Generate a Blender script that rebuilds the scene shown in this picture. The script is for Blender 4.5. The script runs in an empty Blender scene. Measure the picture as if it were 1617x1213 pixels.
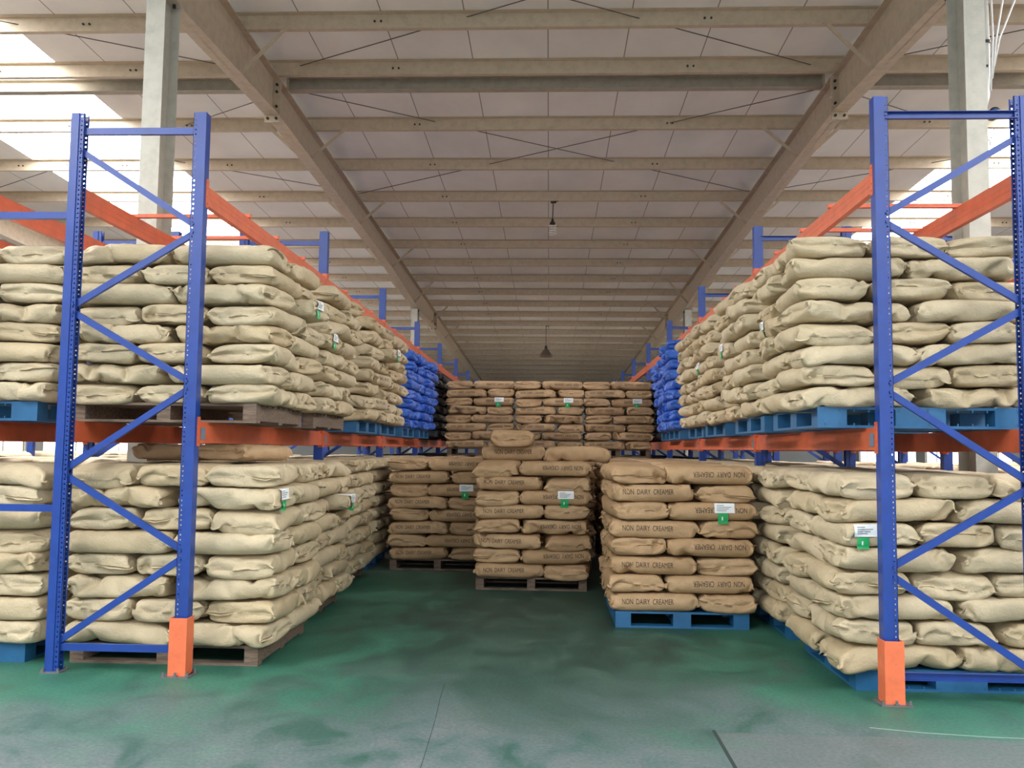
import bpy, bmesh, math, random
import numpy as np
from mathutils import Vector, Matrix, noise
from mathutils.bvhtree import BVHTree

# ------------------------------------------------------------------ camera, world, exposure
scene = bpy.context.scene
C = scene.collection
PI = math.pi
R_ = Vector((0.99904254, 0.04233021, 0.0110525))
U_ = Vector((-0.00789359, -0.07407841, 0.99722118))
F_ = Vector((-0.04303133, 0.99635362, 0.07367335))
cam_data = bpy.data.cameras.new('camera')
cam = bpy.data.objects.new('camera', cam_data)
C.objects.link(cam)
cam_data.sensor_width = 36.0
cam_data.lens = 1386.14 / 1617 * 36
cam_data.clip_end = 300
M = Matrix(((R_.x, U_.x, -F_.x), (R_.y, U_.y, -F_.y), (R_.z, U_.z, -F_.z)))
cam.matrix_world = Matrix.Translation((0, 0, 1.6)) @ M.to_4x4()
scene.camera = cam

world = bpy.data.worlds.new('world')
scene.world = world
world.use_nodes = True
wb = world.node_tree.nodes['Background']
wb.inputs[0].default_value = (0.88, 0.95, 1.0, 1)
wb.inputs[1].default_value = 2.0

def area(name, loc, rot, sx, sy, power, col):
    l = bpy.data.lights.new(name, 'AREA')
    l.shape = 'RECTANGLE'; l.size = sx; l.size_y = sy; l.energy = power; l.color = col
    o = bpy.data.objects.new(name, l); C.objects.link(o)
    o.location = loc; o.rotation_euler = rot
    return o
# daylight entering through the loading door behind the camera
area('door_daylight', (0.5, -9.6, 2.5), (PI/2 + 0.10, 0, 0), 14, 4.4, 170, (0.92, 0.97, 1.0))
SKY_E = 19.0      # brightness of the translucent roof lights
FRONT_E = 6.4    # brightness of the roof sheets over the front cross aisle
WIN_E = 4.0       # brightness of the windows

vs = scene.view_settings
vs.view_transform = 'Standard'; vs.look = 'None'; vs.gamma = 1.0; vs.exposure = -0.1
vs.use_curve_mapping = False
scene.cycles.max_bounces = 7
scene.cycles.diffuse_bounces = 5
scene.cycles.glossy_bounces = 3
scene.cycles.use_denoising = True
scene.cycles.sample_clamp_indirect = 6

rnd = random.Random(7)
ORD = 'zeroth first second third fourth fifth sixth seventh eighth ninth tenth eleventh twelfth thirteenth fourteenth fifteenth sixteenth seventeenth eighteenth nineteenth twentieth'.split()
def ordn(n):
    if n <= 20: return ORD[n]
    return {2: 'twenty', 3: 'thirty'}[n // 10] + '-' + ORD[n % 10] if n % 10 else {3: 'thirtieth', 4: 'fortieth'}[n // 10]

# ------------------------------------------------------------------ helpers
def tag(o, label=None, cat=None, group=None, kind=None):
    if label: o['label'] = label
    if cat: o['category'] = cat
    if group: o['group'] = group
    if kind: o['kind'] = kind
    return o

def empty(name, loc=(0, 0, 0), rz=0, label=None, cat=None, group=None):
    o = bpy.data.objects.new(name, None); C.objects.link(o)
    o.empty_display_size = 0.1
    o.location = loc; o.rotation_euler = (0, 0, rz)
    return tag(o, label, cat, group)

class MB:
    def __init__(s): s.v = []; s.f = []; s.m = []
    def add(s, vs_, fs, mi=0):
        b = len(s.v); s.v += [tuple(q) for q in vs_]
        s.f += [tuple(b + i for i in f) for f in fs]; s.m += [mi] * len(fs)
    def box(s, x0, x1, y0, y1, z0, z1, mi=0):
        s.add([(x0,y0,z0),(x1,y0,z0),(x1,y1,z0),(x0,y1,z0),(x0,y0,z1),(x1,y0,z1),(x1,y1,z1),(x0,y1,z1)],
              [(0,3,2,1),(4,5,6,7),(0,1,5,4),(1,2,6,5),(2,3,7,6),(3,0,4,7)], mi)
    def bar(s, a, b, w, h, up=(0,0,1), mi=0):
        a = Vector(a); b = Vector(b); d = (b-a).normalized(); up = Vector(up)
        sx = d.cross(up).normalized(); uz = sx.cross(d).normalized()
        P = []
        for p in (a, b):
            for i, j in ((-1,-1),(1,-1),(1,1),(-1,1)):
                P.append(p + sx*(i*w/2) + uz*(j*h/2))
        s.add(P, [(0,1,2,3),(7,6,5,4),(0,4,5,1),(1,5,6,2),(2,6,7,3),(3,7,4,0)], mi)
    def chan(s, a, b, w, h, t=0.004, up=(0,0,1), flip=False, mi=0):
        # open C section: web plus two flanges
        a = Vector(a); b = Vector(b); d = (b-a).normalized(); up = Vector(up)
        sx = d.cross(up).normalized() * (-1 if flip else 1); uz = up.normalized()
        pts = [(0,-h/2),(w,-h/2),(w,-h/2+t),(t,-h/2+t),(t,h/2-t),(w,h/2-t),(w,h/2),(0,h/2)]
        P = [p + sx*q[0] + uz*q[1] for p in (a, b) for q in pts]
        n = len(pts)
        F = [(i, (i+1) % n, n+(i+1) % n, n+i) for i in range(n)]
        F += [(0,1,2,3),(0,3,4,7),(7,4,5,6),(n,n+3,n+2,n+1),(n,n+7,n+4,n+3),(n+7,n+6,n+5,n+4)]
        s.add(P, F, mi)
    def tube(s, pts, r, n=8, mi=0, cap=True):
        pts = [Vector(p) for p in pts]; b = len(s.v)
        for i, p in enumerate(pts):
            d = (pts[min(i+1, len(pts)-1)] - pts[max(i-1, 0)]).normalized()
            q = Vector((0,0,1)) if abs(d.z) < .9 else Vector((1,0,0))
            sx = d.cross(q).normalized(); sy = sx.cross(d)
            rr = r[i] if isinstance(r, (list, tuple)) else r
            for k in range(n):
                a = 2*PI*k/n; s.v.append(tuple(p + sx*math.cos(a)*rr + sy*math.sin(a)*rr))
        for i in range(len(pts)-1):
            for k in range(n):
                s.f.append((b+i*n+k, b+i*n+(k+1) % n, b+(i+1)*n+(k+1) % n, b+(i+1)*n+k)); s.m.append(mi)
        if cap:
            s.f.append(tuple(b+k for k in range(n))[::-1]); s.m.append(mi)
            s.f.append(tuple(b+(len(pts)-1)*n+k for k in range(n))); s.m.append(mi)
    def lathe(s, c, prof, n=20, mi=0):
        b = len(s.v)
        for r, z in prof:
            for k in range(n):
                a = 2*PI*k/n; s.v.append((c[0]+r*math.cos(a), c[1]+r*math.sin(a), c[2]+z))
        for i in range(len(prof)-1):
            for k in range(n):
                s.f.append((b+i*n+k, b+i*n+(k+1) % n, b+(i+1)*n+(k+1) % n, b+(i+1)*n+k)); s.m.append(mi)
    def mesh(s, name, mats, smooth=False):
        me = bpy.data.meshes.new(name); me.from_pydata(s.v, [], s.f)
        for m in (mats if isinstance(mats, (list, tuple)) else [mats]): me.materials.append(m)
        for p, mi in zip(me.polygons, s.m): p.material_index = mi; p.use_smooth = smooth
        bm = bmesh.new(); bm.from_mesh(me); bmesh.ops.recalc_face_normals(bm, faces=bm.faces); bm.to_mesh(me); bm.free()
        return me
    def build(s, name, mats, parent=None, smooth=False, loc=None):
        o = bpy.data.objects.new(name, s.mesh(name, mats, smooth)); C.objects.link(o)
        if parent: o.parent = parent
        if loc: o.location = loc
        return o

def link(name, me, parent=None, loc=(0,0,0), rot=(0,0,0)):
    o = bpy.data.objects.new(name, me); C.objects.link(o)
    if parent: o.parent = parent
    o.location = loc; o.rotation_euler = rot
    return o

def copy_tree(o, parent=None):
    c = o.copy(); C.objects.link(c)
    if parent: c.parent = parent
    for ch in list(o.children): copy_tree(ch, c)
    return c

# ------------------------------------------------------------------ materials
def mat(name, col, rough=.6, metal=0, spec=.5):
    m = bpy.data.materials.new(name); m.use_nodes = True
    b = m.node_tree.nodes['Principled BSDF']
    b.inputs['Base Color'].default_value = (*col, 1); b.inputs['Roughness'].default_value = rough
    b.inputs['Metallic'].default_value = metal; b.inputs['Specular IOR Level'].default_value = spec
    return m
def nodes(m): return m.node_tree.nodes, m.node_tree.links, m.node_tree.nodes['Principled BSDF']
def nz(m, scale, detail=4, rough=.55, coord='Object', mp=(1,1,1), dist=0):
    N, L, B = nodes(m)
    tc = N.new('ShaderNodeTexCoord'); mp_ = N.new('ShaderNodeMapping'); mp_.inputs['Scale'].default_value = mp
    n = N.new('ShaderNodeTexNoise'); n.inputs['Scale'].default_value = scale; n.inputs['Detail'].default_value = detail
    n.inputs['Roughness'].default_value = rough; n.inputs['Distortion'].default_value = dist
    L.new(tc.outputs[coord], mp_.inputs[0]); L.new(mp_.outputs[0], n.inputs['Vector'])
    return n, mp_
def ramp(m, src, stops):
    N, L, B = nodes(m)
    r = N.new('ShaderNodeValToRGB'); e = r.color_ramp.elements
    while len(e) < len(stops): e.new(.5)
    for el, (p, c) in zip(e, stops): el.position = p; el.color = (*c, 1) if len(c) == 3 else c
    L.new(src, r.inputs[0]); return r
def bump(m, src, strength, dist=.01):
    N, L, B = nodes(m)
    b = N.new('ShaderNodeBump'); b.inputs['Strength'].default_value = strength; b.inputs['Distance'].default_value = dist
    L.new(src, b.inputs['Height']); L.new(b.outputs[0], B.inputs['Normal']); return b
def mixc(m, fac, a, b, mode='MIX'):
    N, L, B = nodes(m)
    x = N.new('ShaderNodeMix'); x.data_type = 'RGBA'; x.blend_type = mode
    for s, v in ((0, fac), (6, a), (7, b)):
        if hasattr(v, 'links'): L.new(v, x.inputs[s])
        elif s == 0: x.inputs[0].default_value = v
        else: x.inputs[s].default_value = (*v, 1)
    return x.outputs[2]

def painted(name, col, rough=.38, wear=.12, dirt=(.25,.22,.2)):
    m = mat(name, col, rough)
    N, L, B = nodes(m)
    n, _ = nz(m, 9, 6, .6)
    c = tuple(q*.82 for q in col); r = ramp(m, n.outputs[0], [(.3, c), (.6, col)])
    n2, _ = nz(m, 55, 4, .6)
    r2 = ramp(m, n2.outputs[0], [(.70-wear*.3, (0,0,0)), (.76, (1,1,1))])
    L.new(mixc(m, r2.outputs[0], r.outputs[0], dirt), B.inputs['Base Color'])
    bump(m, n.outputs[0], .08, .004)
    return m

M_blue = painted('rack_blue_paint', (.010, .050, .285), .36, .05, (.05,.07,.2))
M_orange = painted('beam_orange_paint', (.66, .135, .055), .45, .10, (.40,.11,.07))
M_guard = painted('guard_orange_paint', (.78, .17, .07), .5, .22, (.33,.16,.11))
M_sticker = mat('grey_sticker', (.16,.19,.27), .5)
M_steel = painted('dull_steel', (.13,.13,.14), .5, .3, (.2,.12,.08))
M_cream = painted('cream_steel_paint', (.52,.43,.32), .5, .10, (.33,.26,.19))
M_col = painted('pale_column_paint', (.50,.49,.43), .5, .10, (.33,.29,.23))
M_strut = painted('grey_steel_paint', (.40,.36,.29), .55, .10, (.25,.21,.17))
M_bolt = mat('dark_bolt', (.05,.045,.04), .5, .6)
M_rod = mat('bracing_rod', (.13,.12,.11), .5, .5)
M_bpallet = painted('blue_plastic', (.018,.125,.29), .45, .08, (.02,.08,.17))
M_wood = mat('weathered_wood', (.25,.17,.12), .85)
n, _ = nz(M_wood, 6, 6, .6, mp=(1, 9, 9)); r = ramp(M_wood, n.outputs[0], [(.3,(.075,.05,.038)),(.65,(.21,.15,.11))])
nodes(M_wood)[1].new(r.outputs[0], nodes(M_wood)[2].inputs['Base Color']); bump(M_wood, n.outputs[0], .4, .004)
M_white = mat('white_label_paper', (.82,.86,.9), .6)
M_green = mat('green_tag', (.015,.36,.11), .45)
M_ink = mat('brown_ink', (.055,.032,.022), .8)
M_print = mat('grey_print', (.33,.35,.38), .7)
M_pipe = mat('white_conduit', (.75,.75,.74), .4)
M_black = mat('black_plastic', (.02,.02,.025), .35)
M_glass = mat('lens_glass', (.05,.09,.2), .08)
M_alu = mat('aluminium_shade', (.20,.17,.14), .35, .7)
M_bulb = mat('lamp_glass', (.85,.84,.8), .3)

def paper(name, col, dark, warm, glossy=.62, crumple=.5, white=None):
    m = mat(name, col, glossy, 0, .35)
    N, L, B = nodes(m)
    oi = N.new('ShaderNodeObjectInfo')
    n, mp_ = nz(m, 5, 5, .55, dist=.6)
    vm = N.new('ShaderNodeVectorMath'); vm.operation = 'SCALE'; cb = N.new('ShaderNodeCombineXYZ')
    for i in range(3): L.new(oi.outputs['Random'], cb.inputs[i])
    L.new(cb.outputs[0], vm.inputs[0]); vm.inputs['Scale'].default_value = 37
    L.new(vm.outputs[0], mp_.inputs['Location'])
    r = ramp(m, n.outputs[0], [(.28, dark), (.62, col)])
    rr = ramp(m, oi.outputs['Random'], [(0, (1.04,1.04,1.03)), (.5, (1,.985,.96)), (1, warm)])
    base = mixc(m, 1.0, r.outputs[0], rr.outputs[0], 'MULTIPLY')
    # fine creases of the paper
    v = N.new('ShaderNodeTexVoronoi'); v.feature = 'DISTANCE_TO_EDGE'; v.inputs['Scale'].default_value = 13
    n3, mp3 = nz(m, 7, 3, .6); L.new(vm.outputs[0], mp3.inputs['Location'])
    ad = N.new('ShaderNodeMixRGB'); ad.blend_type = 'ADD'; ad.inputs[0].default_value = .35
    L.new(mp_.outputs[0], ad.inputs[1]); L.new(n3.outputs[1], ad.inputs[2]); L.new(ad.outputs[0], v.inputs['Vector'])
    mr = N.new('ShaderNodeMapRange'); mr.inputs[1].default_value = 0; mr.inputs[2].default_value = .09
    L.new(v.outputs['Distance'], mr.inputs[0])
    n2, mp2 = nz(m, 16, 6, .6, mp=(1,1,1.6), dist=1.2); L.new(vm.outputs[0], mp2.inputs['Location'])
    mx = N.new('ShaderNodeMath'); mx.operation = 'MULTIPLY_ADD'; mx.inputs[1].default_value = .22
    L.new(mr.outputs[0], mx.inputs[0]); L.new(n2.outputs[0], mx.inputs[2])
    bump(m, mx.outputs[0], crumple, .012)
    L.new(base, B.inputs['Base Color'])
    if white:
        n4, mp4 = nz(m, 11, 3, .7, dist=2); L.new(vm.outputs[0], mp4.inputs['Location'])
        r4 = ramp(m, n4.outputs[0], [(.66,(0,0,0)), (.70,(1,1,1))])
        L.new(mixc(m, r4.outputs[0], base, white), B.inputs['Base Color'])  # white patches paint glints of light into the sack colour
    return m
M_paper = paper('cream_kraft_paper', (.56,.475,.33), (.48,.40,.27), (.93,.88,.80))
M_kraft = paper('brown_kraft_paper', (.51,.35,.205), (.43,.29,.165), (.93,.89,.84))
M_shade_sack = paper('shade_black_sack', (.022,.022,.026), (.014,.014,.017), (.9,.9,.95), .5, .8)  # near-black colour stands in for the deep shade beside the back stacks
M_bsack = paper('blue_woven_plastic', (.055,.18,.72), (.03,.11,.52), (.9,.9,.95), .28, .8, white=(.75,.82,.95))

# floor: worn green coating over grey concrete
M_floor = mat('green_floor_coating', (.06,.2,.15), .45)
def floor_mat(m):
    N, L, B = nodes(m)
    tc = N.new('ShaderNodeTexCoord'); sp = N.new('ShaderNodeSeparateXYZ'); L.new(tc.outputs['Object'], sp.inputs[0])
    big, _ = nz(m, .55, 6, .62, dist=.5); med, _ = nz(m, 2.6, 8, .65, mp=(1,.7,1), dist=.7); fine, _ = nz(m, 42, 4, .7)
    # wear towards the open cross aisle in front of the racks
    def mth(op, a, b=None, c=None):
        x = N.new('ShaderNodeMath'); x.operation = op
        for i, v in enumerate((a, b, c)):
            if v is None: continue
            if hasattr(v, 'links'): L.new(v, x.inputs[i])
            else: x.inputs[i].default_value = v
        return x.outputs[0]
    y = sp.outputs['Y']; x = sp.outputs['X']
    # traffic lane: y < ~5.3 (cross aisle)
    t = mth('ADD', mth('MULTIPLY', mth('SUBTRACT', big.outputs[0], .5), 6.0), mth('MULTIPLY', mth('SUBTRACT', med.outputs[0], .5), 3.6))
    lane = N.new('ShaderNodeMapRange'); L.new(mth('ADD', y, t), lane.inputs[0])
    lane.inputs[1].default_value = 6.6; lane.inputs[2].default_value = 4.5; lane.interpolation_type = 'SMOOTHSTEP'
    # second lane: dusty middle of the aisle, its colour darkened for shade too
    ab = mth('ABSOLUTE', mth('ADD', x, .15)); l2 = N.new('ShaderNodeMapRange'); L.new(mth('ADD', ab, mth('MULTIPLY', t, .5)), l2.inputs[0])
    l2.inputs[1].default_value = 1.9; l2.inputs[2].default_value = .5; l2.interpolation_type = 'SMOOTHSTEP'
    sd = N.new('ShaderNodeMapRange'); L.new(mth('ADD', mth('ABSOLUTE', x), mth('MULTIPLY', t, .4)), sd.inputs[0])
    sd.inputs[1].default_value = 4.2; sd.inputs[2].default_value = 5.4
    fr = N.new('ShaderNodeMapRange'); L.new(y, fr.inputs[0]); fr.inputs[1].default_value = 10.5; fr.inputs[2].default_value = 13.5
    far = mth('MAXIMUM', sd.outputs[0], fr.outputs[0])
    green = ramp(m, med.outputs[0], [(.30, (.016,.085,.058)), (.5, (.028,.145,.098)), (.72, (.055,.19,.135))])
    aisle = ramp(m, med.outputs[0], [(.30, (.014,.032,.028)), (.5, (.026,.058,.048)), (.72, (.065,.095,.082))])  # near-black tones hold the aisle's shade as well as its dust
    grey = ramp(m, med.outputs[0], [(.34, (.035,.10,.082)), (.47, (.095,.142,.142)), (.66, (.16,.18,.192))])
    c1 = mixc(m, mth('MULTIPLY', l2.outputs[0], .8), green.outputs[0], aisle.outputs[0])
    c2 = mixc(m, lane.outputs[0], mixc(m, far, c1, (.17,.165,.15)), grey.outputs[0])
    # bare concrete slab to the right of the joint
    bare = mth('MULTIPLY', mth('GREATER_THAN', x, .955), mth('LESS_THAN', mth('ADD', y, mth('MULTIPLY', mth('SUBTRACT', med.outputs[0], .5), .25)), 5.16))
    c2 = mixc(m, mth('MULTIPLY', bare, .6), c2, (.135,.15,.155))
    # darker tyre scuffs and pale scratches
    sc, _ = nz(m, 1.7, 12, .85, mp=(.6,1.5,1), dist=.6)
    rs = ramp(m, sc.outputs[0], [(.57,(0,0,0)), (.68,(1,1,1))])
    c3 = mixc(m, mth('MULTIPLY', rs.outputs[0], .55), c2, (.03,.065,.055))
    s2, _ = nz(m, 3.2, 6, .7, mp=(.35,2.8,1), dist=.4)
    r2 = ramp(m, s2.outputs[0], [(.705,(0,0,0)), (.73,(1,1,1))])
    c4 = mixc(m, mth('MULTIPLY', r2.outputs[0], .35), c3, (.36,.42,.39))
    rf = ramp(m, fine.outputs[0], [(.3,(.70,.70,.70)), (.7,(1.18,1.18,1.18))])
    c5 = mixc(m, 1.0, c4, rf.outputs[0], 'MULTIPLY')
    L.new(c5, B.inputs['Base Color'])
    rr = N.new('ShaderNodeMapRange'); L.new(med.outputs[0], rr.inputs[0]); rr.inputs[3].default_value = .42; rr.inputs[4].default_value = .75
    L.new(rr.outputs[0], B.inputs['Roughness'])
    bump(m, fine.outputs[0], .10, .003)
floor_mat(M_floor)
M_joint = mat('floor_joint_filler', (.02,.035,.035), .8)
M_line = mat('worn_pale_line', (.30,.38,.35), .7)

M_ceil = mat('white_roof_lining', (.66,.665,.65), .55)
def ceil_mat(m):
    N, L, B = nodes(m)
    tc = N.new('ShaderNodeTexCoord'); sp = N.new('ShaderNodeSeparateXYZ'); L.new(tc.outputs['Object'], sp.inputs[0])
    def mth(op, a, b=None):
        x = N.new('ShaderNodeMath'); x.operation = op
        for i, v in enumerate((a, b)):
            if v is None: continue
            if hasattr(v, 'links'): L.new(v, x.inputs[i])
            else: x.inputs[i].default_value = v
        return x.outputs[0]
    fx = mth('FRACT', mth('DIVIDE', mth('ADD', sp.outputs['X'], 100*1.03+.06+.006), 1.03))
    line = mth('LESS_THAN', fx, .014)
    n, _ = nz(m, .8, 4, .6, mp=(1,.6,1)); n2, _ = nz(m, 4, 5, .6)
    base = ramp(m, n.outputs[0], [(.3,(.68,.67,.655)), (.65,(.80,.795,.78))])
    ln = mth('MULTIPLY', line, .8)
    L.new(mixc(m, ln, base.outputs[0], (.10,.085,.07)), B.inputs['Base Color'])
    w = mth('SINE', mth('MULTIPLY', sp.outputs['X'], 2*PI/.206))
    bump(m, mth('ADD', mth('MULTIPLY', w, .06), mth('MULTIPLY', n2.outputs[0], .5)), .25, .02)
ceil_mat(M_ceil)
M_wall = mat('pale_wall_cladding', (.50,.50,.48), .7)

def emis(name, col, e):
    m = mat(name, (.8,.8,.8), .5); B = m.node_tree.nodes['Principled BSDF']
    B.inputs['Emission Color'].default_value = (*col, 1); B.inputs['Emission Strength'].default_value = e
    return m
M_sky = emis('translucent_roof_sheet', (1.0,.98,.95), SKY_E)
M_sky2 = emis('translucent_front_roof_sheet', (.96,.98,1.0), FRONT_E)
M_win = emis('bright_window_pane', (.90,.96,1.0), WIN_E)

# ------------------------------------------------------------------ the setting
def roofz(y): return 7.32 - .034*y
X0, X1, Y0, Y1 = -20.0, 20.0, -10.0, 60.0
m = MB(); m.box(X0-.3, X1+.3, Y0-6, Y1+.3, -.2, 0)
tag(m.build('floor', M_floor), 'worn green coated concrete warehouse floor', 'floor', kind='structure')
m = MB(); m.box(.945, .965, 0.5, 5.22, .0, .0012)
tag(m.build('trim_1', M_joint), 'dark straight joint in the floor right of the centre', 'floor joint', kind='structure')
m = MB(); pts = [(-.61,1.5),(-.62,3),(-.625,4.3),(-.645,4.9),(-.66,5.3),(-.685,5.7),(-.70,6.1)]
for (a, b), (c, d) in zip(pts, pts[1:]): m.bar((a,b,.0006), (c,d,.0006), .003, .001)
tag(m.build('trim_2', M_joint), 'thin wandering crack in the floor left of the centre', 'floor joint', kind='structure')
m = MB(); pts = [(1.88,5.34),(2.15,5.27),(2.5,5.22),(2.9,5.20),(3.4,5.12)]
for (a, b), (c, d) in zip(pts, pts[1:]): m.bar((a,b,.0006), (c,d,.0006), .008, .001)
tag(m.build('trim_3', M_line), 'pale scraped line on the floor before the right rack', 'floor line', kind='structure')

SKY_X = [(-9.5, -6.95), (7.0, 9.1)]
def roof_strip(x0, x1, a=Y0-.2, b=Y1+.2):
    m = MB()
    m.add([(x0,a,roofz(a)),(x1,a,roofz(a)),(x1,b,roofz(b)),(x0,b,roofz(b)),
           (x0,a,roofz(a)+.12),(x1,a,roofz(a)+.12),(x1,b,roofz(b)+.12),(x0,b,roofz(b)+.12)],
          [(0,1,2,3),(7,6,5,4),(0,4,5,1),(1,5,6,2),(2,6,7,3),(3,7,4,0)])
    return m
m = MB()
for a, b in ((X0-.2, -9.5), (-6.95, 7.0), (9.1, X1+.2)):
    s = roof_strip(a, b); m.add(s.v, s.f)
tag(m.build('ceiling', M_ceil), 'white insulated roof lining with dark panel seams', 'ceiling', kind='structure')
m = MB(); ya, yb = -3.0, 1.6
for k in range(6):
    xa = -5.4 + k*3.7
    m.add([(xa,ya,roofz(ya)-.02),(xa+3.0,ya,roofz(ya)-.02),(xa+3.0,yb,roofz(yb)-.02),(xa,yb,roofz(yb)-.02)], [(3,2,1,0)])
tag(m.build('window_40', M_sky2), 'row of translucent roof sheets across the front cross aisle', 'roof light', kind='structure')
for k, (a, b) in enumerate(SKY_X):
    tag(roof_strip(a, b, 36.0).build('ceiling_panel', M_ceil), 'opaque roof lining at the far end, %s side' % ('left', 'right')[k], 'ceiling', kind='structure')
    tag(roof_strip(a, b, Y0-.2, 36.0).build('window_%d' % (k+1), M_sky),
        'glaring translucent roof light strip above the %s racks' % ('left', 'right')[k], 'roof light', kind='structure')

def wall(name, boxes, label):
    m = MB()
    for b in boxes: m.box(*b)
    return tag(m.build(name, M_wall), label, 'wall', kind='structure')
WZ = (0.9, 3.1)
wins = [y for y in range(-6, 58, 5)]
wn = 3
for side, xa, xb in (('left', X0-.2, X0), ('right', X1, X1+.2)):
    bx = [(xa, xb, Y0, Y1, 0, WZ[0]), (xa, xb, Y0, Y1, WZ[1], 7.9)]
    prev = Y0
    for y in wins: bx.append((xa, xb, prev, y, *WZ)); prev = y+3.8
    bx.append((xa, xb, prev, Y1, *WZ))
    wall('wall_'+side, bx, 'pale clad %s side wall with a row of windows' % side)
    for y in wins:
        xm = (xa+xb)/2
        g = MB(); g.box(xm-.01, xm+.01, y, y+3.8, *WZ)
        p = tag(g.build('window_%d' % wn, M_win), 'bright window in the %s side wall' % side, 'window', kind='structure'); wn += 1
        f = MB()
        for yy in (y+.03, y+1.27, y+2.53, y+3.77): f.box(xm-.04, xm+.04, yy-.03, yy+.03, *WZ)
        for zz in (WZ[0]+.03, 2.0, WZ[1]-.03): f.box(xm-.04, xm+.04, y, y+3.8, zz-.03, zz+.03)
        f.build('window_frame', M_cream, p)
wall('wall_far', [(X0, X1, Y1, Y1+.2, 0, 6.0)], 'pale clad far end wall')
wall('wall_near', [(X0, -7, Y0-.2, Y0, 0, 7.9), (8, X1, Y0-.2, Y0, 0, 7.9), (-7, 8, Y0-.2, Y0, 4.9, 7.9)],
     'pale clad end wall with the wide open loading door')

# roof steel
PUR = [5.2, 6.95, 8.7, 10.44, 11.69]; y = 13.62
while y < 58: PUR.append(y); y += 1.80
XR = [-11.7, -3.9, 3.9, 11.7]
for k, y in enumerate(PUR):
    z = roofz(y); m = MB()
    h, fl, t = .185, .075, .006
    m.box(-19.9, 19.9, y, y+t, z-h, z)                        # web
    m.box(-19.9, 19.9, y+t, y+fl, z-h, z-h+t)                 # bottom flange
    m.box(-19.9, 19.9, y+fl-t, y+fl, z-h+t, z-h+.024)         # lip
    m.box(-19.9, 19.9, y-fl, y, z-t-.001, z-.001)             # top flange
    o = m.build('roof_purlin', M_cream)
    tag(o, 'beige steel purlin under the roof, %s from the camera end' % ordn(k+1), 'roof beam', 'roof purlins')
    b = MB()
    for xc in (-7.8-1.95, -7.8, -7.8+1.95, -2.2+.004*y, 2.0-.01*y, 7.8-1.95, 7.8, 7.8+1.95):
        for d in (-.045, .035):
            b.tube([(xc+d, y-.004, z-.10), (xc+d, y-.020, z-.10)], .014, 8)
    b.build('bolt', M_bolt, o)

def rafter_bottom(y):
    # haunched near the columns at y = 8.3 and 25
    d = .52
    for yc, w, e in ((8.3, 3.5, .27), (25.0, 4.2, .17), (41.5, 4.2, .17), (-8.2, 4.2, .2)):
        d = max(d, .52 + e*max(0, 1-abs(y-yc)/w))
    return roofz(y) - .19 - d
for i, x in enumerate(XR):
    ys = sorted(set([Y0, -8.2, -4, 4.8, 8.3, 11.8, 20.8, 25.0, 29.2, 37.3, 41.5, 45.7, Y1]))
    m = MB()
    for ya, yb in zip(ys, ys[1:]):
        ta, tb = roofz(ya)-.19, roofz(yb)-.19; ba, bb = rafter_bottom(ya), rafter_bottom(yb)
        def slab(x0, x1, za0, za1, zb0, zb1):
            m.add([(x0,ya,za0),(x1,ya,za0),(x1,yb,zb0),(x0,yb,zb0),(x0,ya,za1),(x1,ya,za1),(x1,yb,zb1),(x0,yb,zb1)],
                  [(0,3,2,1),(4,5,6,7),(0,1,5,4),(1,2,6,5),(2,3,7,6),(3,0,4,7)])
        slab(x-.006, x+.006, ba, ta, bb, tb)
        slab(x-.10, x+.10, ba, ba+.012, bb, bb+.012)
        slab(x-.10, x+.10, ta-.012, ta, tb-.012, tb)
    o = m.build('roof_rafter', M_cream)
    nm = ('far left', 'left', 'right', 'far right')[i]
    tag(o, 'deep beige steel rafter running into the depth on the %s' % nm, 'roof beam', 'roof rafters')
    # end plates at the splice
    for yc in (11.8, 29.0):
        p = MB(); zt = roofz(yc)-.2; zb = rafter_bottom(yc)-.10
        p.box(x-.11, x+.11, yc-.016, yc+.016, zb, zt)
        q = p.build('splice_plate', M_cream, o)
        b = MB()
        for zz in (zt-.08, zt-.18, zb+.22, zb+.05):
            for xx in (x-.06, x+.06): b.tube([(xx, yc-.016, zz), (xx, yc-.042, zz)], .019, 8)
        b.build('bolt', M_bolt, q)
    for yc in (8.3, 25.0):
        for xx in (x-.07, x+.07):
            b = MB(); z0 = rafter_bottom(yc)
            for d in (-.13, .13):
                b.tube([(xx, yc+d, z0-.0), (xx, yc+d, z0-.045)], .018, 8)
            b.build('bolt', M_bolt, o)
# cleats and fly braces belong to the rafter they are bolted to
raf = [o for o in C.objects if o.name.startswith('roof_rafter')]
for o, x in zip(raf, XR):
    if abs(x) > 5: continue
    for k, y in enumerate(PUR[2:24]):
        z = roofz(y); m = MB()
        m.box(x-.08, x+.08, y-.010, y-.003, z-.19, z-.03)
        for d in (-.045, .045):
            m.tube([(x+d, y-.010, z-.08), (x+d, y-.026, z-.08)], .013, 6)
            m.tube([(x+d, y-.010, z-.14), (x+d, y-.026, z-.14)], .013, 6)
        m.build('purlin_cleat', M_cream, o)
    for y in [PUR[3], PUR[5], PUR[7], PUR[9], PUR[11], PUR[13], PUR[15], PUR[17]]:
        for sg in (-1, 1):
            m = MB(); zb = rafter_bottom(y-.1)
            m.bar((x+sg*.06, y-.10, zb+.02), (x+sg*.62, y-.03, roofz(y)-.16), .05, .006, up=(0,1,0))
            m.bar((x+sg*.06, y-.075, zb+.02), (x+sg*.62, y-.005, roofz(y)-.16), .006, .05, up=(0,1,0))
            m.build('fly_brace', M_cream, o)
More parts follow.
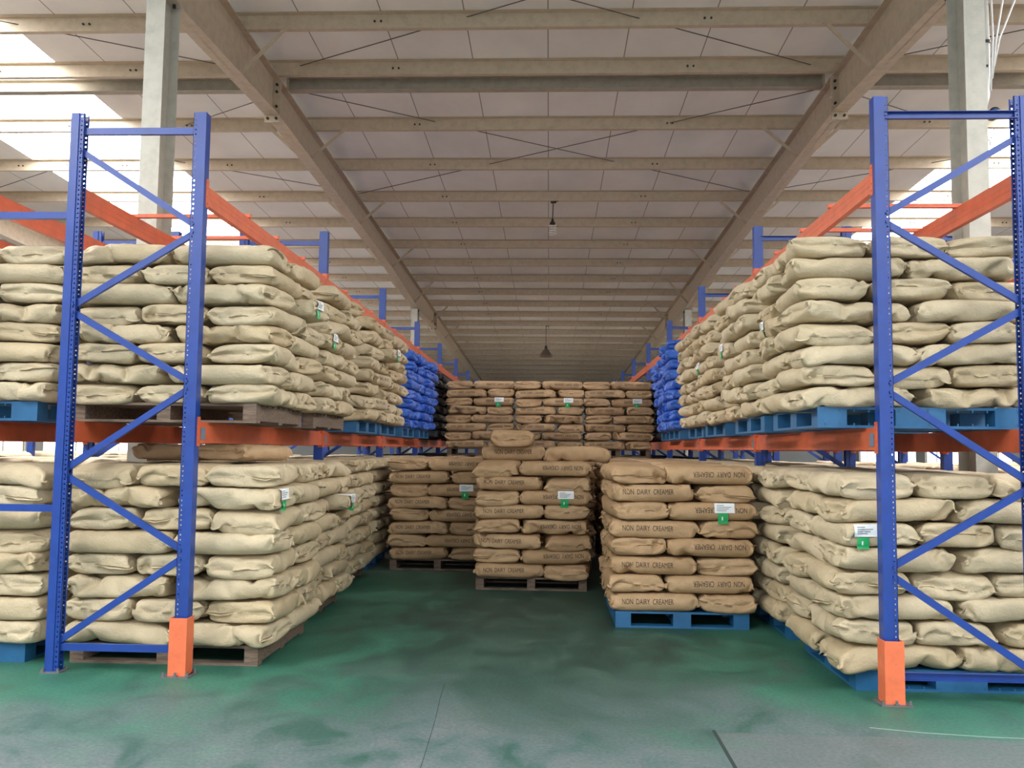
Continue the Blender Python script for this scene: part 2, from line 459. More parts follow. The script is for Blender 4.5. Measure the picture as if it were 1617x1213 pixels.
# strut beam between the rafters below the fifth purlin
for i, (a, b) in enumerate(((-11.6, -4.0), (-3.8, 3.8), (4.0, 11.6))):
    yc, z0, z1 = 12.15, 6.695, 6.875
    m = MB(); m.box(a, b, yc-.004, yc+.004, z0, z1)
    m.box(a, b, yc-.07, yc+.07, z0, z0+.008); m.box(a, b, yc-.07, yc+.07, z1-.008, z1)
    o = m.build('strut_beam', M_strut)
    tag(o, 'dark grey I-shaped strut beam under the purlins, %s bay' % ('left', 'middle', 'right')[i], 'roof beam', 'strut beams')
    e = MB()
    for xx in (a, b): e.box(xx-.02 if xx == b else xx, xx if xx == b else xx+.02, yc-.08, yc+.08, z0-.02, z1+.02)
    e.build('end_plate', M_cream, o)
# tie rods crossing under the roof
rods = []
for bay, (xa, xb) in enumerate(((-11.7, -3.9), (-3.9, 3.9), (3.9, 11.7))):
    for (ya, yb) in ((11.9, 7.9), (12.4, 17.1)):
        rods.append((bay, (xa, ya), (xb, yb))); rods.append((bay, (xb, ya), (xa, yb)))
for bay, a, b in rods:
    zo = -.05 if a[0] < b[0] else -.09
    m = MB(); m.tube([(a[0], a[1], roofz(a[1])+zo), (b[0], b[1], roofz(b[1])+zo)], .007, 6)
    o = m.build('tie_rod', M_rod)
    tag(o, 'thin tie rod, %s bay, %s, near end on the %s' % (('left','middle','right')[bay],
        'in front of the strut' if b[1] < 10 else 'behind the strut', 'left' if (b[0] if b[1] < 10 else a[0]) < (a[0] if b[1] < 10 else b[0]) else 'right'), 'tie rod', 'roof tie rods')

# columns
for i, (x, y) in enumerate(((-3.9, 8.35), (3.9, 8.2), (-3.9, 25.0), (3.9, 25.0), (-11.7, 8.3), (11.7, 8.3))):
    zt = rafter_bottom(y)-.012; m = MB(); w, dp = .095, .17
    m.box(x-w, x+w, y-dp, y-dp+.012, 0, zt); m.box(x-w, x+w, y+dp-.012, y+dp, 0, zt); m.box(x-.005, x+.005, y-dp+.012, y+dp-.012, 0, zt)
    o = m.build('steel_column', M_col)
    tag(o, '%s beige H-section steel column under the %s rafter' % (('near','near','distant','distant','near','near')[i],
        ('left','right','left','right','far left','far right')[i]), 'column', 'roof columns')
    p = MB(); p.box(x-.13, x+.13, y-.2, y+.2, 0, .02); p.build('base_plate', M_col, o)
    p = MB(); p.box(x-.13, x+.13, y-.2, y+.2, zt-.0, zt+.012); p.build('cap_plate', M_col, o)

# ------------------------------------------------------------------ pallet racking
T_L, T_R, PLY = 4.03, 4.0, .09
def post_mesh(h, holes):
    """C-shaped upright; local x runs from the web into the frame, y across."""
    m = MB(); t = .003
    for s in (-1, 1):
        m.box(.0, .056, s*.042-(t if s > 0 else 0), s*.042+(0 if s > 0 else t), 0, h)
        y0, y1 = sorted((s*.042, s*.034))
        m.box(.056, .059, y0, y1, 0, h)
        ys0, ys1 = (s*.034-t, s*.034) if s > 0 else (s*.034, s*.034+t)
        if not holes:
            m.box(.059, .096, ys0, ys1, 0, h)
        else:
            p, rr, n = .0345, .0062, 8
            xa, xb, xc = .059, .096, .0775
            z = .02; m.box(xa, xb, ys0, ys1, 0, z)
            while z + p < h - .005:
                zc = z+p/2
                outer = []; inner = []
                for k in range(n):
                    a = PI/4+2*PI*k/n
                    ca, sa = math.cos(a), math.sin(a); q = max(abs(ca), abs(sa))
                    outer.append((xc+ca/q*(xb-xa)/2, zc+sa/q*p/2)); inner.append((xc+ca*rr, zc+sa*rr))
                V = []
                for yy in (ys0, ys1):
                    V += [(a, yy, b) for a, b in outer] + [(a, yy, b) for a, b in inner]
                F = []
                for k in range(n):
                    k2 = (k+1) % n
                    F.append((k, k2, n+k2, n+k)); F.append((2*n+k, 3*n+k, 3*n+k2, 2*n+k2)); F.append((n+k, n+k2, 3*n+k2, 3*n+k))
                m.add(V, F); z += p
            m.box(xa, xb, ys0, ys1, z, h)
        y0, y1 = sorted((s*.034, s*.020)); m.box(.093, .096, y0, y1, 0, h)
    m.box(0, t, -.039, .039, 0, h)
    # stiffening rib in the web and the beam slots beside it
    m.box(t, .012, -.010, .010, 0, h)
    return m.mesh('upright', M_blue)
POST = {(h, k): post_mesh(h, k) for h in (T_L, T_R) for k in (True, False)}
def slots_mesh(h):
    m = MB(); z = .1
    while z < h-.1:
        for s in (-.025, .025): m.box(-.0012, .0, s-.007, s+.007, z, z+.03)
        z += .075
    return m.mesh('slots', M_bolt)

def upright_frame(xa, xb, y, h, label, holes=False, detail=True):
    """frame in the XZ plane; xa = aisle side face, xb = far side face"""
    s = 1 if xb > xa else -1
    e = empty('upright_frame', ((xa+xb)/2, y, 0), 0, label, 'rack frame', 'blue rack upright frames')
    cx = (xa+xb)/2
    hm = POST[(h, holes)]
    link('upright', hm, e, (xa-cx, 0, 0), (0, 0, 0 if s > 0 else PI))
    link('upright', hm, e, (xb-cx, 0, 0), (0, 0, PI if s > 0 else 0))
    ia, ib = xa-cx + s*.075, xb-cx - s*.075
    for z in (.17, h-.13):
        m = MB(); m.chan((ia, 0, z), (ib, 0, z), .03, .05, .003, flip=False); m.v = [(a, b-.015, c) for a, b, c in m.v]
        m.build('horizontal_brace', M_blue, e)
    nod = [.21, .83, 1.40, 2.03, 2.58, 3.17, h-.25]
    for k, (za, zb) in enumerate(zip(nod, nod[1:])):
        # start at the outer post near the floor
        p, q = ((ib, ia) if k % 2 == 0 else (ia, ib))
        yo = -.001
        m = MB()
        d = .03
        a = Vector((p, 0, za+(d if k else 0))); b = Vector((q, 0, zb-d))
        dr = (b-a).normalized(); upv = Vector((0, 1, 0)).cross(dr)
        m.chan(a, b, .028, .045, .003, up=upv, flip=(upv.cross(dr).y > 0)); 
        ys = [v[1] for v in m.v]; off = -(max(ys)+min(ys))/2
        m.v = [(u, v+off, w) for u, v, w in m.v]
        o = m.build('diagonal_brace', M_blue, e)
        if detail:
            bb = MB()
            for c in (a, b): bb.tube([(c.x, -.036, c.z), (c.x, -.044, c.z)], .010, 6)
            bb.build('bolt', M_blue, o)
    for c in (xa-cx+s*.045, xb-cx-s*.045):
        m = MB(); m.box(c-.065, c+.075, -.075, .075, 0, .006)
        o = m.build('foot_plate', M_steel, e)
        if detail:
            b = MB()
            for dx, dy in ((-.05,-.055),(.06,-.055),(-.05,.055),(.06,.055)):
                b.tube([(c+dx, dy, .006), (c+dx, dy, .03)], .008, 6); b.tube([(c+dx, dy, .006), (c+dx, dy, .014)], .014, 6)
            b.build('anchor_bolt', M_steel, o)
    return e

def beam_mesh(L):
    m = MB()
    m.box(-.022, .022, 0, L, -.078, .050)          # box section with a step along its top
    m.box(-.022, .004, 0, L, .050, .075)
    m.box(-.0235, -.022, .02, L-.02, -.028, -.022); m.box(-.0235, -.022, .02, L-.02, .012, .018)
    m.box(.022, .0235, .02, L-.02, -.028, -.022); m.box(.022, .0235, .02, L-.02, .012, .018)
    return m.mesh('beam', M_orange)
def conn_mesh():
    m = MB(); m.box(-.027, .023, -.004, .0, -.10, .11); m.box(.023, .027, -.05, .0, -.10, .11)
    for z in (-.07, -.02, .04, .09): m.tube([(.027, -.028, z), (.031, -.028, z)], .007, 6)
    return m.mesh('connector', M_orange)
CONN = conn_mesh(); BM = {}
def load_beam(xface, s, y0, y1, z, label, sticker=False):
    """s=+1: rack body lies to +X of xface. beam hooks on the web face plane"""
    e = empty('load_beam', (xface + s*.022, (y0+y1)/2, z), 0, label, 'rack beam', 'orange load beams')
    L = (y1-y0) - .09
    if round(L, 3) not in BM: BM[round(L, 3)] = beam_mesh(L)
    link('box_beam', BM[round(L, 3)], e, (0, -L/2, 0), (0, 0, 0)) if s < 0 else link('box_beam', BM[round(L, 3)], e, (0, L/2, 0), (0, 0, PI))
    link('connector', CONN, e, (0, -L/2, 0), (0, 0, 0) if s < 0 else (0, 0, 0))
    c = link('connector', CONN, e, (0, L/2, 0), (0, 0, 0)); c.scale = (1, -1, 1)
    if s > 0:
        for ch in e.children:
            if ch.name.startswith('connector'): ch.scale.x = -1
    if sticker:
        m = MB(); xx = -s*.0245
        m.box(min(xx, xx-s*.001), max(xx, xx-s*.001), -L/2+.02, -L/2+.10, -.055, .035)
        tag(m.build('load_sticker', M_sticker, e), 'blue-grey rectangular sticker near the beam end')
    return e

def guard(x, y, s, label):
    """orange folded column guard around the aisle post; s=+1 when the aisle is on +X"""
    e = empty('column_guard', (x, y, 0), 0, label, 'rack guard', 'orange column guards')
    m = MB(); h = .40; t = .005
    m.box(-.062, .062, -.062, -.062+t, .006, h)
    xx = s*.062
    m.box(min(xx, xx-s*t), max(xx, xx-s*t), -.062+t, .062, .006, h)
    xx = -s*.062
    m.box(min(xx, xx+s*t), max(xx, xx+s*t), -.062+t, .02, .006, h)
    m.build('folded_plate', M_guard, e)
    p = MB(); p.box(-.10, .10, -.10, .07, 0, .006)
    o = p.build('foot_plate', M_steel, e)
    b = MB()
    for dx, dy in ((-.085,-.085),(.085,-.085),(0,-.085),(.085,.05)):
        b.tube([(dx, dy, .006), (dx, dy, .036)], .008, 6); b.tube([(dx, dy, .006), (dx, dy, .016)], .015, 6)
    b.build('anchor_bolt', M_steel, o)
    return e

XL, XLo, YL, BL = -2.52, -3.53, 6.19, 3.518
XRr, XRo, YR, BR = 2.165, 3.19, 5.90, 3.465
SIDE = {'L': (XL, XLo, YL, BL, T_L, 'left'), 'R': (XRr, XRo, YR, BR, T_R, 'right')}
for S, (xa, xb, y0, bay, T, nm) in SIDE.items():
    s = 1 if xb > xa else -1
    for k in range(8):
        upright_frame(xa, xb, y0+k*bay, T, 'blue perforated upright frame, %s from the front of the %s rack row' % (ordn(k+1), nm), k == 0, k < 2)
        if k == 7: break
        ya, yb = y0+k*bay, y0+(k+1)*bay
        for z, lv in ((1.695, 'lower'), (3.435, 'top')):
            load_beam(xa, s, ya, yb, z, 'orange %s beam on the aisle side, %s bay of the %s rack row' % (lv, ordn(k+1), nm), lv == 'lower')
            load_beam(xb, -s, ya, yb, z, 'orange %s beam on the far side, %s bay of the %s rack row' % (lv, ordn(k+1), nm))
        if k < 3:
            for j, dy in enumerate((.96, 1.72, 2.6)):
                m = MB(); xs = sorted((xa+s*.0, xb-s*.0))
                m.box(xs[0], xs[1], ya+dy-.02, ya+dy+.02, 3.435+.075, 3.435+.105)
                tag(m.build('cross_bar', M_orange), 'thin red-orange bar across the top beams, %s of three, %s bay, %s rack' % (ordn(j+1), ordn(k+1), nm), 'cross bar', 'cross bars on the top beams')
    guard(xa + s*.045, y0-.03, -s, 'orange guard plate at the foot of the front %s rack upright' % nm)
# back-to-back row on the left, its spacers, and the rows beyond
for S, (xa, xb, y0, bay, T, nm) in SIDE.items():
    s = 1 if xb > xa else -1
    g0 = xb + s*(.70 if S == 'L' else .90); g1 = g0 + s*1.0
    for k in range(6):
        upright_frame(g0, g1, y0+k*bay, T, 'blue upright frame of the back-to-back %s row, %s from the front' % (nm, ordn(k+1)), k == 0, False)
        if k < 5:
            for z, lv in ((1.695, 'lower'), (3.435, 'top')):
                load_beam(g0, s, y0+k*bay, y0+(k+1)*bay, z, 'orange %s beam of the back-to-back %s row, near side, %s bay' % (lv, nm, ordn(k+1)))
                load_beam(g1, -s, y0+k*bay, y0+(k+1)*bay, z, 'orange %s beam of the back-to-back %s row, far side, %s bay' % (lv, nm, ordn(k+1)))
    for j, z in enumerate((1.14, 3.27)):
        m = MB(); xs = sorted((xb, g0)); m.box(xs[0], xs[1], y0-.02, y0+.02, z-.025, z+.025)
        tag(m.build('row_spacer', M_blue), 'short blue spacer joining the %s rack rows at the front, %s one' % (nm, ('lower','upper')[j]), 'row spacer', 'row spacers')
    for k in range(6):
        xx = xb + s*5.0
        upright_frame(xx, xx+s*1.0, y0+1.0+k*bay, T, 'blue upright frame of the distant %s row, %s from the front' % (nm, ordn(k+1)), False, False)

# ------------------------------------------------------------------ pallets
PW, PD, PH = 1.40, 1.20, .145
def plastic_pallet_meshes():
    d = MB()
    n = 14
    d.box(-PW/2, PW/2, -PD/2, PD/2, PH-.018, PH)
    for k in range(n):                                   # ribs below the deck edge
        x = -PW/2 + (k+.5)*PW/n
        for yy in (-PD/2, PD/2-.02): d.box(x-.004, x+.004, yy, yy+.02, PH-.034, PH-.018)
    b = MB()
    for y in (-PD/2, -.06, PD/2-.12): b.box(-PW/2, PW/2, y, y+.12, 0, .018)
    for x in (-PW/2, PW/2-.12): b.box(x, x+.12, -PD/2+.12, PD/2-.12, 0, .018)
    for k in range(n):
        x = -PW/2 + (k+.5)*PW/n
        for yy in (-PD/2, PD/2-.02): b.box(x-.004, x+.004, yy, yy+.02, .018, .034)
    blocks = []
    for x0, x1 in ((-PW/2, -PW/2+.20), (-.17, .17), (PW/2-.20, PW/2)):
        for y0_, y1_ in ((-PD/2, -PD/2+.14), (-.08, .08), (PD/2-.14, PD/2)):
            k = MB(); k.box(x0, x1, y0_, y1_, .018, PH-.018)
            nn = 4
            blocks.append(k)
    return d.mesh('deck', M_bpallet), b.mesh('base_frame', M_bpallet), [k.mesh('block', M_bpallet) for k in blocks]
PP = plastic_pallet_meshes()
def wood_pallet_meshes():
    boards = []
    n = 9; w = PD/(n+ (n-1)*.35)
    for k in range(n):
        y = -PD/2 + k*w*1.35; m = MB(); m.box(-PW/2, PW/2, y, y+w, PH-.02, PH); boards.append(m.mesh('deck_board', M_wood))
    st = []
    for x0 in (-PW/2, -.05, PW/2-.10):
        m = MB(); m.box(x0, x0+.10, -PD/2, PD/2, .018, PH-.02); st.append(m.mesh('stringer', M_wood))
    bt = []
    for y0_ in (-PD/2, -.05, PD/2-.1):
        m = MB(); m.box(-PW/2, PW/2, y0_, y0_+.1, 0, .018); bt.append(m.mesh('bottom_board', M_wood))
    return boards, st, bt
WP = wood_pallet_meshes()
def pallet(kind, x, y, z, label, rz=0, sx=1):
    if kind == 'wood':
        e = empty('wooden_pallet', (x, y, z), rz, label, 'pallet', 'wooden pallets')
        for me in WP[0]: link('deck_board', me, e)
        for me in WP[1]: link('stringer', me, e)
        for me in WP[2]: link('bottom_board', me, e)
    else:
        e = empty('plastic_pallet', (x, y, z), rz, label, 'pallet', 'blue plastic pallets')
        link('deck', PP[0], e); link('base_frame', PP[1], e)
        for me in PP[2]: link('block', me, e)
    e.scale = (sx, 1, 1)
    return e

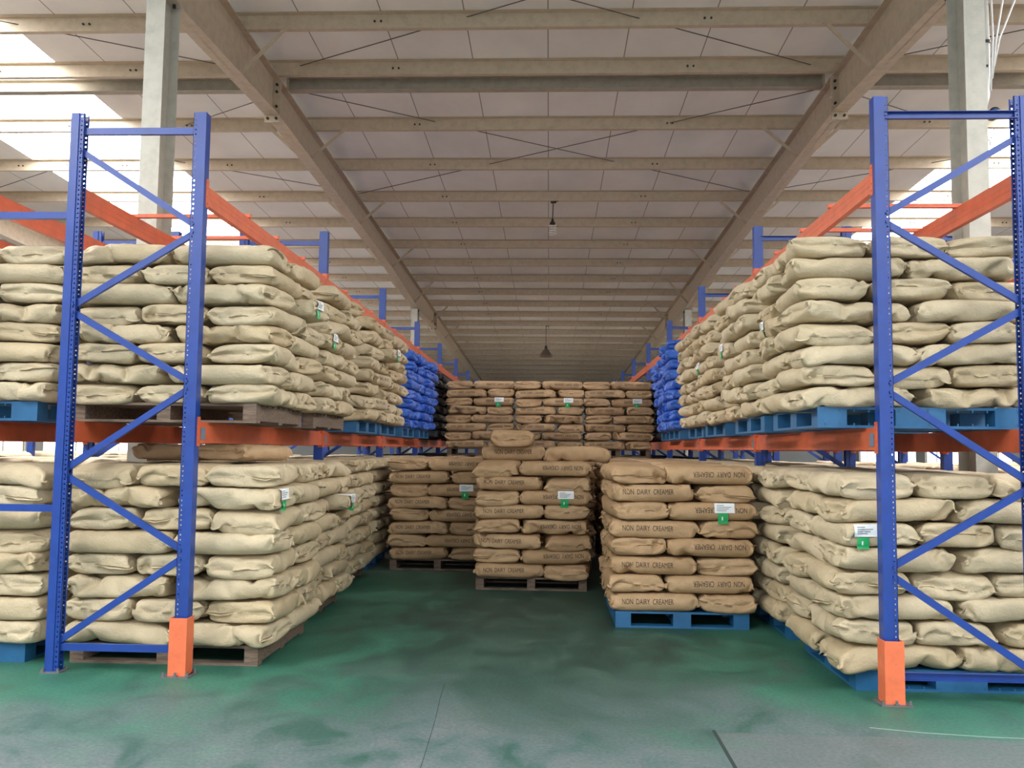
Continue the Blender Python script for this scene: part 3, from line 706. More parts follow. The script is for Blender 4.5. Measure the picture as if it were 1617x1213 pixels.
# ------------------------------------------------------------------ sacks
# vertex positions (0.5 mm steps) of settled, filled sacks: 39 rings round the tube and two sewn flaps
BAGDATA = {
 'a': [-484,-9,25,22,-6,-5,-5,-6,-8,-16,19,5,2,3,3,3,3,-23,-13,-5,3,13,-18,18,-13,-3,5,13,23,-3,-3,-3,-3,-2,-5,-19,16,8,6,5,5,6,-22,-25,11,-2,-7,-27,-1,-3,0,4,7,33,-29,-4,-2,-1,0,0,7,16,-7,22,5,-26,21,-32,33,8,0,-6,-21,-17,1,2,3,7,-13,30,-23,-3,-1,2,10,-21,28,2,-4,25,-47,4,6,8,5,2,1,-14,23,-7,1,0,8,-16,-15,2,17,-17,-6,46,-7,1,-33,20,3,-6,-17,11,-2,-2,-2,-5,16,4,0,-6,-4,-5,-10,31,-34,43,33,-18,12,0,1,0,0,-1,-1,-4,-14,5,-1,-2,-9,16,6,6,2,-3,6,-33,2,19,-8,-28,-10,-1,15,10,6,4,3,2,3,-13,8,3,0,-1,-4,-14,31,-3,32,3,17,-1,-2,0,1,0,0,0,0,0,-1,0,-1,-2,1,0,1,5,-13,5,-17,-4,27,3,0,-4,0,0,0,1,1,-1,-1,0,0,-1,0,0,1,1,0,-18,29,0,-2,1,-1,0,-1,1,0,-1,0,1,0,-1,-4,-2,-1,-1,0,10,0,-17,19,-1,0,-5,1,4,-1,0,0,0,-1,0,0,-1,1,1,0,0,0,0,-1,1,28,1,-1,-1,1,-1,0,0,0,1,0,-1,0,-1,1,1,-2,1,0,-4,-4,10,0,0,-4,4,0,-1,1,-1,-1,0,0,0,0,1,-1,0,0,0,1,0,0,1,29,0,0,-2,1,-1,0,0,0,0,0,0,-1,1,1,0,1,-1,-1,-3,3,2,1,0,-3,1,1,0,0,0,0,-2,1,-1,1,-1,1,0,0,1,-1,0,0,0,29,-1,0,1,-1,0,0,-1,1,0,-1,-1,1,1,1,0,0,0,-1,-7,6,1,1,0,0,0,-1,1,0,0,-1,0,-1,2,0,0,0,-1,1,-1,1,-1,0,0,28,0,1,0,0,0,-1,1,-1,0,0,0,0,0,1,0,1,-2,1,-1,0,0,0,0,0,0,1,-1,1,-1,0,1,0,0,0,1,-1,0,0,0,0,0,-1,0,27,1,1,0,0,0,0,-1,1,-1,1,0,0,0,0,1,-1,0,-1,0,-1,1,0,0,0,0,0,1,-1,1,0,0,1,0,1,-1,0,0,-1,1,-1,-1,-1,0,28,0,0,1,0,0,0,0,0,0,0,0,0,0,0,0,0,0,-1,0,0,-1,0,0,0,0,0,1,0,1,0,0,0,1,0,0,-1,0,0,1,-1,-1,0,-1,28,0,0,0,0,1,0,0,-1,2,-1,0,0,0,0,-1,0,0,0,0,0,-1,0,-1,2,0,0,0,1,-1,0,1,0,0,0,0,1,-1,1,-1,0,-1,0,0,27,1,0,0,1,0,-1,1,0,0,0,1,-1,0,-1,0,-1,0,0,1,0,0,0,1,-1,0,0,-1,0,1,1,0,0,0,0,0,0,0,0,0,-1,0,0,0,28,0,0,1,0,0,1,-1,0,0,1,-1,1,-1,-1,-1,0,0,1,0,1,0,0,0,0,0,-1,0,0,0,0,1,1,-1,0,0,0,0,0,-1,1,0,-1,-1,27,1,0,0,0,1,0,0,0,-1,0,1,0,0,-1,0,-1,1,0,1,0,1,-1,0,0,-1,1,-1,0,0,1,0,-1,1,-1,0,0,1,-1,1,-2,1,0,0,28,0,1,-1,1,-1,1,-1,0,0,0,0,0,0,1,-1,0,0,1,0,0,-1,0,0,1,0,-1,1,-1,1,0,-1,0,-1,1,0,0,0,0,-1,1,-1,1,0,29,-1,0,1,-1,0,0,0,-1,0,0,0,1,0,0,1,0,0,0,0,-1,1,-1,1,-1,1,0,0,0,0,-1,0,0,-1,-1,1,0,1,0,-1,0,1,0,1,29,0,0,-1,0,0,-1,1,0,-1,-1,1,0,1,1,0,1,0,-1,0,0,-2,1,-1,1,1,0,0,0,0,0,-1,-1,0,0,0,0,0,0,0,0,0,1,0,28,1,-1,0,0,0,0,-1,0,0,1,-1,1,0,0,1,0,0,0,-1,0,0,-1,0,1,0,1,0,0,-1,0,0,0,-1,0,0,0,0,0,0,1,0,0,1,28,-1,1,1,-1,-1,0,0,0,0,0,1,-1,1,1,0,0,0,0,-1,-1,-1,0,1,0,1,1,0,0,0,-1,0,-1,1,0,-1,0,-1,1,1,-1,1,0,0,28,0,0,0,0,1,-1,0,0,0,0,0,0,0,0,0,1,0,0,0,-1,-1,0,0,1,0,0,1,0,-1,0,-1,1,-1,0,0,0,0,0,0,1,0,0,0,28,0,0,1,1,-1,0,0,0,0,0,0,0,-1,0,0,0,0,0,0,-1,1,0,0,0,1,0,-1,0,0,-1,1,0,1,-1,0,0,0,0,1,0,0,0,0,29,-1,1,0,0,1,-1,0,0,1,0,0,-1,-1,-1,0,0,1,0,0,1,0,0,1,-1,-1,0,0,0,-1,1,0,1,0,1,-1,-1,1,0,0,1,0,0,-1,29,0,-1,1,1,-1,1,-1,0,0,1,0,0,-1,-1,0,0,-1,0,1,0,2,0,-1,1,-1,-1,0,-1,1,0,1,0,1,-1,0,0,0,0,1,0,0,-1,1,30,-1,0,0,0,0,0,0,0,0,0,0,0,0,-1,-1,0,1,0,0,1,0,1,0,-1,0,0,-1,0,0,1,0,0,0,0,0,0,0,0,0,0,0,1,-1,29,0,0,0,0,0,0,0,0,0,0,0,-1,0,1,0,-1,0,1,0,0,0,1,-1,0,-1,0,1,0,0,-1,0,1,-1,1,0,0,0,1,0,0,0,-1,0,29,0,-1,0,0,2,0,0,0,-1,-1,-1,1,1,-1,1,0,0,-1,0,1,1,-1,0,0,0,0,0,0,0,0,0,-2,1,-1,1,2,0,0,-1,0,0,0,0,28,0,0,0,1,-1,1,1,-1,0,0,-1,0,0,1,0,1,-2,1,0,-1,0,0,1,-1,0,0,0,1,0,0,-1,0,-1,1,0,1,0,0,0,0,0,0,-1,27,0,1,0,0,1,-1,0,1,0,-1,0,0,0,1,0,0,0,-1,0,0,0,0,0,0,1,0,0,0,0,0,-1,-1,0,1,0,0,1,0,0,-1,0,0,0,28,0,0,-1,0,0,1,0,1,0,0,0,-1,1,0,0,-1,0,0,0,0,-2,1,1,0,-1,1,0,1,0,0,-1,0,0,0,1,-1,0,-1,0,-4,4,1,0,28,0,0,-1,0,0,0,1,0,1,0,0,0,0,0,-1,0,0,0,0,0,0,0,-1,1,0,-1,1,0,0,0,1,0,0,-1,0,0,-1,0,-6,2,-7,8,4,30,-4,3,-2,1,-1,0,0,1,0,1,0,1,-1,-1,0,0,0,0,0,0,0,-1,1,-1,1,0,0,0,0,1,0,0,0,1,-1,-2,0,-7,-2,7,3,-7,7,29,1,-4,4,-2,0,0,0,0,1,-1,1,-1,0,0,0,0,0,0,0,-1,1,0,-1,-1,1,1,0,0,0,0,1,1,0,-1,-2,1,-5,-1,5,-9,9,-10,11,24,5,-6,6,0,0,-1,1,0,-1,0,-1,0,0,0,0,1,1,0,0,0,0,-1,-1,-1,2,0,0,0,1,-1,0,1,0,0,-1,-2,-3,3,1,1,-12,10,-13,39,-3,12,0,1,2,2,-1,-1,-1,0,0,0,-1,0,2,0,1,1,0,1,-10,-5,-6,11,5,2,1,0,-1,1,0,0,1,-1,1,-2,1,-1,-2,-5,1,1,-3,-14,25,10,-33,6,19,-19,17,4,3,1,1,2,-9,10,2,0,0,1,2,1,-11,17,-12,10,-22,-35,21,11,3,3,1,0,1,-2,-1,-15,20,13,2,7,-4,-21,-34,6,5,-13,30,-8,-21,-3,2,2,-7,5,3,0,11,-19,7,-8,-12,3,-7,11,33,-29,31,-40,17,0,-10,10,-6,-3,1,1,4,-5,1,22,-25,10,-20,-6,23,15,-5,3,-17,2,-4,-7,1,41,-36,2,17,-11,-1,7,-4,2,-2,-10,1,-7,15,21,-11,-11,14,19,-35,24,-9,-11,21,-9,5,1,-14,6,8,-15,3,-1,1,6,-10,3,30,342,-23,-20,-25,-34,-34,-34,-33,-34,-30,-28,-34,-34,-34,-34,-35,-34,-25,-32,-32,-32,-21,-21,21,21,32,32,32,25,34,35,34,34,34,34,28,30,34,33,34,34,34,25,20,-10,27,-7,-6,-1,0,1,0,1,1,-4,-1,-1,-1,-1,0,1,-10,8,4,0,-9,11,6,-15,0,1,1,9,-6,-1,0,0,-1,-3,6,5,0,0,-1,-3,-7,1,-2,-13,13,9,-5,0,0,0,0,0,-4,0,1,0,0,1,1,-2,1,-9,-5,2,17,9,-20,16,-17,0,1,-3,5,0,0,-1,1,5,-2,0,1,1,1,2,2,-8,10,-23,-12,38,1,0,0,-1,1,0,0,-2,0,0,-1,-3,-2,-1,0,0,0,4,40,0,-7,-48,10,1,0,3,1,0,0,1,0,-1,4,1,0,0,-1,0,5,11,-48,40,-3,-43,6,0,0,1,-1,-1,0,0,0,0,0,4,0,1,1,0,0,26,-51,-25,-2,41,9,-2,-3,0,0,1,0,0,0,0,0,0,0,0,0,0,-1,0,42,2,-4,-5,5,2,0,0,-1,1,-2,0,0,0,1,-2,0,1,0,-1,4,-11,-9,15,-1,4,-5,2,3,0,0,0,0,1,0,-1,0,0,0,0,0,0,-1,-5,6,1,-3,5,-6,4,-1,0,0,-1,0,-1,0,1,0,-1,1,-1,0,1,15,-22,5,-1,3,11,-11,-1,1,-1,1,-1,1,0,-1,1,0,0,0,0,0,0,0,5,-5,-1,-1,0,5,-3,0,-1,0,0,0,0,0,1,-1,1,0,0,0,-1,-8,1,4,2,1,-8,7,1,0,1,-1,1,0,-1,1,-1,0,-1,0,0,1,0,1,0,-1,-1,-7,11,-2,-1,0,0,-1,-1,1,1,0,-1,1,0,0,0,0,-1,-10,5,6,1,0,-4,2,0,1,0,0,0,-1,1,-1,1,-2,0,0,1,-1,1,0,0,-1,-2,6,-4,0,0,0,-1,0,0,0,0,1,0,0,0,0,0,-1,1,0,1,0,0,1,-4,1,1,-1,1,0,0,0,-1,1,-1,0,0,-1,0,1,0,0,0,-1,-2,2,0,0,1,-1,-1,0,0,0,1,0,0,0,0,0,0,0,0,0,0,2,-1,2,-4,0,0,1,0,0,0,0,-1,0,0,0,-1,1,0,0,1,0,-2,0,-2,1,0,1,-1,1,0,-1,0,0,0,0,0,1,0,-1,0,0,0,0,0,4,-1,4,-7,0,1,-1,0,1,-1,0,0,0,-1,0,1,0,0,1,-1,0,0,-1,-2,1,1,0,0,-1,0,0,0,0,0,0,0,0,0,0,0,-1,0,1,0,-5,11,-13,7,0,-1,1,0,-1,1,-1,1,-1,0,1,-1,1,1,-1,1,-1,0,0,-1,0,-1,0,1,0,0,0,0,0,1,-1,0,-1,0,0,0,0,1,-1,0,0,-7,6,3,-1,0,0,0,0,-1,1,-1,0,1,-1,1,0,0,1,-1,1,-1,0,-2,-1,1,0,0,0,0,1,0,1,-1,1,-1,0,-1,0,0,0,0,0,0,-1,0,2,1,-1,0,0,0,0,0,-1,0,1,0,0,0,0,0,0,1,-1,1,-1,-1,-1,-1,1,-1,1,0,0,1,0,0,0,0,-1,0,0,0,1,-1,0,0,0,1,1,1,-1,-1,0,0,0,0,0,0,0,0,0,0,0,0,1,-1,1,0,-1,-2,-1,0,0,1,0,0,1,0,1,0,-1,0,0,-1,1,0,0,0,0,0,0,0,1,0,0,0,-1,0,0,0,0,1,-1,0,0,0,0,0,0,0,1,0,0,-1,-1,0,0,0,0,1,-1,2,-1,0,0,0,-1,1,-1,1,0,1,-1,0,1,0,0,1,-1,-1,0,0,0,0,0,0,1,0,0,0,-1,1,-1,1,-1,0,0,-1,0,0,0,0,0,0,1,-1,0,0,0,-1,1,0,0,0,0,0,0,0,1,0,0,-1,1,-1,0,0,0,0,1,-1,1,0,-1,0,1,-1,1,0,0,0,-1,-1,1,0,0,0,0,0,0,-1,0,0,0,0,0,0,0,0,0,0,0,0,0,0,0,0,0,0,0,-1,0,0,0,1,0,0,1,0,-1,1,0,0,0,0,0,0,0,-1,0,1,1,0,-1,0,0,-1,0,0,0,0,1,-1,0,0,0,0,0,0,0,0,0,0,-1,0,1,0,0,0,0,0,1,0,1,-1,0,-1,1,-1,1,0,0,0,0,0,0,0,0,0,-1,0,0,1,0,0,-1,0,0,-1,1,0,-1,0,0,0,1,-1,1,0,0,0,0,1,-1,0,0,1,0,0,-1,1,-1,1,-1,0,-1,0,0,0,0,0,1,-1,0,0,0,0,1,0,0,0,-1,1,-1,1,-1,-1,0,1,0,1,-1,0,0,0,1,-1,0,1,0,0,0,-1,0,0,0,0,1,-1,0,0,0,0,0,0,-1,1,-1,0,1,1,0,1,-1,0,0,-1,1,-1,0,0,0,0,0,0,1,0,-1,1,-1,0,0,0,0,0,0,0,-1,0,1,0,-1,-2,1,-1,0,0,-1,1,1,-1,1,0,0,1,0,0,1,-1,0,0,0,0,0,0,0,0,0,0,0,0,0,-1,0,0,0,0,0,0,-1,0,0,-1,1,0,0,-1,0,0,0,-1,0,0,0,0,0,1,0,0,1,0,0,0,0,0,0,0,0,0,0,0,-1,1,0,0,0,0,-1,0,0,-1,1,-1,0,0,0,0,0,0,0,-2,0,1,0,0,0,0,0,0,0,0,0,0,0,1,0,1,0,0,-1,0,0,1,-1,-1,1,-1,0,1,0,0,0,-1,0,1,-1,0,0,-1,0,1,-1,0,-1,-2,-1,1,0,1,0,0,0,0,1,-1,0,0,1,0,1,-1,1,-1,0,-1,1,-1,0,0,0,1,-1,0,0,0,1,1,-1,0,-1,0,0,1,0,-1,0,-1,-3,-2,0,0,1,0,1,0,-1,1,-1,1,-1,0,0,0,1,1,-1,0,-1,0,0,-1,0,1,0,-1,0,0,1,0,1,-1,1,-1,1,0,0,-1,0,0,0,0,3,-2,-1,0,1,1,0,0,0,0,0,-1,1,0,0,0,0,0,0,0,0,-1,5,-6,2,0,-1,0,0,0,0,1,0,1,0,0,-1,0,0,1,0,0,-1,-1,3,-3,0,1,0,1,0,0,0,0,0,0,-1,0,0,0,0,0,0,0,0,0,-5,5,0,1,0,-1,0,-1,1,0,0,1,-1,0,1,0,0,0,0,-3,1,1,3,-3,1,0,-5,5,1,-1,1,-1,0,0,0,0,-1,1,-1,0,1,0,0,1,-2,2,0,1,-2,0,-1,1,0,0,0,0,0,1,-1,0,1,0,-4,-1,-9,5,8,-3,-11,8,10,-5,-1,1,-1,0,0,0,0,-1,1,-1,1,0,-1,1,0,6,-6,3,0,4,-7,0,1,-1,0,0,0,0,1,-1,0,0,-1,-4,-1,2,7,-13,3,-7,12,-17,13,-2,0,0,0,0,0,0,0,0,-1,0,-1,0,0,0,0,-3,4,3,-1,-8,6,1,-1,1,-1,1,0,0,0,0,0,-1,-2,0,6,-10,1,15,-17,-17,16,18,-16,-1,0,-1,1,0,0,0,-1,0,-1,-1,0,0,0,0,1,-3,3,5,1,-9,4,0,0,-1,1,0,0,0,1,0,0,-2,0,4,-1,3,-4,-11,-16,-26,-6,31,-2,0,2,1,0,1,-1,0,0,-1,-1,0,1,0,0,-1,-1,-4,36,6,3,-30,-9,1,0,0,-1,0,1,0,1,1,1,3,1,-1,-1,-15,-9,6,-5,33,1,-53,4,0,6,4,4,0,1,0,-1,0,3,2,0,1,0,-1,-1,-2,-25,14,-19,51,10,-20,-6,-1,-1,-2,-1,1,-1,1,0,-6,-3,-1,0,22,3,-4,11,20,-13,-8,6,-3,-8,3,1,1,0,0,1,-1,-1,1,2,0,2,1,0,4,-19,-8,31,-18,7,1,6,-4,-1,0,-1,-2,0,-1,-1,5,1,-4,-5,1,6,10,0,21,-24,22,-21,1,0,-2,0,-1,2,0,1,2,0,-2,-1,5,1,1,1,13,-1,-29,-8,19,-18,20,1,3,-4,-1,0,0,-1,-1,0,-2,2,0,1,1,5,0,9,-30,25,10,8,-1,0,-4,-1,1,1,-10,1,3,-1,2,0,-3,-2,-5,9,14,-21,-3,3,21,-14,-9,5,2,3,0,-2,1,-3,-1,10,-1,-1,1,4,0,1,-8,-10,12,3,7,-22,3,2,7,5,3,2,4,-1,-3,1,-2,0,8,0,-2,-6,-16,20,-28,-17,6,9,3,-13,-9,3,-1,0,-3,-3,4,-7,1,4,1,-3,-3,12,-13,6,18,-5,-16,20,7,4,2,0,0,-3,2,1,0,0,-2,2,-7,1,6,-13,-9,0,-4,-17,-5,-10,-1,1,7,-6,-1,1,0,3,-5,0,0,-1,1,1,8,-6,15,9,-1,10,22,4,-1,1,0,1,0,3,4,-1,0,0,2,-3,-2,-3,-5,3,-10,-20,0,-5,-34,-8,4,2,-5,-1,0,-1,1,2,1,-3,2,0,0,0,-2,-1,23,19,-5,2,2,10,3,-1,0,-3,-4,-5,2,0,-4,4,-14,-5,-2,-1,0,18,-13,-4,20,-1,-20,26,-10,-9,3,1,1,2,1,1,1,0,-2,-2,-2,0,0,-1,1,3,-1,0,-5,5,5,0,-2,-2,-3,5,-2,0,3,-11,22,3,2,1,1,-26,2,23,-20,1,3,-21,4,11,1,0,1,1,0,0,-1,0,0,0,-1,-1,-1,3,6,-6,0,0,5,-7,4,0,-2,-2,5,-3,0,0,-6,14,-9,3,5,2,-2,-16,28,-19,1,0,9,-11,-2,2,1,0,0,-1,0,0,1,0,0,0,0,-1,0,1,-5,5,0,0,0,7,-6,0,-2,3,-2,0,0,-6,13,-8,2,0,-1,2,6,5,-7,-6,0,0,-8,5,3,0,0,0,0,0,0,0,0,0,0,0,0,0,0,1,-1,1,1,-3,7,-4,0,-1,1,-1,0,0,-5,11,-6,1,-1,0,0,0,0,14,-11,-3,-1,1,-3,2,1,0,0,0,0,0,0,0,0,0,0,0,0,0,0,0,0,1,1,2,-2,0,-1,0,0,0,0,-4,9,-5,0,0,0,0,0,0,0,1,-1,-1,1,0,-1,1,-1,1,0,0,0,0,0,0,0,0,0,0,0,0,-1,1,1,0,0,1,0,0,0,-1,0,0,0,4,-4,0,0,0,0,0,0,0,0,0,0,0,1,0,-1,0,0,0,0,0,0,0,0,0,0,0,0,0,0,0,0,0,1,0,0,0,0,0,0,0,0,0,0,0,0,0,0,0,0,0,0,0,1,0,1,-2,1,1,-1,0,-1,0,0,0,0,0,0,0,0,0,0,0,0,0,0,-1,1,0,0,0,0,0,1,-1,0,0,0,0,0,0,0,0,0,0,0,0,0,0,1,2,-2,0,2,-2,-1,0,0,0,0,0,0,0,0,0,0,0,0,0,0,-1,0,1,-1,0,0,1,0,0,0,0,0,0,0,0,0,0,0,0,0,0,-1,2,-1,2,0,0,0,-1,0,-1,0,0,0,0,0,0,0,0,0,0,0,0,0,0,-1,0,-1,0,0,1,0,0,0,0,0,0,0,0,0,0,0,0,0,0,0,0,1,0,1,0,0,-1,-1,0,0,0,0,0,0,0,0,0,0,0,0,0,0,-1,0,0,-1,0,1,0,0,0,0,0,0,0,0,0,0,0,0,0,0,0,0,0,1,0,0,0,1,-1,-1,0,0,0,0,0,0,0,0,0,0,0,0,0,0,-1,0,0,0,-1,0,1,0,0,0,0,0,0,0,0,0,0,0,0,0,0,0,1,0,0,-1,1,0,-1,0,0,0,0,0,0,0,0,0,0,0,0,0,0,-1,0,0,1,0,1,0,-1,0,0,0,0,0,0,0,0,0,0,0,0,0,0,0,0,0,-1,0,0,0,2,-1,0,0,0,0,0,0,0,0,0,0,0,0,0,0,0,1,-1,2,-1,-1,1,-1,0,0,0,0,0,0,0,0,0,0,0,0,0,0,1,-1,0,0,-1,1,0,0,0,0,0,0,0,0,0,0,0,0,0,0,0,0,1,-1,1,1,-1,0,-1,1,0,0,0,0,0,0,0,0,0,0,0,0,0,0,0,0,-1,0,1,-1,1,0,0,0,0,0,0,0,0,0,0,0,0,0,0,0,0,1,0,-1,1,0,0,-1,1,0,0,0,0,0,0,0,0,0,0,0,0,0,-1,0,0,0,0,0,1,0,0,0,0,0,0,0,0,0,0,0,0,0,0,1,-1,0,0,0,-1,0,0,1,0,0,0,0,0,0,0,0,0,0,0,0,0,0,-1,0,1,-1,0,1,0,0,0,0,0,0,0,0,0,0,0,0,0,0,0,0,-1,0,0,-2,1,0,0,1,0,0,0,0,0,0,0,0,0,0,0,0,0,0,-1,0,0,1,0,0,0,0,0,0,0,0,0,0,0,0,0,0,0,0,0,-1,1,-1,0,0,0,0,0,0,0,0,0,0,0,0,0,0,0,0,0,0,0,0,-1,0,1,1,-1,0,0,0,0,0,0,0,0,0,0,0,0,0,0,0,0,0,-1,0,0,-1,1,0,0,0,0,0,0,0,0,0,0,0,0,0,0,0,0,0,0,0,1,-1,1,0,-1,0,0,0,0,0,0,0,0,0,0,0,0,0,0,0,0,-1,0,1,-1,1,0,0,-1,0,0,0,0,0,0,0,0,0,0,0,0,0,0,0,0,1,-1,0,1,-1,0,0,0,0,0,0,0,0,0,0,0,0,0,0,-1,2,0,1,0,0,0,-1,0,0,0,0,0,0,0,0,0,0,0,0,0,0,0,0,0,0,0,-1,1,0,0,0,0,0,0,0,0,0,0,0,0,0,0,0,0,1,1,1,-1,0,0,0,0,0,0,0,0,0,0,0,0,0,0,0,0,0,0,0,-1,0,0,1,-1,1,0,0,0,0,0,0,0,0,0,0,0,0,0,0,0,0,1,-1,1,-1,1,0,0,0,0,0,0,0,0,0,0,0,0,0,0,0,1,-1,-1,0,0,0,1,0,0,0,0,0,0,0,0,0,0,0,0,0,0,0,1,0,-1,0,-1,0,0,2,-1,0,0,0,0,0,0,0,0,0,0,0,0,0,0,0,-2,1,0,1,0,1,-1,0,0,0,0,0,0,0,0,0,0,1,0,-1,0,1,-2,-1,-1,1,0,1,-1,1,0,0,0,0,0,0,0,0,0,0,0,0,0,0,1,-1,0,0,0,0,0,0,0,0,0,0,0,0,0,3,-3,-1,1,15,-12,-1,-3,-1,0,0,-4,6,0,-2,1,0,0,0,0,0,0,0,0,0,0,0,0,-1,2,0,0,1,-1,0,-1,0,0,0,0,0,0,0,1,-4,6,-1,15,-30,30,-9,-9,-1,-4,2,9,-6,0,1,-1,0,0,0,0,0,0,0,0,0,0,-1,2,-5,6,-1,0,4,-6,3,-1,-1,0,0,0,0,0,0,-1,7,-8,18,-33,26,-11,17,-15,-2,5,-9,5,-2,2,1,0,0,0,0,0,-1,0,1,0,0,-1,-1,1,5,-3,0,0,-6,6,1,-1,-1,0,1,0,1,2,-3,8,-14,20,-32,20,17,-17,-24,20,-2,-1,10,-8,-4,5,0,0,0,0,0,0,0,0,0,0,-1,-1,-1,1,4,-2,1,1,-3,4,1,0,-2,-2,-1,0,-1,-1,10,-16,21,-27,23,-4,-4,23,-30,11,-4,-4,-11,-2,3,7,8,0,1,0,1,0,1,0,-1,-4,-2,-3,-2,2,9,2,4,1,15,-7,0,-4,-1,0,-3,-2,-2,-2,-7,7,-11,14,0,13,8,-46,9,3,3,-5,-20,-16,-2,-1,-2,1,1,2,0,2,1,-2,4,1,-1,-1,0,1,5,2,12,7,16,20,7,8,0,-2,0,-1,1,0,0,1,2,-4,-10,-2,-21,6,17,-16,-7,-16,-3,22,-13,-11,0,-1,0,0,-1,0,0,4,-2,0,2,8,-3,11,-9,10,-4,10,26,6,-1,-4,2,1,-1,2,0,1,-1,1,-4,1,3,-12,-9,16,-4,-28,-8,-16,27,-22,5,-2,-4,-2,-2,-3,-1,-1,-2,-1,-1,4,8,1,10,-12,9,-8,7,29,-2,5,5,4,0,-3,3,0,0,1,0,0,1,1,1,-1,-2,1,-6,-19],
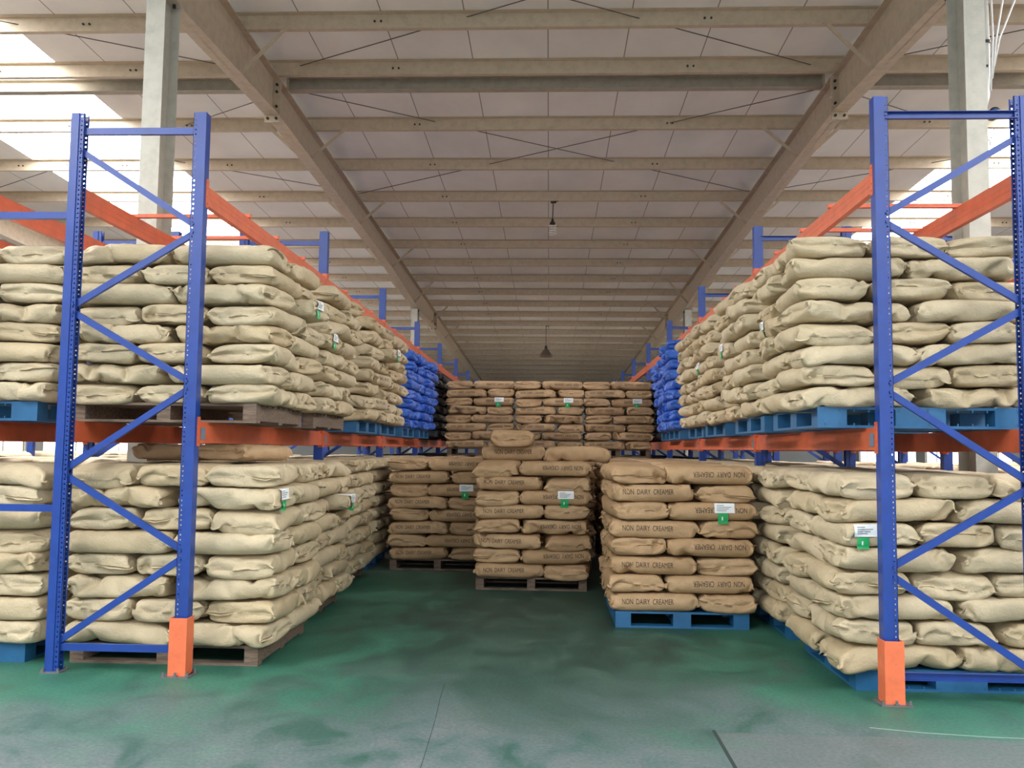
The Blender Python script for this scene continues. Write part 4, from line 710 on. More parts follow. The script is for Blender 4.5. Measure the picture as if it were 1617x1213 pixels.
 'b': [-495,7,17,30,-1,-8,-9,-28,8,5,7,6,4,3,2,1,0,-29,-9,-4,0,3,32,-32,-3,0,4,9,29,0,-1,-2,-3,-4,-6,-7,-5,-8,28,9,8,1,-30,-17,21,-8,1,-41,2,17,13,9,8,-1,-5,-4,-7,-7,-5,-5,-1,9,27,0,-4,-11,-10,15,-13,20,8,-12,-41,0,4,8,-3,1,13,5,3,-9,-9,-15,2,6,33,-4,6,20,-50,-2,2,-4,3,41,-28,-3,-6,2,-5,-1,-2,1,-3,19,6,3,-11,36,-43,36,-6,-10,-28,-2,17,17,-15,-9,5,3,-6,5,12,-1,-18,5,-9,-6,0,50,32,-29,29,-11,-9,-9,-11,-23,11,-3,2,-6,8,5,5,4,5,1,-24,1,17,-10,35,-7,25,-3,-1,-3,-10,-23,7,-1,-2,-3,-1,-3,-8,19,3,4,4,3,4,-22,40,10,-16,20,-3,0,2,-1,-1,0,0,-1,-1,-2,1,1,1,0,0,0,0,-15,-10,-6,4,-5,19,9,4,0,1,0,1,2,1,-1,-3,0,-1,0,-3,0,2,-1,-12,-2,40,-4,6,1,0,0,0,-4,2,-1,1,1,0,0,-1,1,-1,1,0,0,0,-1,1,0,-1,0,-2,1,0,3,0,-4,-1,2,2,2,-1,0,0,-2,-1,1,22,1,-5,9,2,-1,1,0,-4,2,-1,3,-1,0,0,-1,1,-1,1,-1,0,0,0,1,-1,1,1,-1,-2,1,2,-2,-2,-1,4,0,0,0,2,0,-4,3,-11,-5,23,1,-15,0,19,1,0,-5,1,4,0,0,0,0,-1,0,-1,0,0,1,0,0,0,0,-2,2,0,-2,2,1,-1,-3,-3,6,-1,2,1,-1,0,-2,0,1,-9,-13,28,-1,-1,1,-11,10,-2,1,4,0,0,0,0,0,0,0,-1,0,1,0,0,0,-1,-2,-12,9,6,0,-5,4,-2,-5,7,1,-2,1,2,0,-2,0,1,-10,6,2,29,0,-1,-1,1,-2,-2,3,1,1,0,0,0,1,0,-1,0,0,0,0,1,-1,0,-5,3,-3,2,-4,8,-2,-9,10,0,0,0,-2,0,2,0,-3,2,-7,2,6,30,0,-1,0,-7,-3,8,1,1,-1,1,0,1,-1,0,0,1,0,0,1,-1,1,-1,-7,5,0,-5,6,1,-13,13,0,0,0,0,0,-3,-1,1,0,-3,5,0,1,31,-1,0,-2,1,-1,-3,1,2,0,1,0,0,1,0,0,-1,1,0,0,1,-1,-4,4,-2,-7,-1,8,-10,11,0,1,-1,0,1,-1,-1,-3,-1,4,-4,4,2,1,30,1,-1,0,-2,-1,-1,2,-1,2,-1,1,0,0,0,1,0,0,0,0,-2,-2,0,3,1,-1,-4,-7,9,1,1,0,1,0,-1,0,0,-1,-2,0,3,0,1,0,31,-1,1,-1,0,-2,1,0,-1,0,1,0,0,0,1,0,0,0,0,-1,-2,0,2,0,0,-2,1,0,0,1,-1,0,1,0,0,0,-1,0,0,-2,3,1,1,0,30,1,0,0,-1,0,0,-1,0,-1,0,1,0,0,0,0,1,-1,0,0,0,-1,0,1,1,-1,0,0,0,0,-1,0,0,0,0,0,1,0,0,0,1,1,-1,0,29,0,1,1,-1,0,-1,1,0,-1,0,0,0,0,0,0,0,0,-1,-1,0,1,0,1,0,1,0,-1,0,-1,0,-1,0,1,0,0,0,1,0,1,0,-1,0,0,29,0,0,0,1,0,0,-1,0,1,-1,-1,0,1,-1,0,0,0,0,-1,1,0,0,0,1,0,0,0,-1,0,0,0,-1,0,1,0,0,1,0,0,0,0,0,-1,27,1,0,1,0,0,0,0,0,0,1,0,-2,-1,2,-1,0,0,0,0,0,0,0,1,0,0,-1,0,0,-1,0,0,1,0,0,0,1,-1,0,1,-1,0,-1,1,28,0,0,0,0,0,0,0,1,0,0,0,0,-1,-2,2,-1,1,-1,1,0,1,1,-1,0,0,-1,0,0,0,0,1,0,0,0,-1,0,0,0,-1,1,0,0,-1,29,-1,0,-1,0,1,-1,1,-1,1,1,0,0,0,-1,-1,1,-1,1,0,1,0,0,0,0,-1,0,0,0,1,1,0,0,-1,0,0,-2,0,0,0,0,1,0,1,29,0,0,0,-1,0,1,-1,0,0,0,0,1,0,0,-2,1,0,-1,1,0,0,0,1,-1,0,0,0,0,2,0,0,0,0,-1,-1,0,-1,1,0,0,0,1,0,29,0,0,-1,1,0,-1,0,0,0,0,1,0,1,0,0,-2,1,-1,0,-1,1,0,0,0,-1,1,0,1,1,1,0,0,-1,-2,0,-1,1,-1,1,0,1,0,1,29,0,-1,1,0,0,1,-1,0,-1,0,0,2,0,0,0,-1,-1,0,0,0,0,1,-1,0,0,0,1,1,0,1,1,-2,0,-1,-1,0,0,1,0,0,0,1,-1,28,0,1,-1,1,0,1,0,-2,0,0,0,1,1,1,-1,0,-1,0,-1,1,-1,0,1,-1,0,0,1,1,1,0,-1,0,-1,0,0,0,0,0,0,1,0,-1,0,28,0,-1,2,-1,2,-1,0,0,0,0,0,0,0,0,1,-1,-1,1,-1,1,0,0,0,0,0,0,0,0,0,1,0,0,-1,0,-1,1,0,1,0,-1,0,0,-1,28,-1,1,0,-1,1,1,0,1,-1,0,1,-1,0,0,-1,0,1,0,1,-1,1,1,-1,-1,0,0,-1,0,1,-1,1,-1,1,0,1,-1,1,-1,0,0,0,0,-1,27,1,-2,2,-2,0,4,0,0,0,-1,0,0,0,-1,1,0,0,0,1,0,1,0,-1,0,0,-1,0,-1,-1,1,-1,1,0,1,0,2,-1,0,0,0,-1,-6,5,29,-1,1,-5,4,-4,0,6,0,0,0,-1,0,-1,0,0,1,0,1,0,0,0,0,0,0,-1,0,-1,1,-1,-1,0,0,1,0,2,0,1,-1,-1,0,-1,-4,2,21,9,-2,1,-2,-9,8,1,3,0,-1,0,0,0,0,0,1,0,0,0,-1,1,-1,1,-1,1,-1,0,-1,0,-1,0,1,0,1,1,0,0,0,-1,0,-2,-1,0,28,0,1,-2,-3,3,-9,9,1,2,0,-1,0,0,0,1,0,1,-5,3,0,-1,0,0,1,0,0,0,-1,0,-1,0,0,0,2,0,1,-1,0,-4,3,-2,-1,-4,29,-1,1,-7,-8,12,-3,-7,13,0,1,0,-1,0,1,0,0,-4,3,-1,1,-1,0,-1,1,0,1,0,0,-1,0,0,0,1,-1,1,0,0,-8,7,-1,-3,2,4,29,-3,0,-7,9,-2,3,-4,-8,12,0,0,1,0,0,0,-3,1,1,-5,4,-1,0,1,0,1,0,0,1,-1,0,-1,0,0,1,0,0,-7,6,-6,2,-6,-4,-4,22,-2,4,-9,12,1,0,-1,-4,-4,9,1,-1,0,1,-1,0,2,-1,-1,0,0,0,0,0,0,1,1,-1,1,-1,1,-1,0,0,-1,-6,3,-1,2,-22,18,-6,8,5,0,-1,24,0,0,-2,1,0,-5,0,5,2,0,0,-1,2,-1,0,0,-13,13,0,0,0,0,1,-1,1,0,0,-1,0,0,-1,-4,-2,1,0,-14,17,-19,13,8,29,0,-16,14,0,-3,4,0,0,-1,-5,3,-2,2,3,1,0,0,0,-1,-3,0,4,-5,-5,7,3,0,0,0,0,-1,-1,-1,0,-2,5,0,-3,1,-6,5,1,-6,47,-6,4,3,-19,13,8,1,0,0,0,-5,2,3,-1,1,-2,0,-1,0,-4,-8,7,10,-8,3,-2,2,2,2,2,1,-1,-2,-1,2,0,-4,-1,4,-7,5,-1,0,3,-17,48,-4,13,-9,-11,-23,12,-5,-6,-5,-6,-18,4,7,17,-5,19,15,1,-26,9,-22,35,-6,-1,-4,-3,-3,-8,4,2,-4,-15,10,2,2,-7,-8,34,10,7,-32,-10,8,-19,0,-6,4,9,31,-42,1,1,2,12,29,-13,-5,-10,14,-10,-16,14,6,-17,33,-23,4,8,-5,2,-1,5,-9,1,-15,18,-7,0,4,-5,30,-24,-20,11,27,-16,46,-8,-15,-4,6,4,-34,22,1,1,9,9,-2,9,0,-2,-4,-2,6,-3,-11,-33,11,26,-5,-10,3,-5,0,1,3,-14,4,-13,-1,-1,4,40,-27,-11,23,-5,-15,335,-33,-23,-20,-31,-34,-34,-20,-34,-35,-34,-34,-35,-34,-35,-35,-36,-9,-34,-35,-34,-34,-10,10,34,34,35,34,9,36,35,35,34,35,34,34,35,34,20,34,34,31,20,23,-11,5,1,9,-2,5,0,-8,7,-1,-3,-3,-2,-3,0,2,3,-8,6,1,4,7,5,-9,-2,-6,-4,-4,13,-4,-1,-1,2,2,2,3,0,-4,9,-2,-1,4,13,0,-20,10,21,-8,0,-4,2,4,-7,0,0,1,3,1,0,-1,0,-17,4,1,4,10,6,6,-8,5,-23,3,12,-3,-2,2,0,-1,0,-1,-1,-1,5,3,1,-2,2,-12,-7,-9,-12,40,2,0,-2,-13,-3,0,1,2,-1,1,0,-1,-2,0,-9,-1,-4,39,6,2,-13,-31,13,-2,-1,5,4,-1,0,-1,-2,-2,2,6,2,-1,0,0,-5,-35,-25,27,35,-43,5,-3,-3,0,1,1,2,1,2,1,-1,-1,0,-1,-2,-1,1,-31,-5,-1,-3,33,15,4,0,0,-1,-1,-1,-1,-4,-1,-3,1,0,1,2,0,-6,19,24,0,-26,-12,12,-1,1,0,-1,3,0,2,-1,0,0,-1,-1,0,0,1,0,-2,-3,1,7,-3,0,0,1,0,0,2,-1,-2,-2,1,0,-1,0,0,-2,2,-8,17,15,-2,-24,5,4,0,-1,1,3,1,1,-2,0,0,0,0,0,0,-1,0,0,-2,-2,1,7,-2,-1,0,0,0,1,-1,-1,-4,5,-2,0,-1,0,-1,1,-1,-19,-1,15,-3,3,1,-18,0,0,3,3,-3,1,0,0,-1,0,1,-1,0,0,0,0,-3,-2,3,5,-2,-1,0,0,2,-1,-2,-6,6,-2,0,1,1,-2,0,0,-3,23,5,2,-1,3,-1,-6,3,2,2,-3,0,-1,0,0,1,0,0,0,-1,0,0,2,-2,0,9,6,-8,-5,1,0,-1,-1,-8,7,0,2,-1,-2,1,1,1,-1,-16,6,15,1,-1,2,1,0,-2,4,-5,0,1,0,-1,0,0,0,0,0,0,1,0,0,0,0,9,-18,14,-4,-2,0,1,-11,10,-1,0,0,3,0,-3,0,0,1,13,-2,-6,-1,1,2,1,-2,0,-5,3,2,-1,0,0,0,-1,1,0,0,-1,0,1,3,-3,1,-17,8,-2,10,-2,1,-12,13,-1,0,0,0,0,3,0,-1,1,-5,6,1,-3,-1,0,2,0,0,0,2,-1,-3,0,0,0,0,0,0,0,0,0,1,0,3,2,12,-21,-4,2,0,2,-8,12,-2,0,1,-1,1,0,0,3,0,-2,4,-1,-1,-2,-1,1,2,-2,1,1,-1,-2,1,1,-1,0,-1,0,0,-1,0,1,0,1,8,5,-28,11,1,0,-5,-1,8,-1,1,0,0,0,1,0,0,-1,2,1,-1,-1,1,-2,-1,1,1,1,0,0,-1,0,-2,0,1,0,0,0,-1,1,0,-1,0,1,-10,1,6,1,-2,-3,1,2,0,2,0,1,0,2,-1,0,0,1,0,0,2,-1,-2,-1,-1,1,1,0,0,0,0,-1,1,-2,0,1,0,0,0,-1,0,1,0,0,-3,-2,4,0,0,-2,1,0,1,-1,1,0,1,0,1,0,0,0,0,1,-1,0,-1,-1,1,0,1,-1,0,0,-1,1,0,0,-1,-1,2,-1,0,1,0,0,-1,3,-5,-1,2,0,0,-1,1,0,0,0,0,1,0,1,0,1,-1,0,0,0,1,-1,0,0,1,1,-1,0,0,-1,1,0,0,0,-1,-1,-1,3,0,1,0,0,0,-5,2,0,1,1,-1,0,0,1,0,0,-1,0,0,0,1,0,0,-1,0,0,1,0,0,0,3,-1,-1,0,0,0,-1,0,0,0,0,0,-1,0,2,0,1,0,-1,-1,0,0,2,-1,0,0,0,0,0,0,0,-1,0,0,0,0,1,-1,0,1,-1,1,1,0,2,0,-1,-1,0,-1,1,0,0,0,0,0,0,-1,1,1,1,0,0,-1,0,0,1,0,0,-1,1,0,0,-1,-1,-1,0,0,0,0,0,1,-1,0,1,1,1,0,2,0,-2,0,-1,1,-1,1,-1,0,0,0,0,0,0,1,1,0,0,-1,0,2,0,0,-1,0,0,1,0,-1,0,0,-1,0,0,0,0,0,0,-1,1,0,1,2,2,0,-2,-1,0,0,1,0,0,0,-1,0,0,1,0,0,0,1,0,0,0,0,0,0,1,0,0,-1,0,0,0,-1,0,0,0,1,0,-1,0,1,-1,0,1,0,0,1,-2,1,0,-1,1,0,0,0,0,-1,0,0,1,0,0,0,0,1,0,-1,0,1,0,0,0,0,-1,1,-1,1,0,0,0,0,0,1,0,-2,0,1,-1,0,0,0,-2,0,1,1,1,0,0,-1,-1,0,0,0,0,0,0,0,0,2,-1,-1,-1,2,1,-1,0,-1,1,-1,1,1,0,0,0,1,0,0,-1,0,0,-2,0,0,-2,1,-2,2,0,2,-1,1,0,0,-1,0,0,0,-1,0,0,-1,2,3,-2,-2,0,0,1,0,-1,0,0,1,0,0,1,0,0,0,1,0,0,-1,-1,0,-2,-1,-3,1,-6,7,1,0,1,-1,1,-1,1,-1,0,-1,1,-1,0,0,0,-2,4,-2,0,1,0,0,0,-1,-1,1,0,0,1,0,1,0,0,0,0,0,-1,-1,0,-2,-3,1,-1,1,1,1,0,1,-1,0,0,0,0,0,-1,1,-1,1,-1,0,6,-6,0,1,0,0,-1,1,0,-1,1,0,-1,0,0,0,0,0,1,-1,1,-1,0,-2,-3,2,6,-10,0,2,3,-1,0,1,0,1,0,0,0,-1,1,-1,0,-2,-3,4,1,-1,0,1,0,-1,0,1,0,0,0,0,-1,0,0,0,0,1,-1,-1,-14,11,-5,3,0,-5,4,-3,1,4,1,0,1,1,0,0,-1,0,-1,0,0,0,-4,3,1,0,0,0,-1,1,0,0,0,0,0,-1,0,0,0,0,0,0,0,-5,-8,2,-18,15,1,1,-5,1,3,-2,3,1,1,1,0,0,0,-1,0,0,-1,-1,-2,3,0,1,-1,-1,1,-1,1,0,0,0,0,0,0,-1,0,0,0,1,-1,-7,-5,0,3,-10,4,0,-1,2,-8,9,-2,3,2,0,0,0,-1,0,-1,0,4,-1,-4,1,2,-2,0,0,-1,1,0,-1,1,0,-1,0,0,-1,0,1,1,-3,0,-7,-3,-4,-2,-8,7,2,3,-5,-1,-7,12,-1,1,0,0,0,0,-1,0,4,-4,2,-1,1,0,0,-2,0,0,-1,0,1,-1,0,0,0,0,0,1,0,-6,3,0,-10,2,7,-3,-9,-1,1,12,2,0,-5,-7,10,0,1,0,-1,0,0,3,-3,-1,-1,3,4,-1,-2,-1,-1,0,0,0,0,0,-1,0,0,-1,2,-1,-4,6,-5,0,-18,35,0,-18,-1,6,23,-11,2,0,2,-4,-5,6,0,0,0,0,1,-2,0,1,0,5,3,-6,-1,-2,1,-1,1,0,-1,0,1,0,-1,1,-1,-3,2,-4,1,-18,38,-4,-5,-27,0,-1,33,-1,-2,1,0,-1,-4,-1,2,1,0,0,0,0,-1,1,-1,20,-20,5,-1,-4,4,-3,0,0,1,0,-1,0,0,0,-2,-1,-3,-2,-6,18,8,5,-24,1,-4,26,-17,-1,-1,0,0,0,-1,-6,1,-1,0,3,0,-1,1,-1,1,16,-1,-8,9,5,-27,6,1,0,-1,-1,0,0,1,0,-1,3,-2,5,4,-4,4,-1,-25,14,11,0,-36,5,8,6,1,0,-1,-2,-6,0,0,-2,0,1,0,1,2,-26,61,-7,-28,-31,28,1,0,0,0,1,0,1,1,0,3,-1,5,-2,5,4,1,-2,-1,41,-11,-15,-6,-6,-6,-6,5,4,-1,-1,-1,-1,2,1,2,3,0,4,5,2,-52,7,5,26,3,0,-1,0,1,-1,0,0,-1,-2,-1,1,0,-2,-4,-6,3,5,41,8,8,-27,1,3,0,3,-4,8,0,-1,0,1,3,2,-1,-3,0,-3,2,-10,-8,14,-13,26,-3,-3,-1,0,-1,1,0,0,-6,2,2,0,0,-2,1,7,-6,2,16,14,2,-8,-1,-4,2,0,6,-13,0,2,4,4,-2,-4,0,0,0,0,-11,-7,-4,10,10,-4,2,6,0,-1,0,-1,1,-3,2,-3,-2,0,1,-3,1,-3,6,-1,2,49,-12,-20,-7,-8,4,6,5,-3,-1,-3,-2,-2,-2,-2,-1,1,-16,-1,-3,-2,-5,12,-12,5,2,3,1,16,-1,1,2,2,2,2,3,1,3,-5,-6,-4,8,7,20,-3,22,1,-22,12,15,1,-1,-7,3,5,3,2,2,1,-2,-3,-1,-9,-10,-8,25,-35,-15,-5,11,12,-19,7,3,-3,-6,3,-1,-5,-3,0,-2,4,18,0,-8,1,-5,-16,14,11,4,3,-9,6,9,5,-2,-4,1,-6,-3,-1,0,0,13,3,0,-8,-29,-4,3,-16,-1,17,6,-23,-3,2,5,-3,-1,3,-2,-3,0,8,-4,11,7,-2,-4,-24,-10,36,36,3,1,-1,-11,7,0,0,-5,4,2,2,3,0,1,-6,0,1,-13,-7,0,-21,20,-48,-3,-8,-5,1,0,-1,1,0,2,2,-1,0,-1,2,1,7,10,-18,19,-14,16,13,-4,-11,-1,-5,4,-1,-4,7,8,0,1,1,0,4,3,-3,-12,-2,-11,3,-39,12,15,18,-6,6,-10,0,0,12,-4,-12,1,-6,-3,-4,2,10,13,2,-2,11,-21,11,-1,-1,0,3,-16,6,17,-3,-8,2,-2,3,2,1,-1,0,0,0,0,3,-8,2,6,-18,20,-17,9,3,10,-28,3,19,-9,2,2,4,-14,7,-2,3,1,-20,15,2,-6,4,-2,-12,26,0,-10,-5,4,0,2,-1,1,2,-1,0,1,0,1,3,-4,-4,-7,17,-18,9,5,7,-28,13,8,-15,17,-8,4,-16,12,5,1,3,1,16,2,-21,3,-8,-11,29,-13,-6,4,4,-2,-1,0,0,0,3,1,-1,1,1,1,4,-2,-4,8,-19,8,6,6,-30,15,12,-16,6,-10,18,-19,2,8,-8,-5,0,1,5,-2,-26,11,-5,31,-20,4,4,-8,1,4,0,0,0,1,1,0,0,2,-1,6,13,-6,-9,-8,17,-7,4,-32,17,2,-10,19,-9,0,-10,16,-6,15,-4,-13,1,1,2,0,1,-16,27,-24,12,-8,4,5,-1,-7,3,0,0,0,1,2,-1,1,0,10,-21,25,-5,9,-21,10,-31,20,1,-1,0,-11,23,-12,4,-15,13,-14,1,10,1,0,2,1,13,3,-17,-8,5,3,-8,5,0,3,-3,0,0,0,2,0,-1,0,1,-15,5,10,18,-26,8,-23,22,-1,0,0,0,0,-13,25,-20,8,15,-18,0,3,1,0,1,-1,-1,-1,-12,24,-11,-5,10,-6,1,0,0,0,0,0,0,2,-3,0,0,-2,-2,-15,-1,15,-15,27,-7,1,0,0,0,0,2,-14,24,-12,-13,11,0,3,1,1,0,-2,1,-9,19,-8,-12,14,-5,1,-1,0,0,0,0,0,0,-1,-4,-3,5,-1,1,1,-11,-7,30,-15,9,-4,0,0,0,0,-2,5,-15,22,-12,2,1,0,3,-1,0,0,-9,16,-8,-6,13,-16,8,-1,1,0,0,0,0,0,0,-3,6,-1,-3,0,-1,-9,4,14,-16,8,-3,4,0,0,0,0,1,-4,8,-16,9,3,1,0,2,0,0,-2,7,-10,4,4,-4,8,-18,10,-1,0,0,0,0,0,0,-3,3,1,-1,0,-1,-3,3,-6,6,2,-1,0,0,0,0,0,0,0,-5,11,-5,1,0,1,2,0,-1,0,-3,5,-3,0,1,-1,9,-18,9,0,0,0,0,0,0,-5,6,1,-1,-1,0,-1,1,1,-1,-1,1,0,0,0,0,1,-1,0,1,-6,7,0,0,-1,0,0,1,-1,3,-2,0,-1,0,1,-1,9,-18,9,0,0,0,0,-1,6,-4,0,-1,0,0,0,-1,0,1,0,0,0,1,0,0,-1,0,1,-1,1,0,2,-1,-1,0,0,0,0,0,1,-1,1,0,-1,1,0,8,-18,9,0,-1,0,0,3,-1,-1,1,0,-1,-1,1,0,0,0,0,1,-1,0,0,1,0,0,0,0,1,-1,-1,1,0,0,0,1,1,-1,0,0,-1,1,-1,0,1,8,-18,8,1,0,-1,2,-1,0,0,0,0,0,0,0,0,0,1,-1,0,0,1,-1,1,-1,1,0,0,0,0,-2,0,0,0,0,0,1,0,-1,1,-1,1,0,-1,1,8,-18,7,1,0,0,1,0,0,0,0,-1,0,1,0,0,0,0,0,1,-1,1,0,0,0,0,0,0,0,0,1,0,-1,2,0,-1,0,0,0,0,-1,0,0,0,0,10,-17,2,-4,9,0,0,0,1,0,-1,0,-1,1,0,0,0,1,-1,1,0,-1,1,0,0,0,0,1,0,1,0,0,0,0,0,0,0,0,0,0,0,0,-1,0,0,9,-13,10,-7,0,0,1,1,1,-1,-1,0,0,0,0,1,-1,1,0,-1,1,0,0,0,0,0,1,0,2,-1,0,1,-1,0,0,0,-1,1,0,-1,0,0,1,-1,-4,14,-6,-8,2,2,0,1,0,-1,-1,1,-1,1,0,0,1,0,-1,1,0,0,0,0,0,1,0,1,2,0,-3,3,-5,4,0,0,0,-1,1,0,0,0,-1,0,4,-8,4,-5,3,1,1,0,0,1,-1,-1,1,0,0,0,0,0,1,0,0,0,0,0,0,0,1,0,1,0,-5,5,5,-9,5,-1,0,0,-1,0,0,0,0,-1,0,4,-4,6,-7,2,0,0,0,0,1,-1,0,0,0,1,0,0,0,0,0,0,0,0,0,0,0,1,1,0,-4,1,-9,16,-5,1,0,0,0,0,0,-1,0,1,-1,-1,1,2,-6,3,0,1,0,0,0,0,0,0,1,-1,0,1,0,0,0,0,0,1,-2,1,0,0,2,0,7,-13,17,-26,13,1,0,0,0,-1,0,0,0,-1,1,0,0,1,4,-4,0,-1,0,1,-1,0,0,0,0,0,1,-1,0,1,0,0,1,-1,0,1,6,-6,2,0,-2,-15,10,20,-30,15,1,-1,0,1,-1,1,-1,1,-1,-1,0,2,3,-2,-1,-1,0,0,0,-1,1,0,0,0,0,1,0,-1,1,0,0,0,1,6,-1,-3,10,-9,2,2,-14,-13,36,-26,12,1,0,-1,1,-1,0,-1,1,0,0,0,4,-2,0,-1,-1,0,0,0,0,0,0,1,-1,0,0,1,0,0,2,-3,5,3,-1,0,-8,6,2,-11,-3,24,-30,31,-20,10,0,-1,0,0,1,0,-1,0,-16,9,9,0,-1,-1,0,0,0,0,-1,1,0,0,0,0,1,0,0,1,-4,17,-10,3,-1,5,-6,2,4,18,7,-14,4,-37,28,-6,-2,3,-1,1,-1,0,-1,-13,19,-14,10,0,0,0,-1,0,0,0,0,0,0,0,1,0,-1,0,0,0,18,-18,7,0,1,-7,-4,0,0,-14,21,-14,12,14,-36,15,7,-1,1,-1,0,-1,-11,22,-3,9,-14,-2,0,0,0,1,-1,-1,1,0,0,0,0,0,1,0,0,16,-22,21,-4,-9,-25,-1,-7,1,2,26,-18,-4,-2,9,8,-35,12,7,-5,-1,4,-7,21,-9,-7,11,-7,1,0,0,0,0,0,0,0,3,-1,-2,0,0,0,1,15,-28,23,-1,-26,5,-9,6,-8,1,1,4,1,3,7,-5,4,8,-33,7,11,5,-12,16,-9,0,3,-5,-13,15,0,1,-2,6,-6,1,-1,0,-2,2,0,1,2,11,-30,30,1,-37,16,-18,15,6,-1,-1,-6,7,-3,19,-11,-2,0,5,10,-30,-3,3,22,-9,0,0,3,-6,-1,2,4,2,2,-18,12,3,0,-4,9,3,2,1,-1,-28,15,2,-14,6,26,-22,1,-9,1,8,-7,-18,-28,11,17,3,7,4,7,17,-3,-13,-17,0,-3,-3,-2,-2,6,4,7,2,4,20,3,-3,-3,-3,-10,-8,-7,-5,-1,16,1,-20,-5,16,-18,25,6,-3,4,-12,-8,-15,19,-18,-9,-7,1,-1,0,0,1,10,-2,-3,-3,1,1,12,55,-12,5,10,4,6,1,1,1,2,1,0,-1,1,-2,2,-1,1,0,-2,-4,-7,-26,2,-13,2,-6,6,0,-5,-11,3,5,-1,-2,-1,-6,7,-6,-1,2,-1,1,13,-8,30,-11,7,21,3,0,1,0,0,0,1,1,-6,5,-1,0,-1,0,-12,13,-13,10,-14,0,-11,-5,-13,-1,3,1,10,-12,0,1,5,8,-7,13,10,8,5,4,-15,-17,-3,13,31,0,1,0,-2,1,-2,-2,2,1,4,-9,-2,0,1,-9,16,-5,7,4,-9],
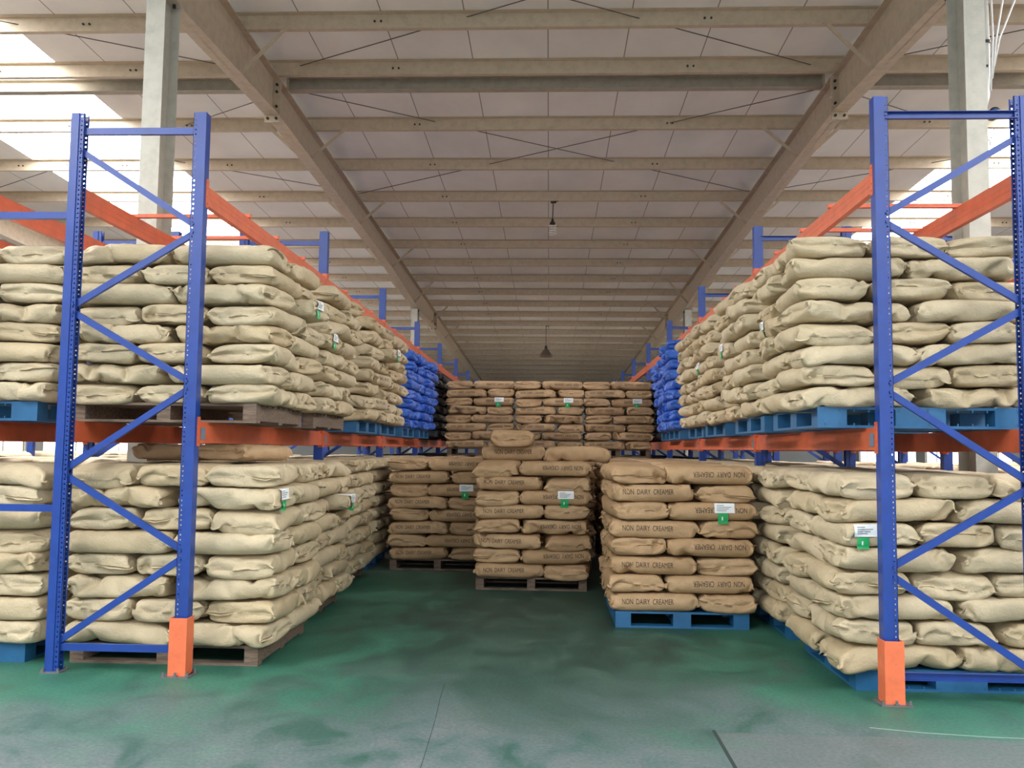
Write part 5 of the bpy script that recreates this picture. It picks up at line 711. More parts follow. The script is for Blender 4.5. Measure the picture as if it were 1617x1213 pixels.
 'd': [-460,-17,18,0,-6,14,10,7,3,-6,-9,-8,-8,-11,-17,12,0,-4,-18,-6,-7,-1,36,-36,1,7,6,18,4,0,-12,17,11,8,8,9,6,-3,-7,-10,-14,6,0,-18,7,-2,-17,-3,1,-14,-1,3,4,12,-9,-1,1,16,17,-30,-5,-2,14,17,7,-15,-10,21,18,-4,-7,-32,3,-8,25,-24,-3,1,0,0,5,22,5,-17,35,-35,-8,46,-11,33,-32,3,10,17,-10,-24,-8,-4,25,-11,0,-11,-3,16,17,2,-10,-12,-1,37,-39,38,-38,-7,0,16,-5,14,4,0,-7,-5,-1,-2,-2,-6,21,-4,-26,29,23,-23,11,-23,26,-1,-5,-24,-4,9,-1,-3,-6,20,3,3,1,1,-13,5,15,3,1,-16,25,-16,33,-2,0,-3,-4,-8,-18,6,-2,-3,-4,-4,-5,-8,-12,39,16,14,-21,-35,43,6,-2,2,-1,3,1,2,-1,1,0,-1,2,-2,-1,-2,0,0,1,-1,2,-1,-2,2,-1,5,-1,0,-1,1,0,0,-1,1,-1,-1,0,0,1,-2,-1,-13,-19,24,20,-7,14,-2,-6,2,2,2,3,-1,1,-2,0,2,0,1,0,-1,-1,1,1,-2,-3,4,-5,4,1,-1,2,0,0,1,-1,-2,2,-1,1,-4,3,0,-7,-13,18,-1,14,15,-1,-6,6,0,0,0,-2,0,-2,3,0,1,0,0,0,0,0,0,0,-1,-2,-4,5,1,1,0,0,1,1,-6,2,2,-1,2,-11,10,-2,2,-9,-3,3,-3,27,3,-2,0,0,0,0,-1,-1,1,0,0,-1,0,1,1,0,0,0,-1,0,1,-2,-3,-3,6,0,1,2,1,-8,5,3,0,-1,-2,2,-9,9,0,-4,-6,-2,5,29,-4,2,2,-1,0,1,-2,1,0,0,-1,1,0,1,0,0,0,-1,1,0,-1,0,0,-4,1,0,3,-4,-4,8,3,0,-1,0,-2,2,-1,-16,15,-18,14,1,2,28,1,-3,3,0,-1,-1,2,0,-1,0,-1,1,1,1,0,0,-1,0,-1,0,1,-1,0,-4,2,3,0,1,0,0,-12,-5,1,0,3,11,-2,4,-18,16,0,-1,1,28,-3,-1,5,-1,1,0,0,1,0,-1,0,0,1,0,0,0,1,-1,0,-1,1,0,-5,3,-15,0,11,0,4,-6,8,-3,-3,-2,2,4,-4,5,-9,6,3,-2,0,28,0,0,1,0,1,0,0,0,-1,-1,2,1,0,0,0,0,0,0,0,0,-1,0,0,0,-7,3,-1,4,-3,2,-6,5,1,0,0,-9,6,-8,11,1,-1,0,0,28,0,1,0,1,0,0,0,-1,0,1,-1,1,0,1,0,1,-1,0,-1,-1,1,0,-3,-1,2,-1,-5,6,-9,1,8,1,0,0,-5,0,4,-1,-4,5,0,1,-1,30,0,0,-4,4,0,1,-1,-1,-1,0,1,1,1,-1,1,0,0,-1,0,0,-1,0,-2,-6,6,0,1,-13,9,4,1,-1,0,-1,1,-4,-1,3,-1,3,-4,4,1,30,0,0,-2,2,0,-1,0,-1,0,0,1,0,0,1,1,-1,0,0,-1,-1,-1,0,0,0,0,1,-3,-1,4,0,-1,1,-1,0,-1,1,-4,1,0,0,3,2,1,30,0,-1,0,-3,2,1,-1,-1,1,1,-1,0,1,1,-1,0,0,0,-1,0,-1,0,1,-1,1,-1,-6,7,-1,1,1,-1,0,-1,0,0,1,-5,3,-2,4,1,0,29,0,-2,2,-1,-1,1,-3,3,1,-1,1,0,0,0,0,1,-1,0,0,-1,0,-1,1,1,-1,-3,3,0,0,0,0,0,0,0,0,-1,0,1,-4,2,2,0,2,29,-1,-1,1,0,0,-5,6,0,0,1,0,-1,1,-1,0,-1,1,0,-1,1,-1,-1,2,0,1,-1,0,0,1,0,-1,1,-1,1,0,-1,0,-1,1,-2,2,0,-1,28,0,0,0,0,-4,4,0,1,1,0,0,0,-1,0,0,0,-1,0,1,0,1,0,-1,1,0,0,-1,0,0,0,1,-1,1,0,-1,1,0,0,-1,1,-1,0,0,29,-1,0,0,-2,3,0,0,1,0,1,0,-1,-1,-1,-1,1,0,1,1,-1,1,0,0,0,0,-1,1,-1,0,0,0,1,0,0,0,0,0,0,0,0,0,0,0,30,-1,0,-1,1,0,0,0,0,1,1,-1,0,-1,-1,0,-1,1,1,0,1,0,0,-1,1,-1,1,-1,1,-1,0,0,0,0,0,1,0,0,0,1,-1,0,0,0,29,0,0,0,1,0,-1,1,0,0,-1,1,-1,-1,0,0,0,1,-1,2,0,0,-1,1,-1,1,0,0,0,-1,0,-1,0,1,1,0,0,1,0,0,1,0,-1,-1,30,-1,1,0,0,0,1,-1,0,0,-1,-1,0,0,0,0,0,0,1,0,0,0,0,-1,1,0,1,0,-1,1,-2,1,0,0,-1,1,1,0,1,0,0,-1,0,0,29,0,1,0,0,0,0,0,-1,-1,1,-1,0,0,0,1,0,0,0,0,0,-2,-2,1,0,3,0,0,1,-1,0,-1,0,0,1,0,1,0,0,0,0,0,0,0,29,1,-1,1,0,0,-1,0,0,0,-1,0,1,0,0,0,0,0,0,-1,0,-1,0,-1,-1,4,0,0,1,0,0,0,-1,0,0,1,-1,0,1,0,-1,0,0,0,30,0,0,0,0,0,0,-1,0,-1,0,1,-1,0,1,0,0,0,0,0,-1,0,0,-1,1,0,1,-1,1,1,-1,0,1,0,0,-1,0,0,0,-1,1,-1,1,0,29,0,1,0,-1,0,0,0,-1,1,0,0,0,0,0,-1,1,1,-1,-1,0,0,0,1,-1,-3,0,4,-3,3,1,0,0,0,0,-1,0,0,-1,1,-3,2,1,1,30,-1,0,0,1,-1,0,0,0,-1,1,0,1,0,-1,0,0,0,1,0,-1,0,0,0,1,-3,1,1,-1,-2,3,0,0,1,-1,1,-1,-1,1,-4,3,0,0,0,28,1,-1,0,0,1,0,-1,1,0,0,0,0,0,-1,1,0,0,0,1,0,0,1,0,-1,-1,-2,-3,3,0,0,1,1,0,1,-1,-1,1,-3,1,1,0,-1,1,28,0,0,1,0,0,0,0,-1,1,-1,1,0,-1,1,0,0,0,1,0,1,0,0,0,0,-1,-1,0,-1,0,-1,1,-1,-1,-1,1,2,-1,-1,3,-3,2,0,-1,27,0,1,0,1,0,0,-1,1,-1,0,0,-1,2,0,0,0,0,1,0,0,1,0,-1,0,-1,0,-1,0,-1,0,0,1,-2,0,0,3,-3,3,-1,0,-2,2,-1,27,1,0,0,0,-3,-4,8,0,0,0,0,0,0,1,0,0,-1,0,0,0,0,1,0,-1,0,0,-1,0,-2,-1,-1,0,3,0,1,-4,4,1,0,0,-2,1,-1,26,1,-1,-8,9,1,-1,-4,5,1,0,0,1,0,-1,1,-2,1,-1,1,-2,2,0,1,-1,0,-2,1,-1,2,0,-1,0,-1,1,-1,1,1,-2,1,0,1,-1,-1,29,-3,-13,15,-24,19,6,-2,-4,4,2,0,1,0,1,-1,1,-6,1,2,-2,1,0,1,-1,1,0,-2,2,1,0,0,-1,1,-1,0,1,-2,1,-1,2,0,-1,1,30,-3,-1,-33,26,-6,14,2,1,-4,0,1,3,1,0,0,-7,5,-1,-1,0,-9,-6,14,3,0,-1,1,-1,1,-1,1,0,-1,1,0,-1,0,0,0,0,1,-5,-1,-16,25,29,9,3,2,-4,4,2,2,0,0,-2,-1,-1,-2,3,-18,10,2,4,-5,1,-1,5,0,1,0,1,-1,1,0,0,0,-1,1,0,-1,0,0,-1,1,-19,-11,25,0,-34,-16,-8,-3,2,14,14,9,-17,-3,4,13,-6,-14,29,30,-4,-4,-1,5,4,-19,19,-7,-7,-15,-21,26,1,2,4,4,1,-2,-3,-4,-10,-16,0,19,16,-17,20,-9,-8,17,-9,-8,-11,-7,-3,3,29,-17,6,-8,-8,10,-10,7,-4,-18,0,39,-7,21,-35,-16,11,0,37,-28,-19,-1,0,5,20,-14,-8,9,10,15,1,-22,5,25,-11,23,7,6,3,-1,-1,-13,1,2,-3,-5,-7,-4,6,-4,1,-4,-23,13,15,4,10,-15,-24,11,2,35,-33,-15,27,7,-5,-14,3,4,-6,-20,0,1,-2,0,10,26,327,-21,-21,-40,-12,-24,-34,-35,-35,-35,-33,-34,-35,-33,-31,-31,-35,-35,-28,-35,-33,-35,0,0,35,33,35,28,35,35,31,31,33,35,34,33,35,35,35,34,24,12,40,21,0,8,-14,32,-23,-10,1,0,1,1,3,-1,0,-2,-4,5,1,1,-5,3,0,2,10,7,-14,0,-1,2,-2,-2,0,3,1,0,1,2,0,-4,1,-10,3,5,-9,0,-23,22,28,-28,1,4,-3,2,-2,-2,-4,5,0,0,0,-8,2,0,2,-1,-1,13,2,-9,-3,1,0,5,1,0,-1,0,1,0,1,0,0,3,-4,-6,3,18,-7,-29,-37,5,39,3,-1,-5,1,-2,0,0,-1,-6,0,-1,0,-1,-3,0,-2,0,2,38,-14,24,-33,-6,1,-1,0,1,5,0,0,1,-1,0,1,1,4,16,-7,-22,-27,2,-8,11,-7,-3,7,0,-1,-1,1,-1,0,1,-1,1,-1,0,0,0,-1,-1,1,-13,28,-8,15,-16,-1,0,1,0,-1,1,-3,-2,1,0,-1,0,-4,0,-11,-20,-9,29,17,2,-17,2,-3,0,1,-1,-2,3,-1,0,1,-1,0,0,0,-1,0,-1,0,-8,-6,10,17,-14,1,1,0,0,1,0,0,2,-4,-1,-1,-4,3,-1,-14,-7,36,3,18,-14,-3,3,-3,0,-1,0,2,-2,1,-1,0,1,0,0,0,0,-2,0,1,-5,-8,-3,7,8,0,0,0,1,0,-3,2,0,2,-1,-6,-1,-1,2,-16,40,-1,0,12,-12,-7,7,-1,0,0,1,0,-1,0,1,0,0,1,0,-1,0,0,-1,2,-5,-5,-5,-2,15,0,0,-1,0,-2,0,3,0,1,-3,6,-1,-9,0,23,1,2,-2,5,-20,4,10,1,-1,0,0,-1,0,0,0,1,1,0,0,1,-1,0,-1,2,-3,-3,1,8,-5,0,-3,0,-1,-2,4,0,0,0,3,0,3,6,-17,17,6,-2,-3,5,1,-19,13,-1,0,-1,0,-1,1,0,1,1,0,0,0,0,1,-2,0,5,-5,-4,0,-9,13,-1,2,1,1,0,-3,-1,0,-1,1,-4,-2,4,18,-6,-2,5,-2,6,5,3,-15,-1,1,1,-1,0,-1,1,0,-1,1,1,0,0,-1,1,0,-4,4,-1,11,-9,4,0,-6,-1,-4,3,3,-3,0,0,0,-2,4,-4,-2,18,-8,4,-1,4,4,0,-8,1,-2,0,1,-1,1,0,-1,1,-1,0,1,0,0,0,0,-2,2,0,3,-3,-3,0,2,-2,4,0,-5,3,-1,1,-3,4,1,5,0,-2,2,1,-1,4,2,-2,-5,1,1,1,-2,2,-1,-1,0,-1,0,0,0,0,0,0,1,0,0,0,-10,21,-15,1,4,2,-7,-1,5,0,0,-1,4,0,-3,-1,2,5,0,1,0,3,-1,-2,-5,6,0,-1,2,-1,0,0,0,0,-1,0,-1,-1,0,1,0,1,4,-4,-8,-6,10,0,-2,-2,6,3,0,-1,0,0,0,3,2,-1,-2,-1,9,-4,-1,0,0,0,5,-5,0,1,-1,1,1,-1,0,-1,1,-1,-1,0,0,0,1,1,9,-7,-6,-2,2,0,3,-2,2,1,-1,0,0,0,0,0,3,0,1,-2,2,-1,-1,0,-2,-3,4,-1,2,-1,1,2,-1,0,-1,0,0,0,0,-1,0,1,-1,2,4,2,-7,-3,0,0,-3,6,1,-1,1,0,-1,0,-1,1,0,3,-1,1,0,-2,0,-2,-3,-3,7,0,-1,0,4,-2,0,0,0,1,-1,-1,0,1,-1,0,1,2,-7,14,-8,-3,-1,0,3,0,0,0,0,-1,0,0,1,-1,0,0,3,0,-1,-2,0,-3,1,6,-5,0,-1,5,-4,-1,1,0,1,-1,0,1,0,0,0,0,0,2,-6,-5,10,-1,0,0,0,0,-1,1,-1,0,0,0,0,1,-1,1,-1,0,1,0,-1,-2,-4,8,-2,-2,4,-5,0,1,1,0,0,1,0,0,0,-1,1,0,0,4,-6,1,5,-4,0,0,0,-1,1,-1,0,0,0,0,0,0,1,-1,0,1,-1,0,1,0,6,-4,-3,2,-4,1,0,1,-1,2,0,0,0,-1,0,1,0,0,0,-5,5,1,5,-4,-2,0,0,0,-1,-1,0,0,0,1,1,0,0,0,0,0,0,0,0,0,2,-2,-5,4,-1,0,0,0,2,-1,1,0,0,0,-1,0,1,0,0,-2,3,0,-5,6,0,-1,-1,0,-1,0,-1,1,1,0,0,1,0,-1,0,0,0,1,-1,3,0,-1,2,-4,-1,0,0,0,0,2,0,-1,0,0,0,0,0,0,0,-2,3,0,-2,4,-2,0,0,-1,-1,0,0,1,-1,1,1,0,0,0,0,0,0,1,-1,3,-1,-2,1,-1,0,-1,1,0,0,0,0,1,-1,-1,1,-1,0,1,0,-2,7,1,-6,2,-1,0,-1,0,0,-1,1,-1,2,-1,0,1,0,0,-1,0,0,1,1,2,-1,-1,0,0,0,1,-1,0,0,-1,1,0,0,0,0,0,1,-1,0,-1,-9,-3,22,0,-8,0,0,-1,0,0,0,0,0,1,0,-1,0,0,1,-1,0,1,-1,0,1,-2,1,0,1,-1,1,0,-1,1,-1,0,0,0,0,0,-1,1,-1,1,-2,-1,-6,-3,12,0,0,0,0,0,0,1,-1,0,0,0,0,0,0,0,-3,3,0,1,0,0,-1,1,0,0,-1,1,1,-1,0,-1,0,0,-1,1,0,-1,0,0,-2,0,-3,-1,7,0,1,-1,0,0,0,-1,1,0,0,0,0,0,0,1,2,-3,0,1,0,-1,0,0,0,0,1,0,0,0,0,-1,0,0,0,0,0,-1,0,0,0,0,-3,2,3,0,-2,2,-3,1,0,1,0,0,0,0,0,0,0,-2,1,-1,1,-1,1,0,0,0,0,0,0,0,1,0,-1,0,-1,0,1,0,-1,0,0,1,-1,0,-2,0,-1,1,2,0,2,-2,0,0,0,0,0,0,0,0,-2,2,0,-1,1,-2,2,0,-1,1,0,0,0,0,0,0,0,-1,1,0,-1,1,0,-1,1,1,-2,0,0,1,-3,-1,1,1,1,0,-1,0,1,0,0,0,-1,0,1,-1,0,0,-1,-3,3,-1,0,0,0,0,0,1,-1,0,0,1,-1,0,1,0,0,0,0,0,1,-1,-1,3,-4,1,0,-1,0,1,1,-1,-1,1,0,-1,0,0,2,1,-3,0,-2,-4,4,-1,-1,0,0,0,1,0,0,0,0,0,0,1,0,0,0,1,-1,1,-1,1,0,4,-5,-1,0,1,-1,0,-1,1,0,-1,0,0,1,0,0,0,-6,5,-4,-5,5,-2,0,-2,2,0,2,-1,0,0,-1,-1,1,1,0,1,1,0,0,1,-1,0,0,-4,2,1,0,-1,1,-1,1,-1,0,0,0,0,-1,1,-1,0,6,-7,-5,-7,4,-5,-4,7,0,0,1,2,1,-1,0,0,0,0,2,0,1,0,0,9,-6,-2,-2,4,-5,0,0,1,0,0,-1,1,-1,1,-1,0,-1,-1,1,0,2,-7,0,1,-14,0,8,-5,8,2,-3,1,0,1,0,0,0,0,0,0,2,1,1,-12,14,2,-7,-8,7,0,1,0,0,1,0,-1,1,-1,0,-1,0,0,-1,0,2,-11,5,-4,-11,10,0,0,-4,12,-1,-3,1,-1,-1,2,-1,0,0,4,0,1,0,-3,21,4,-14,-14,3,-1,1,-1,0,0,0,1,0,0,-1,0,0,-1,-1,0,0,19,3,-44,7,-2,55,2,-1,-12,2,-1,-2,-1,0,-2,-1,0,0,-4,8,4,1,-6,-28,3,49,-23,1,-1,-4,0,0,0,1,0,0,0,1,0,-1,-1,0,-2,-2,-38,-10,33,-9,-7,-25,-1,-1,0,3,4,0,3,0,1,3,0,4,11,-8,-4,-1,-2,-14,22,-46,45,6,1,-1,-5,-15,0,0,0,0,0,-1,0,0,-1,-5,0,-8,46,-3,5,-3,32,-35,0,-1,-1,-4,-1,1,0,9,0,0,4,-4,-8,3,-1,5,0,22,-42,30,-1,-14,2,1,-3,14,-7,0,-1,0,-6,-2,-1,-3,0,4,0,4,-26,36,-11,24,-20,10,-4,-1,2,1,0,1,-1,1,1,0,-4,0,-1,-4,14,-5,8,0,-19,18,-17,6,-1,-12,7,-1,7,0,0,-1,-3,1,-2,1,0,-1,1,6,15,-15,-15,17,11,3,-29,22,-2,0,0,-5,-7,-6,-3,-1,5,-13,-3,-3,-11,-5,-6,-6,-5,5,6,6,5,11,3,3,13,-5,1,3,6,7,5,0,0,2,-22,29,-3,-11,24,4,2,-33,29,-18,-5,-4,7,16,-2,3,-1,6,-5,0,-2,-3,8,0,-2,4,-16,-35,9,-7,-6,2,-3,5,-7,7,3,1,-3,-3,-2,-2,4,-2,21,-22,4,22,7,7,-19,31,3,-7,7,-2,-6,-8,16,-2,1,-8,-4,10,2,1,1,-3,0,-20,-3,14,-41,3,0,-9,2,-2,1,0,0,0,1,0,0,4,-7,-1,16,-6,18,22,14,1,19,9,0,0,-2,5,-1,-1,-5,5,1,0,0,-1,0,0,-2,0,-4,-9,-10,-10,-3,-22,-3,-6,-4,-6,-7,2,-1,-1,0,-1,-1,0,6,5,9,26,15,-38,12,-6,10,-10,-25,7,6,5,10,-4,-11,-1,5,11,4,4,1,1,-1,2,-6,-5,12,-6,-5,-12,12,-5,6,-6,0,-4,13,-15,-8,-3,-2,3,12,-12,7,5,-15,30,-13,-4,10,-9,37,-2,-3,-3,-10,-11,11,10,-2,-7,-1,-1,2,2,-1,-1,-1,0,-6,9,2,-4,-3,7,-4,-1,-1,2,1,7,-10,9,-8,10,-15,-4,3,-4,3,-3,-18,12,1,22,-11,-2,-1,-2,-11,21,1,-11,-6,-2,2,2,1,5,1,-1,-1,1,-4,-5,8,1,-9,0,0,13,-4,13,-30,4,23,-19,28,-29,-5,14,-5,-13,2,-2,-6,2,0,10,-4,-1,-2,-8,20,-6,-3,-2,9,1,-1,-1,-1,-4,0,0,-2,2,-2,-3,-2,8,4,3,-8,-1,18,-33,11,1,-9,25,-25,33,-14,-7,4,-20,-1,3,-1,-4,0,6,-7,-1,1,17,-7,-2,0,4,-10,6,0,0,-1,1,1,0,-3,1,0,2,9,-1,2,-14,18,5,-33,11,2,0,0,-14,6,-4,36,-18,-34,16,2,3,-1,0,-4,5,7,3,1,-14,4,0,0,-8,14,-6,0,0,1,0,0,1,-5,4,0,0,-9,17,-8,5,-2,-2,1,21,2,0,0,-2,-15,4,-19,30,-30,7,-6,2,-1,4,2,-4,-7,6,-5,10,-5,0,-8,17,-8,-1,1,0,-1,0,2,-1,4,-2,0,9,-5,19,0,-9,0,-26,30,-20,-16,-3,-3,2,29,-27,17,-21,16,9,-6,0,-1,2,-1,-4,12,-8,-1,3,-1,-9,17,-13,4,1,-1,0,1,0,0,1,1,-1,0,5,-2,-23,6,28,-24,23,-24,-10,9,1,3,12,-28,9,-10,27,-3,0,-3,1,-1,-1,1,-7,8,-6,12,-6,-9,17,-15,11,-4,0,0,0,0,0,1,1,0,0,0,-10,16,-16,-3,-8,23,-25,0,14,5,2,0,-13,27,-15,7,-22,15,-1,-1,0,-2,1,-2,-9,9,9,-6,-9,16,-15,15,-7,0,0,0,0,0,0,1,1,0,-2,-1,-6,-8,7,1,8,-23,7,13,3,-1,0,0,1,-15,28,-24,22,-9,-16,9,2,-2,0,1,10,-12,2,-7,13,-14,18,-9,0,0,0,0,0,0,0,0,1,-1,-2,2,-4,-3,2,1,-7,-2,15,2,-5,1,0,0,-1,1,-14,26,-24,25,-17,2,-1,-1,-1,-2,5,-14,6,8,-11,21,-11,0,0,0,0,0,0,0,0,0,1,-1,1,-2,-1,-2,0,5,-19,19,2,-7,4,0,0,0,0,0,1,-15,24,-24,9,2,2,0,-1,-4,5,5,-15,2,22,-14,0,0,0,0,0,0,0,0,0,0,0,0,0,-1,0,-2,-1,-9,17,1,-10,5,0,0,0,0,0,0,-1,4,-16,20,-9,1,0,0,1,4,-4,-1,3,12,-15,0,0,0,0,0,0,0,0,0,0,0,1,-1,1,0,-1,0,-1,2,1,-8,6,0,0,0,0,0,0,0,0,-3,8,-14,8,1,0,2,-3,4,-3,-2,17,-14,-1,0,0,0,0,0,0,0,0,0,0,0,1,-3,3,0,0,-1,-1,5,-10,6,0,0,0,0,0,0,0,0,0,1,-6,9,-3,0,0,1,3,-2,-3,15,-13,-1,0,0,0,0,0,0,0,0,0,0,0,0,0,3,-2,-1,2,-2,0,-5,5,0,0,0,0,0,0,0,0,0,0,-1,3,-5,3,0,2,1,0,-1,-7,8,-1,0,0,0,0,0,0,0,0,0,0,0,0,0,0,2,-2,0,-1,2,-1,0,0,0,0,0,0,0,0,0,0,0,0,0,-2,4,-1,0,-1,0,1,0,5,-6,0,0,0,0,0,0,0,0,0,0,0,0,0,0,0,2,-1,0,-1,1,-1,0,0,0,0,0,0,0,0,0,0,0,0,0,0,-2,4,-2,0,-1,0,0,3,-2,0,0,0,0,0,0,0,0,0,0,0,0,0,0,0,2,-2,0,0,1,-1,1,-1,0,0,0,0,0,0,0,0,0,0,0,0,-1,3,-2,0,-1,1,-1,1,0,0,0,0,0,0,0,0,0,0,0,0,0,0,0,0,-1,2,-1,7,-1,-5,3,2,-6,0,0,0,0,0,0,0,0,0,0,1,-1,2,-2,-1,0,-1,1,0,0,0,0,0,0,0,0,0,0,0,0,0,0,0,0,-1,0,0,0,-3,-1,8,-7,-2,11,-4,3,-4,0,0,0,0,0,0,0,0,0,6,-6,0,-1,1,0,0,0,0,0,0,0,0,0,0,0,0,0,0,0,0,0,-2,-1,1,1,-2,0,11,-1,4,-16,8,-7,7,-3,0,0,0,1,0,-1,-1,2,-6,6,0,1,-1,0,0,0,0,0,0,0,0,0,0,0,0,0,0,0,0,0,-2,-1,1,1,0,1,15,0,-15,14,-18,4,-3,3,0,0,0,2,-3,2,0,9,-10,2,-1,1,0,-1,-1,1,0,0,0,0,0,0,0,0,0,0,0,0,0,0,-2,-1,0,1,0,1,-11,2,14,-11,19,-10,5,-1,-1,-4,-1,-3,7,-4,12,-16,5,1,-1,1,0,0,-2,0,0,0,0,0,1,-1,1,-1,0,0,1,0,-1,0,-2,0,1,0,1,1,-6,-3,-5,7,-2,16,-14,1,1,4,2,5,-8,13,-21,14,-3,0,1,1,1,-2,0,-1,1,-5,5,0,-1,1,-1,2,-1,0,-1,0,1,-1,-1,-1,1,1,0,1,-5,2,2,6,-8,-6,11,9,1,0,-1,-13,11,-19,8,-8,10,1,1,2,-1,-1,-2,0,-1,6,-13,8,0,0,0,-4,4,0,0,-1,1,0,1,0,1,-1,0,4,-7,2,2,-5,14,0,-1,-11,-7,0,0,15,-15,5,3,-1,11,-7,1,1,0,-2,-1,-3,-10,-5,21,-5,0,1,0,3,-7,4,0,0,-6,6,3,-1,-1,1,0,-4,3,3,-6,7,-14,-1,-2,2,10,-3,3,-11,8,8,-7,2,-5,9,1,3,-2,-9,-12,10,17,3,-29,8,5,1,0,0,3,-8,5,-6,12,-6,4,-5,5,-1,0,4,-5,-5,10,-11,4,1,0,5,-9,5,-5,4,4,-7,8,-2,-4,7,0,-1,2,-24,17,-21,11,14,11,-27,5,3,3,2,-4,9,-10,11,-18,4,10,10,-9,0,0,-5,6,-4,-5,4,5,0,1,-9,9,-6,1,2,-6,3,0,7,-3,5,0,0,-4,-14,-10,6,-3,13,7,12,-23,-1,1,9,6,-5,5,-17,24,-2,-11,2,2,0,7,-4,1,-4,3,-4,-2,-4,4,1,-3,8,-1,-6,3,4,4,0,1,-10,-1,-29,-2,45,7,-11,-16,-19,9,8,17,-6,-6,-12,-3,-3,-1,11,-29,12,3,11,1,0,18,6,1,-5,-17,-2,-3,4,-4,4,1,-5,6,7,4,2,3,5,1,-2,-2,-2,-7,-24,-5,9,5,-4,-12,-4,-2,2,2,-2,-1,1,6,0,21,-10,-5,3,10,20,-17,25,18,7,6,-1,2,0,0,-1,-3,-2,1,3,3,3,0,-1,-4,-26,-46,17,-42,16,-16,-2,-2,1,4,1,-1,1,-7,0,1,4,-4,4,-3,2,16,3,15,-12,5,24,-11,11,0,-7,9,-11,1,0,5,9,-6,-7,7,4,-2,0,-1,-29,22,14,6,-36,24,-7,2,-14,-15,0,0,0,2,0,-2,-1,1,-3,-1,15,-13,-3,4,25,23,-18,22,4,-12,13,-9,9,-2,4,-1,-1,0,0,-16,-1,2,-15,-1,10,15],
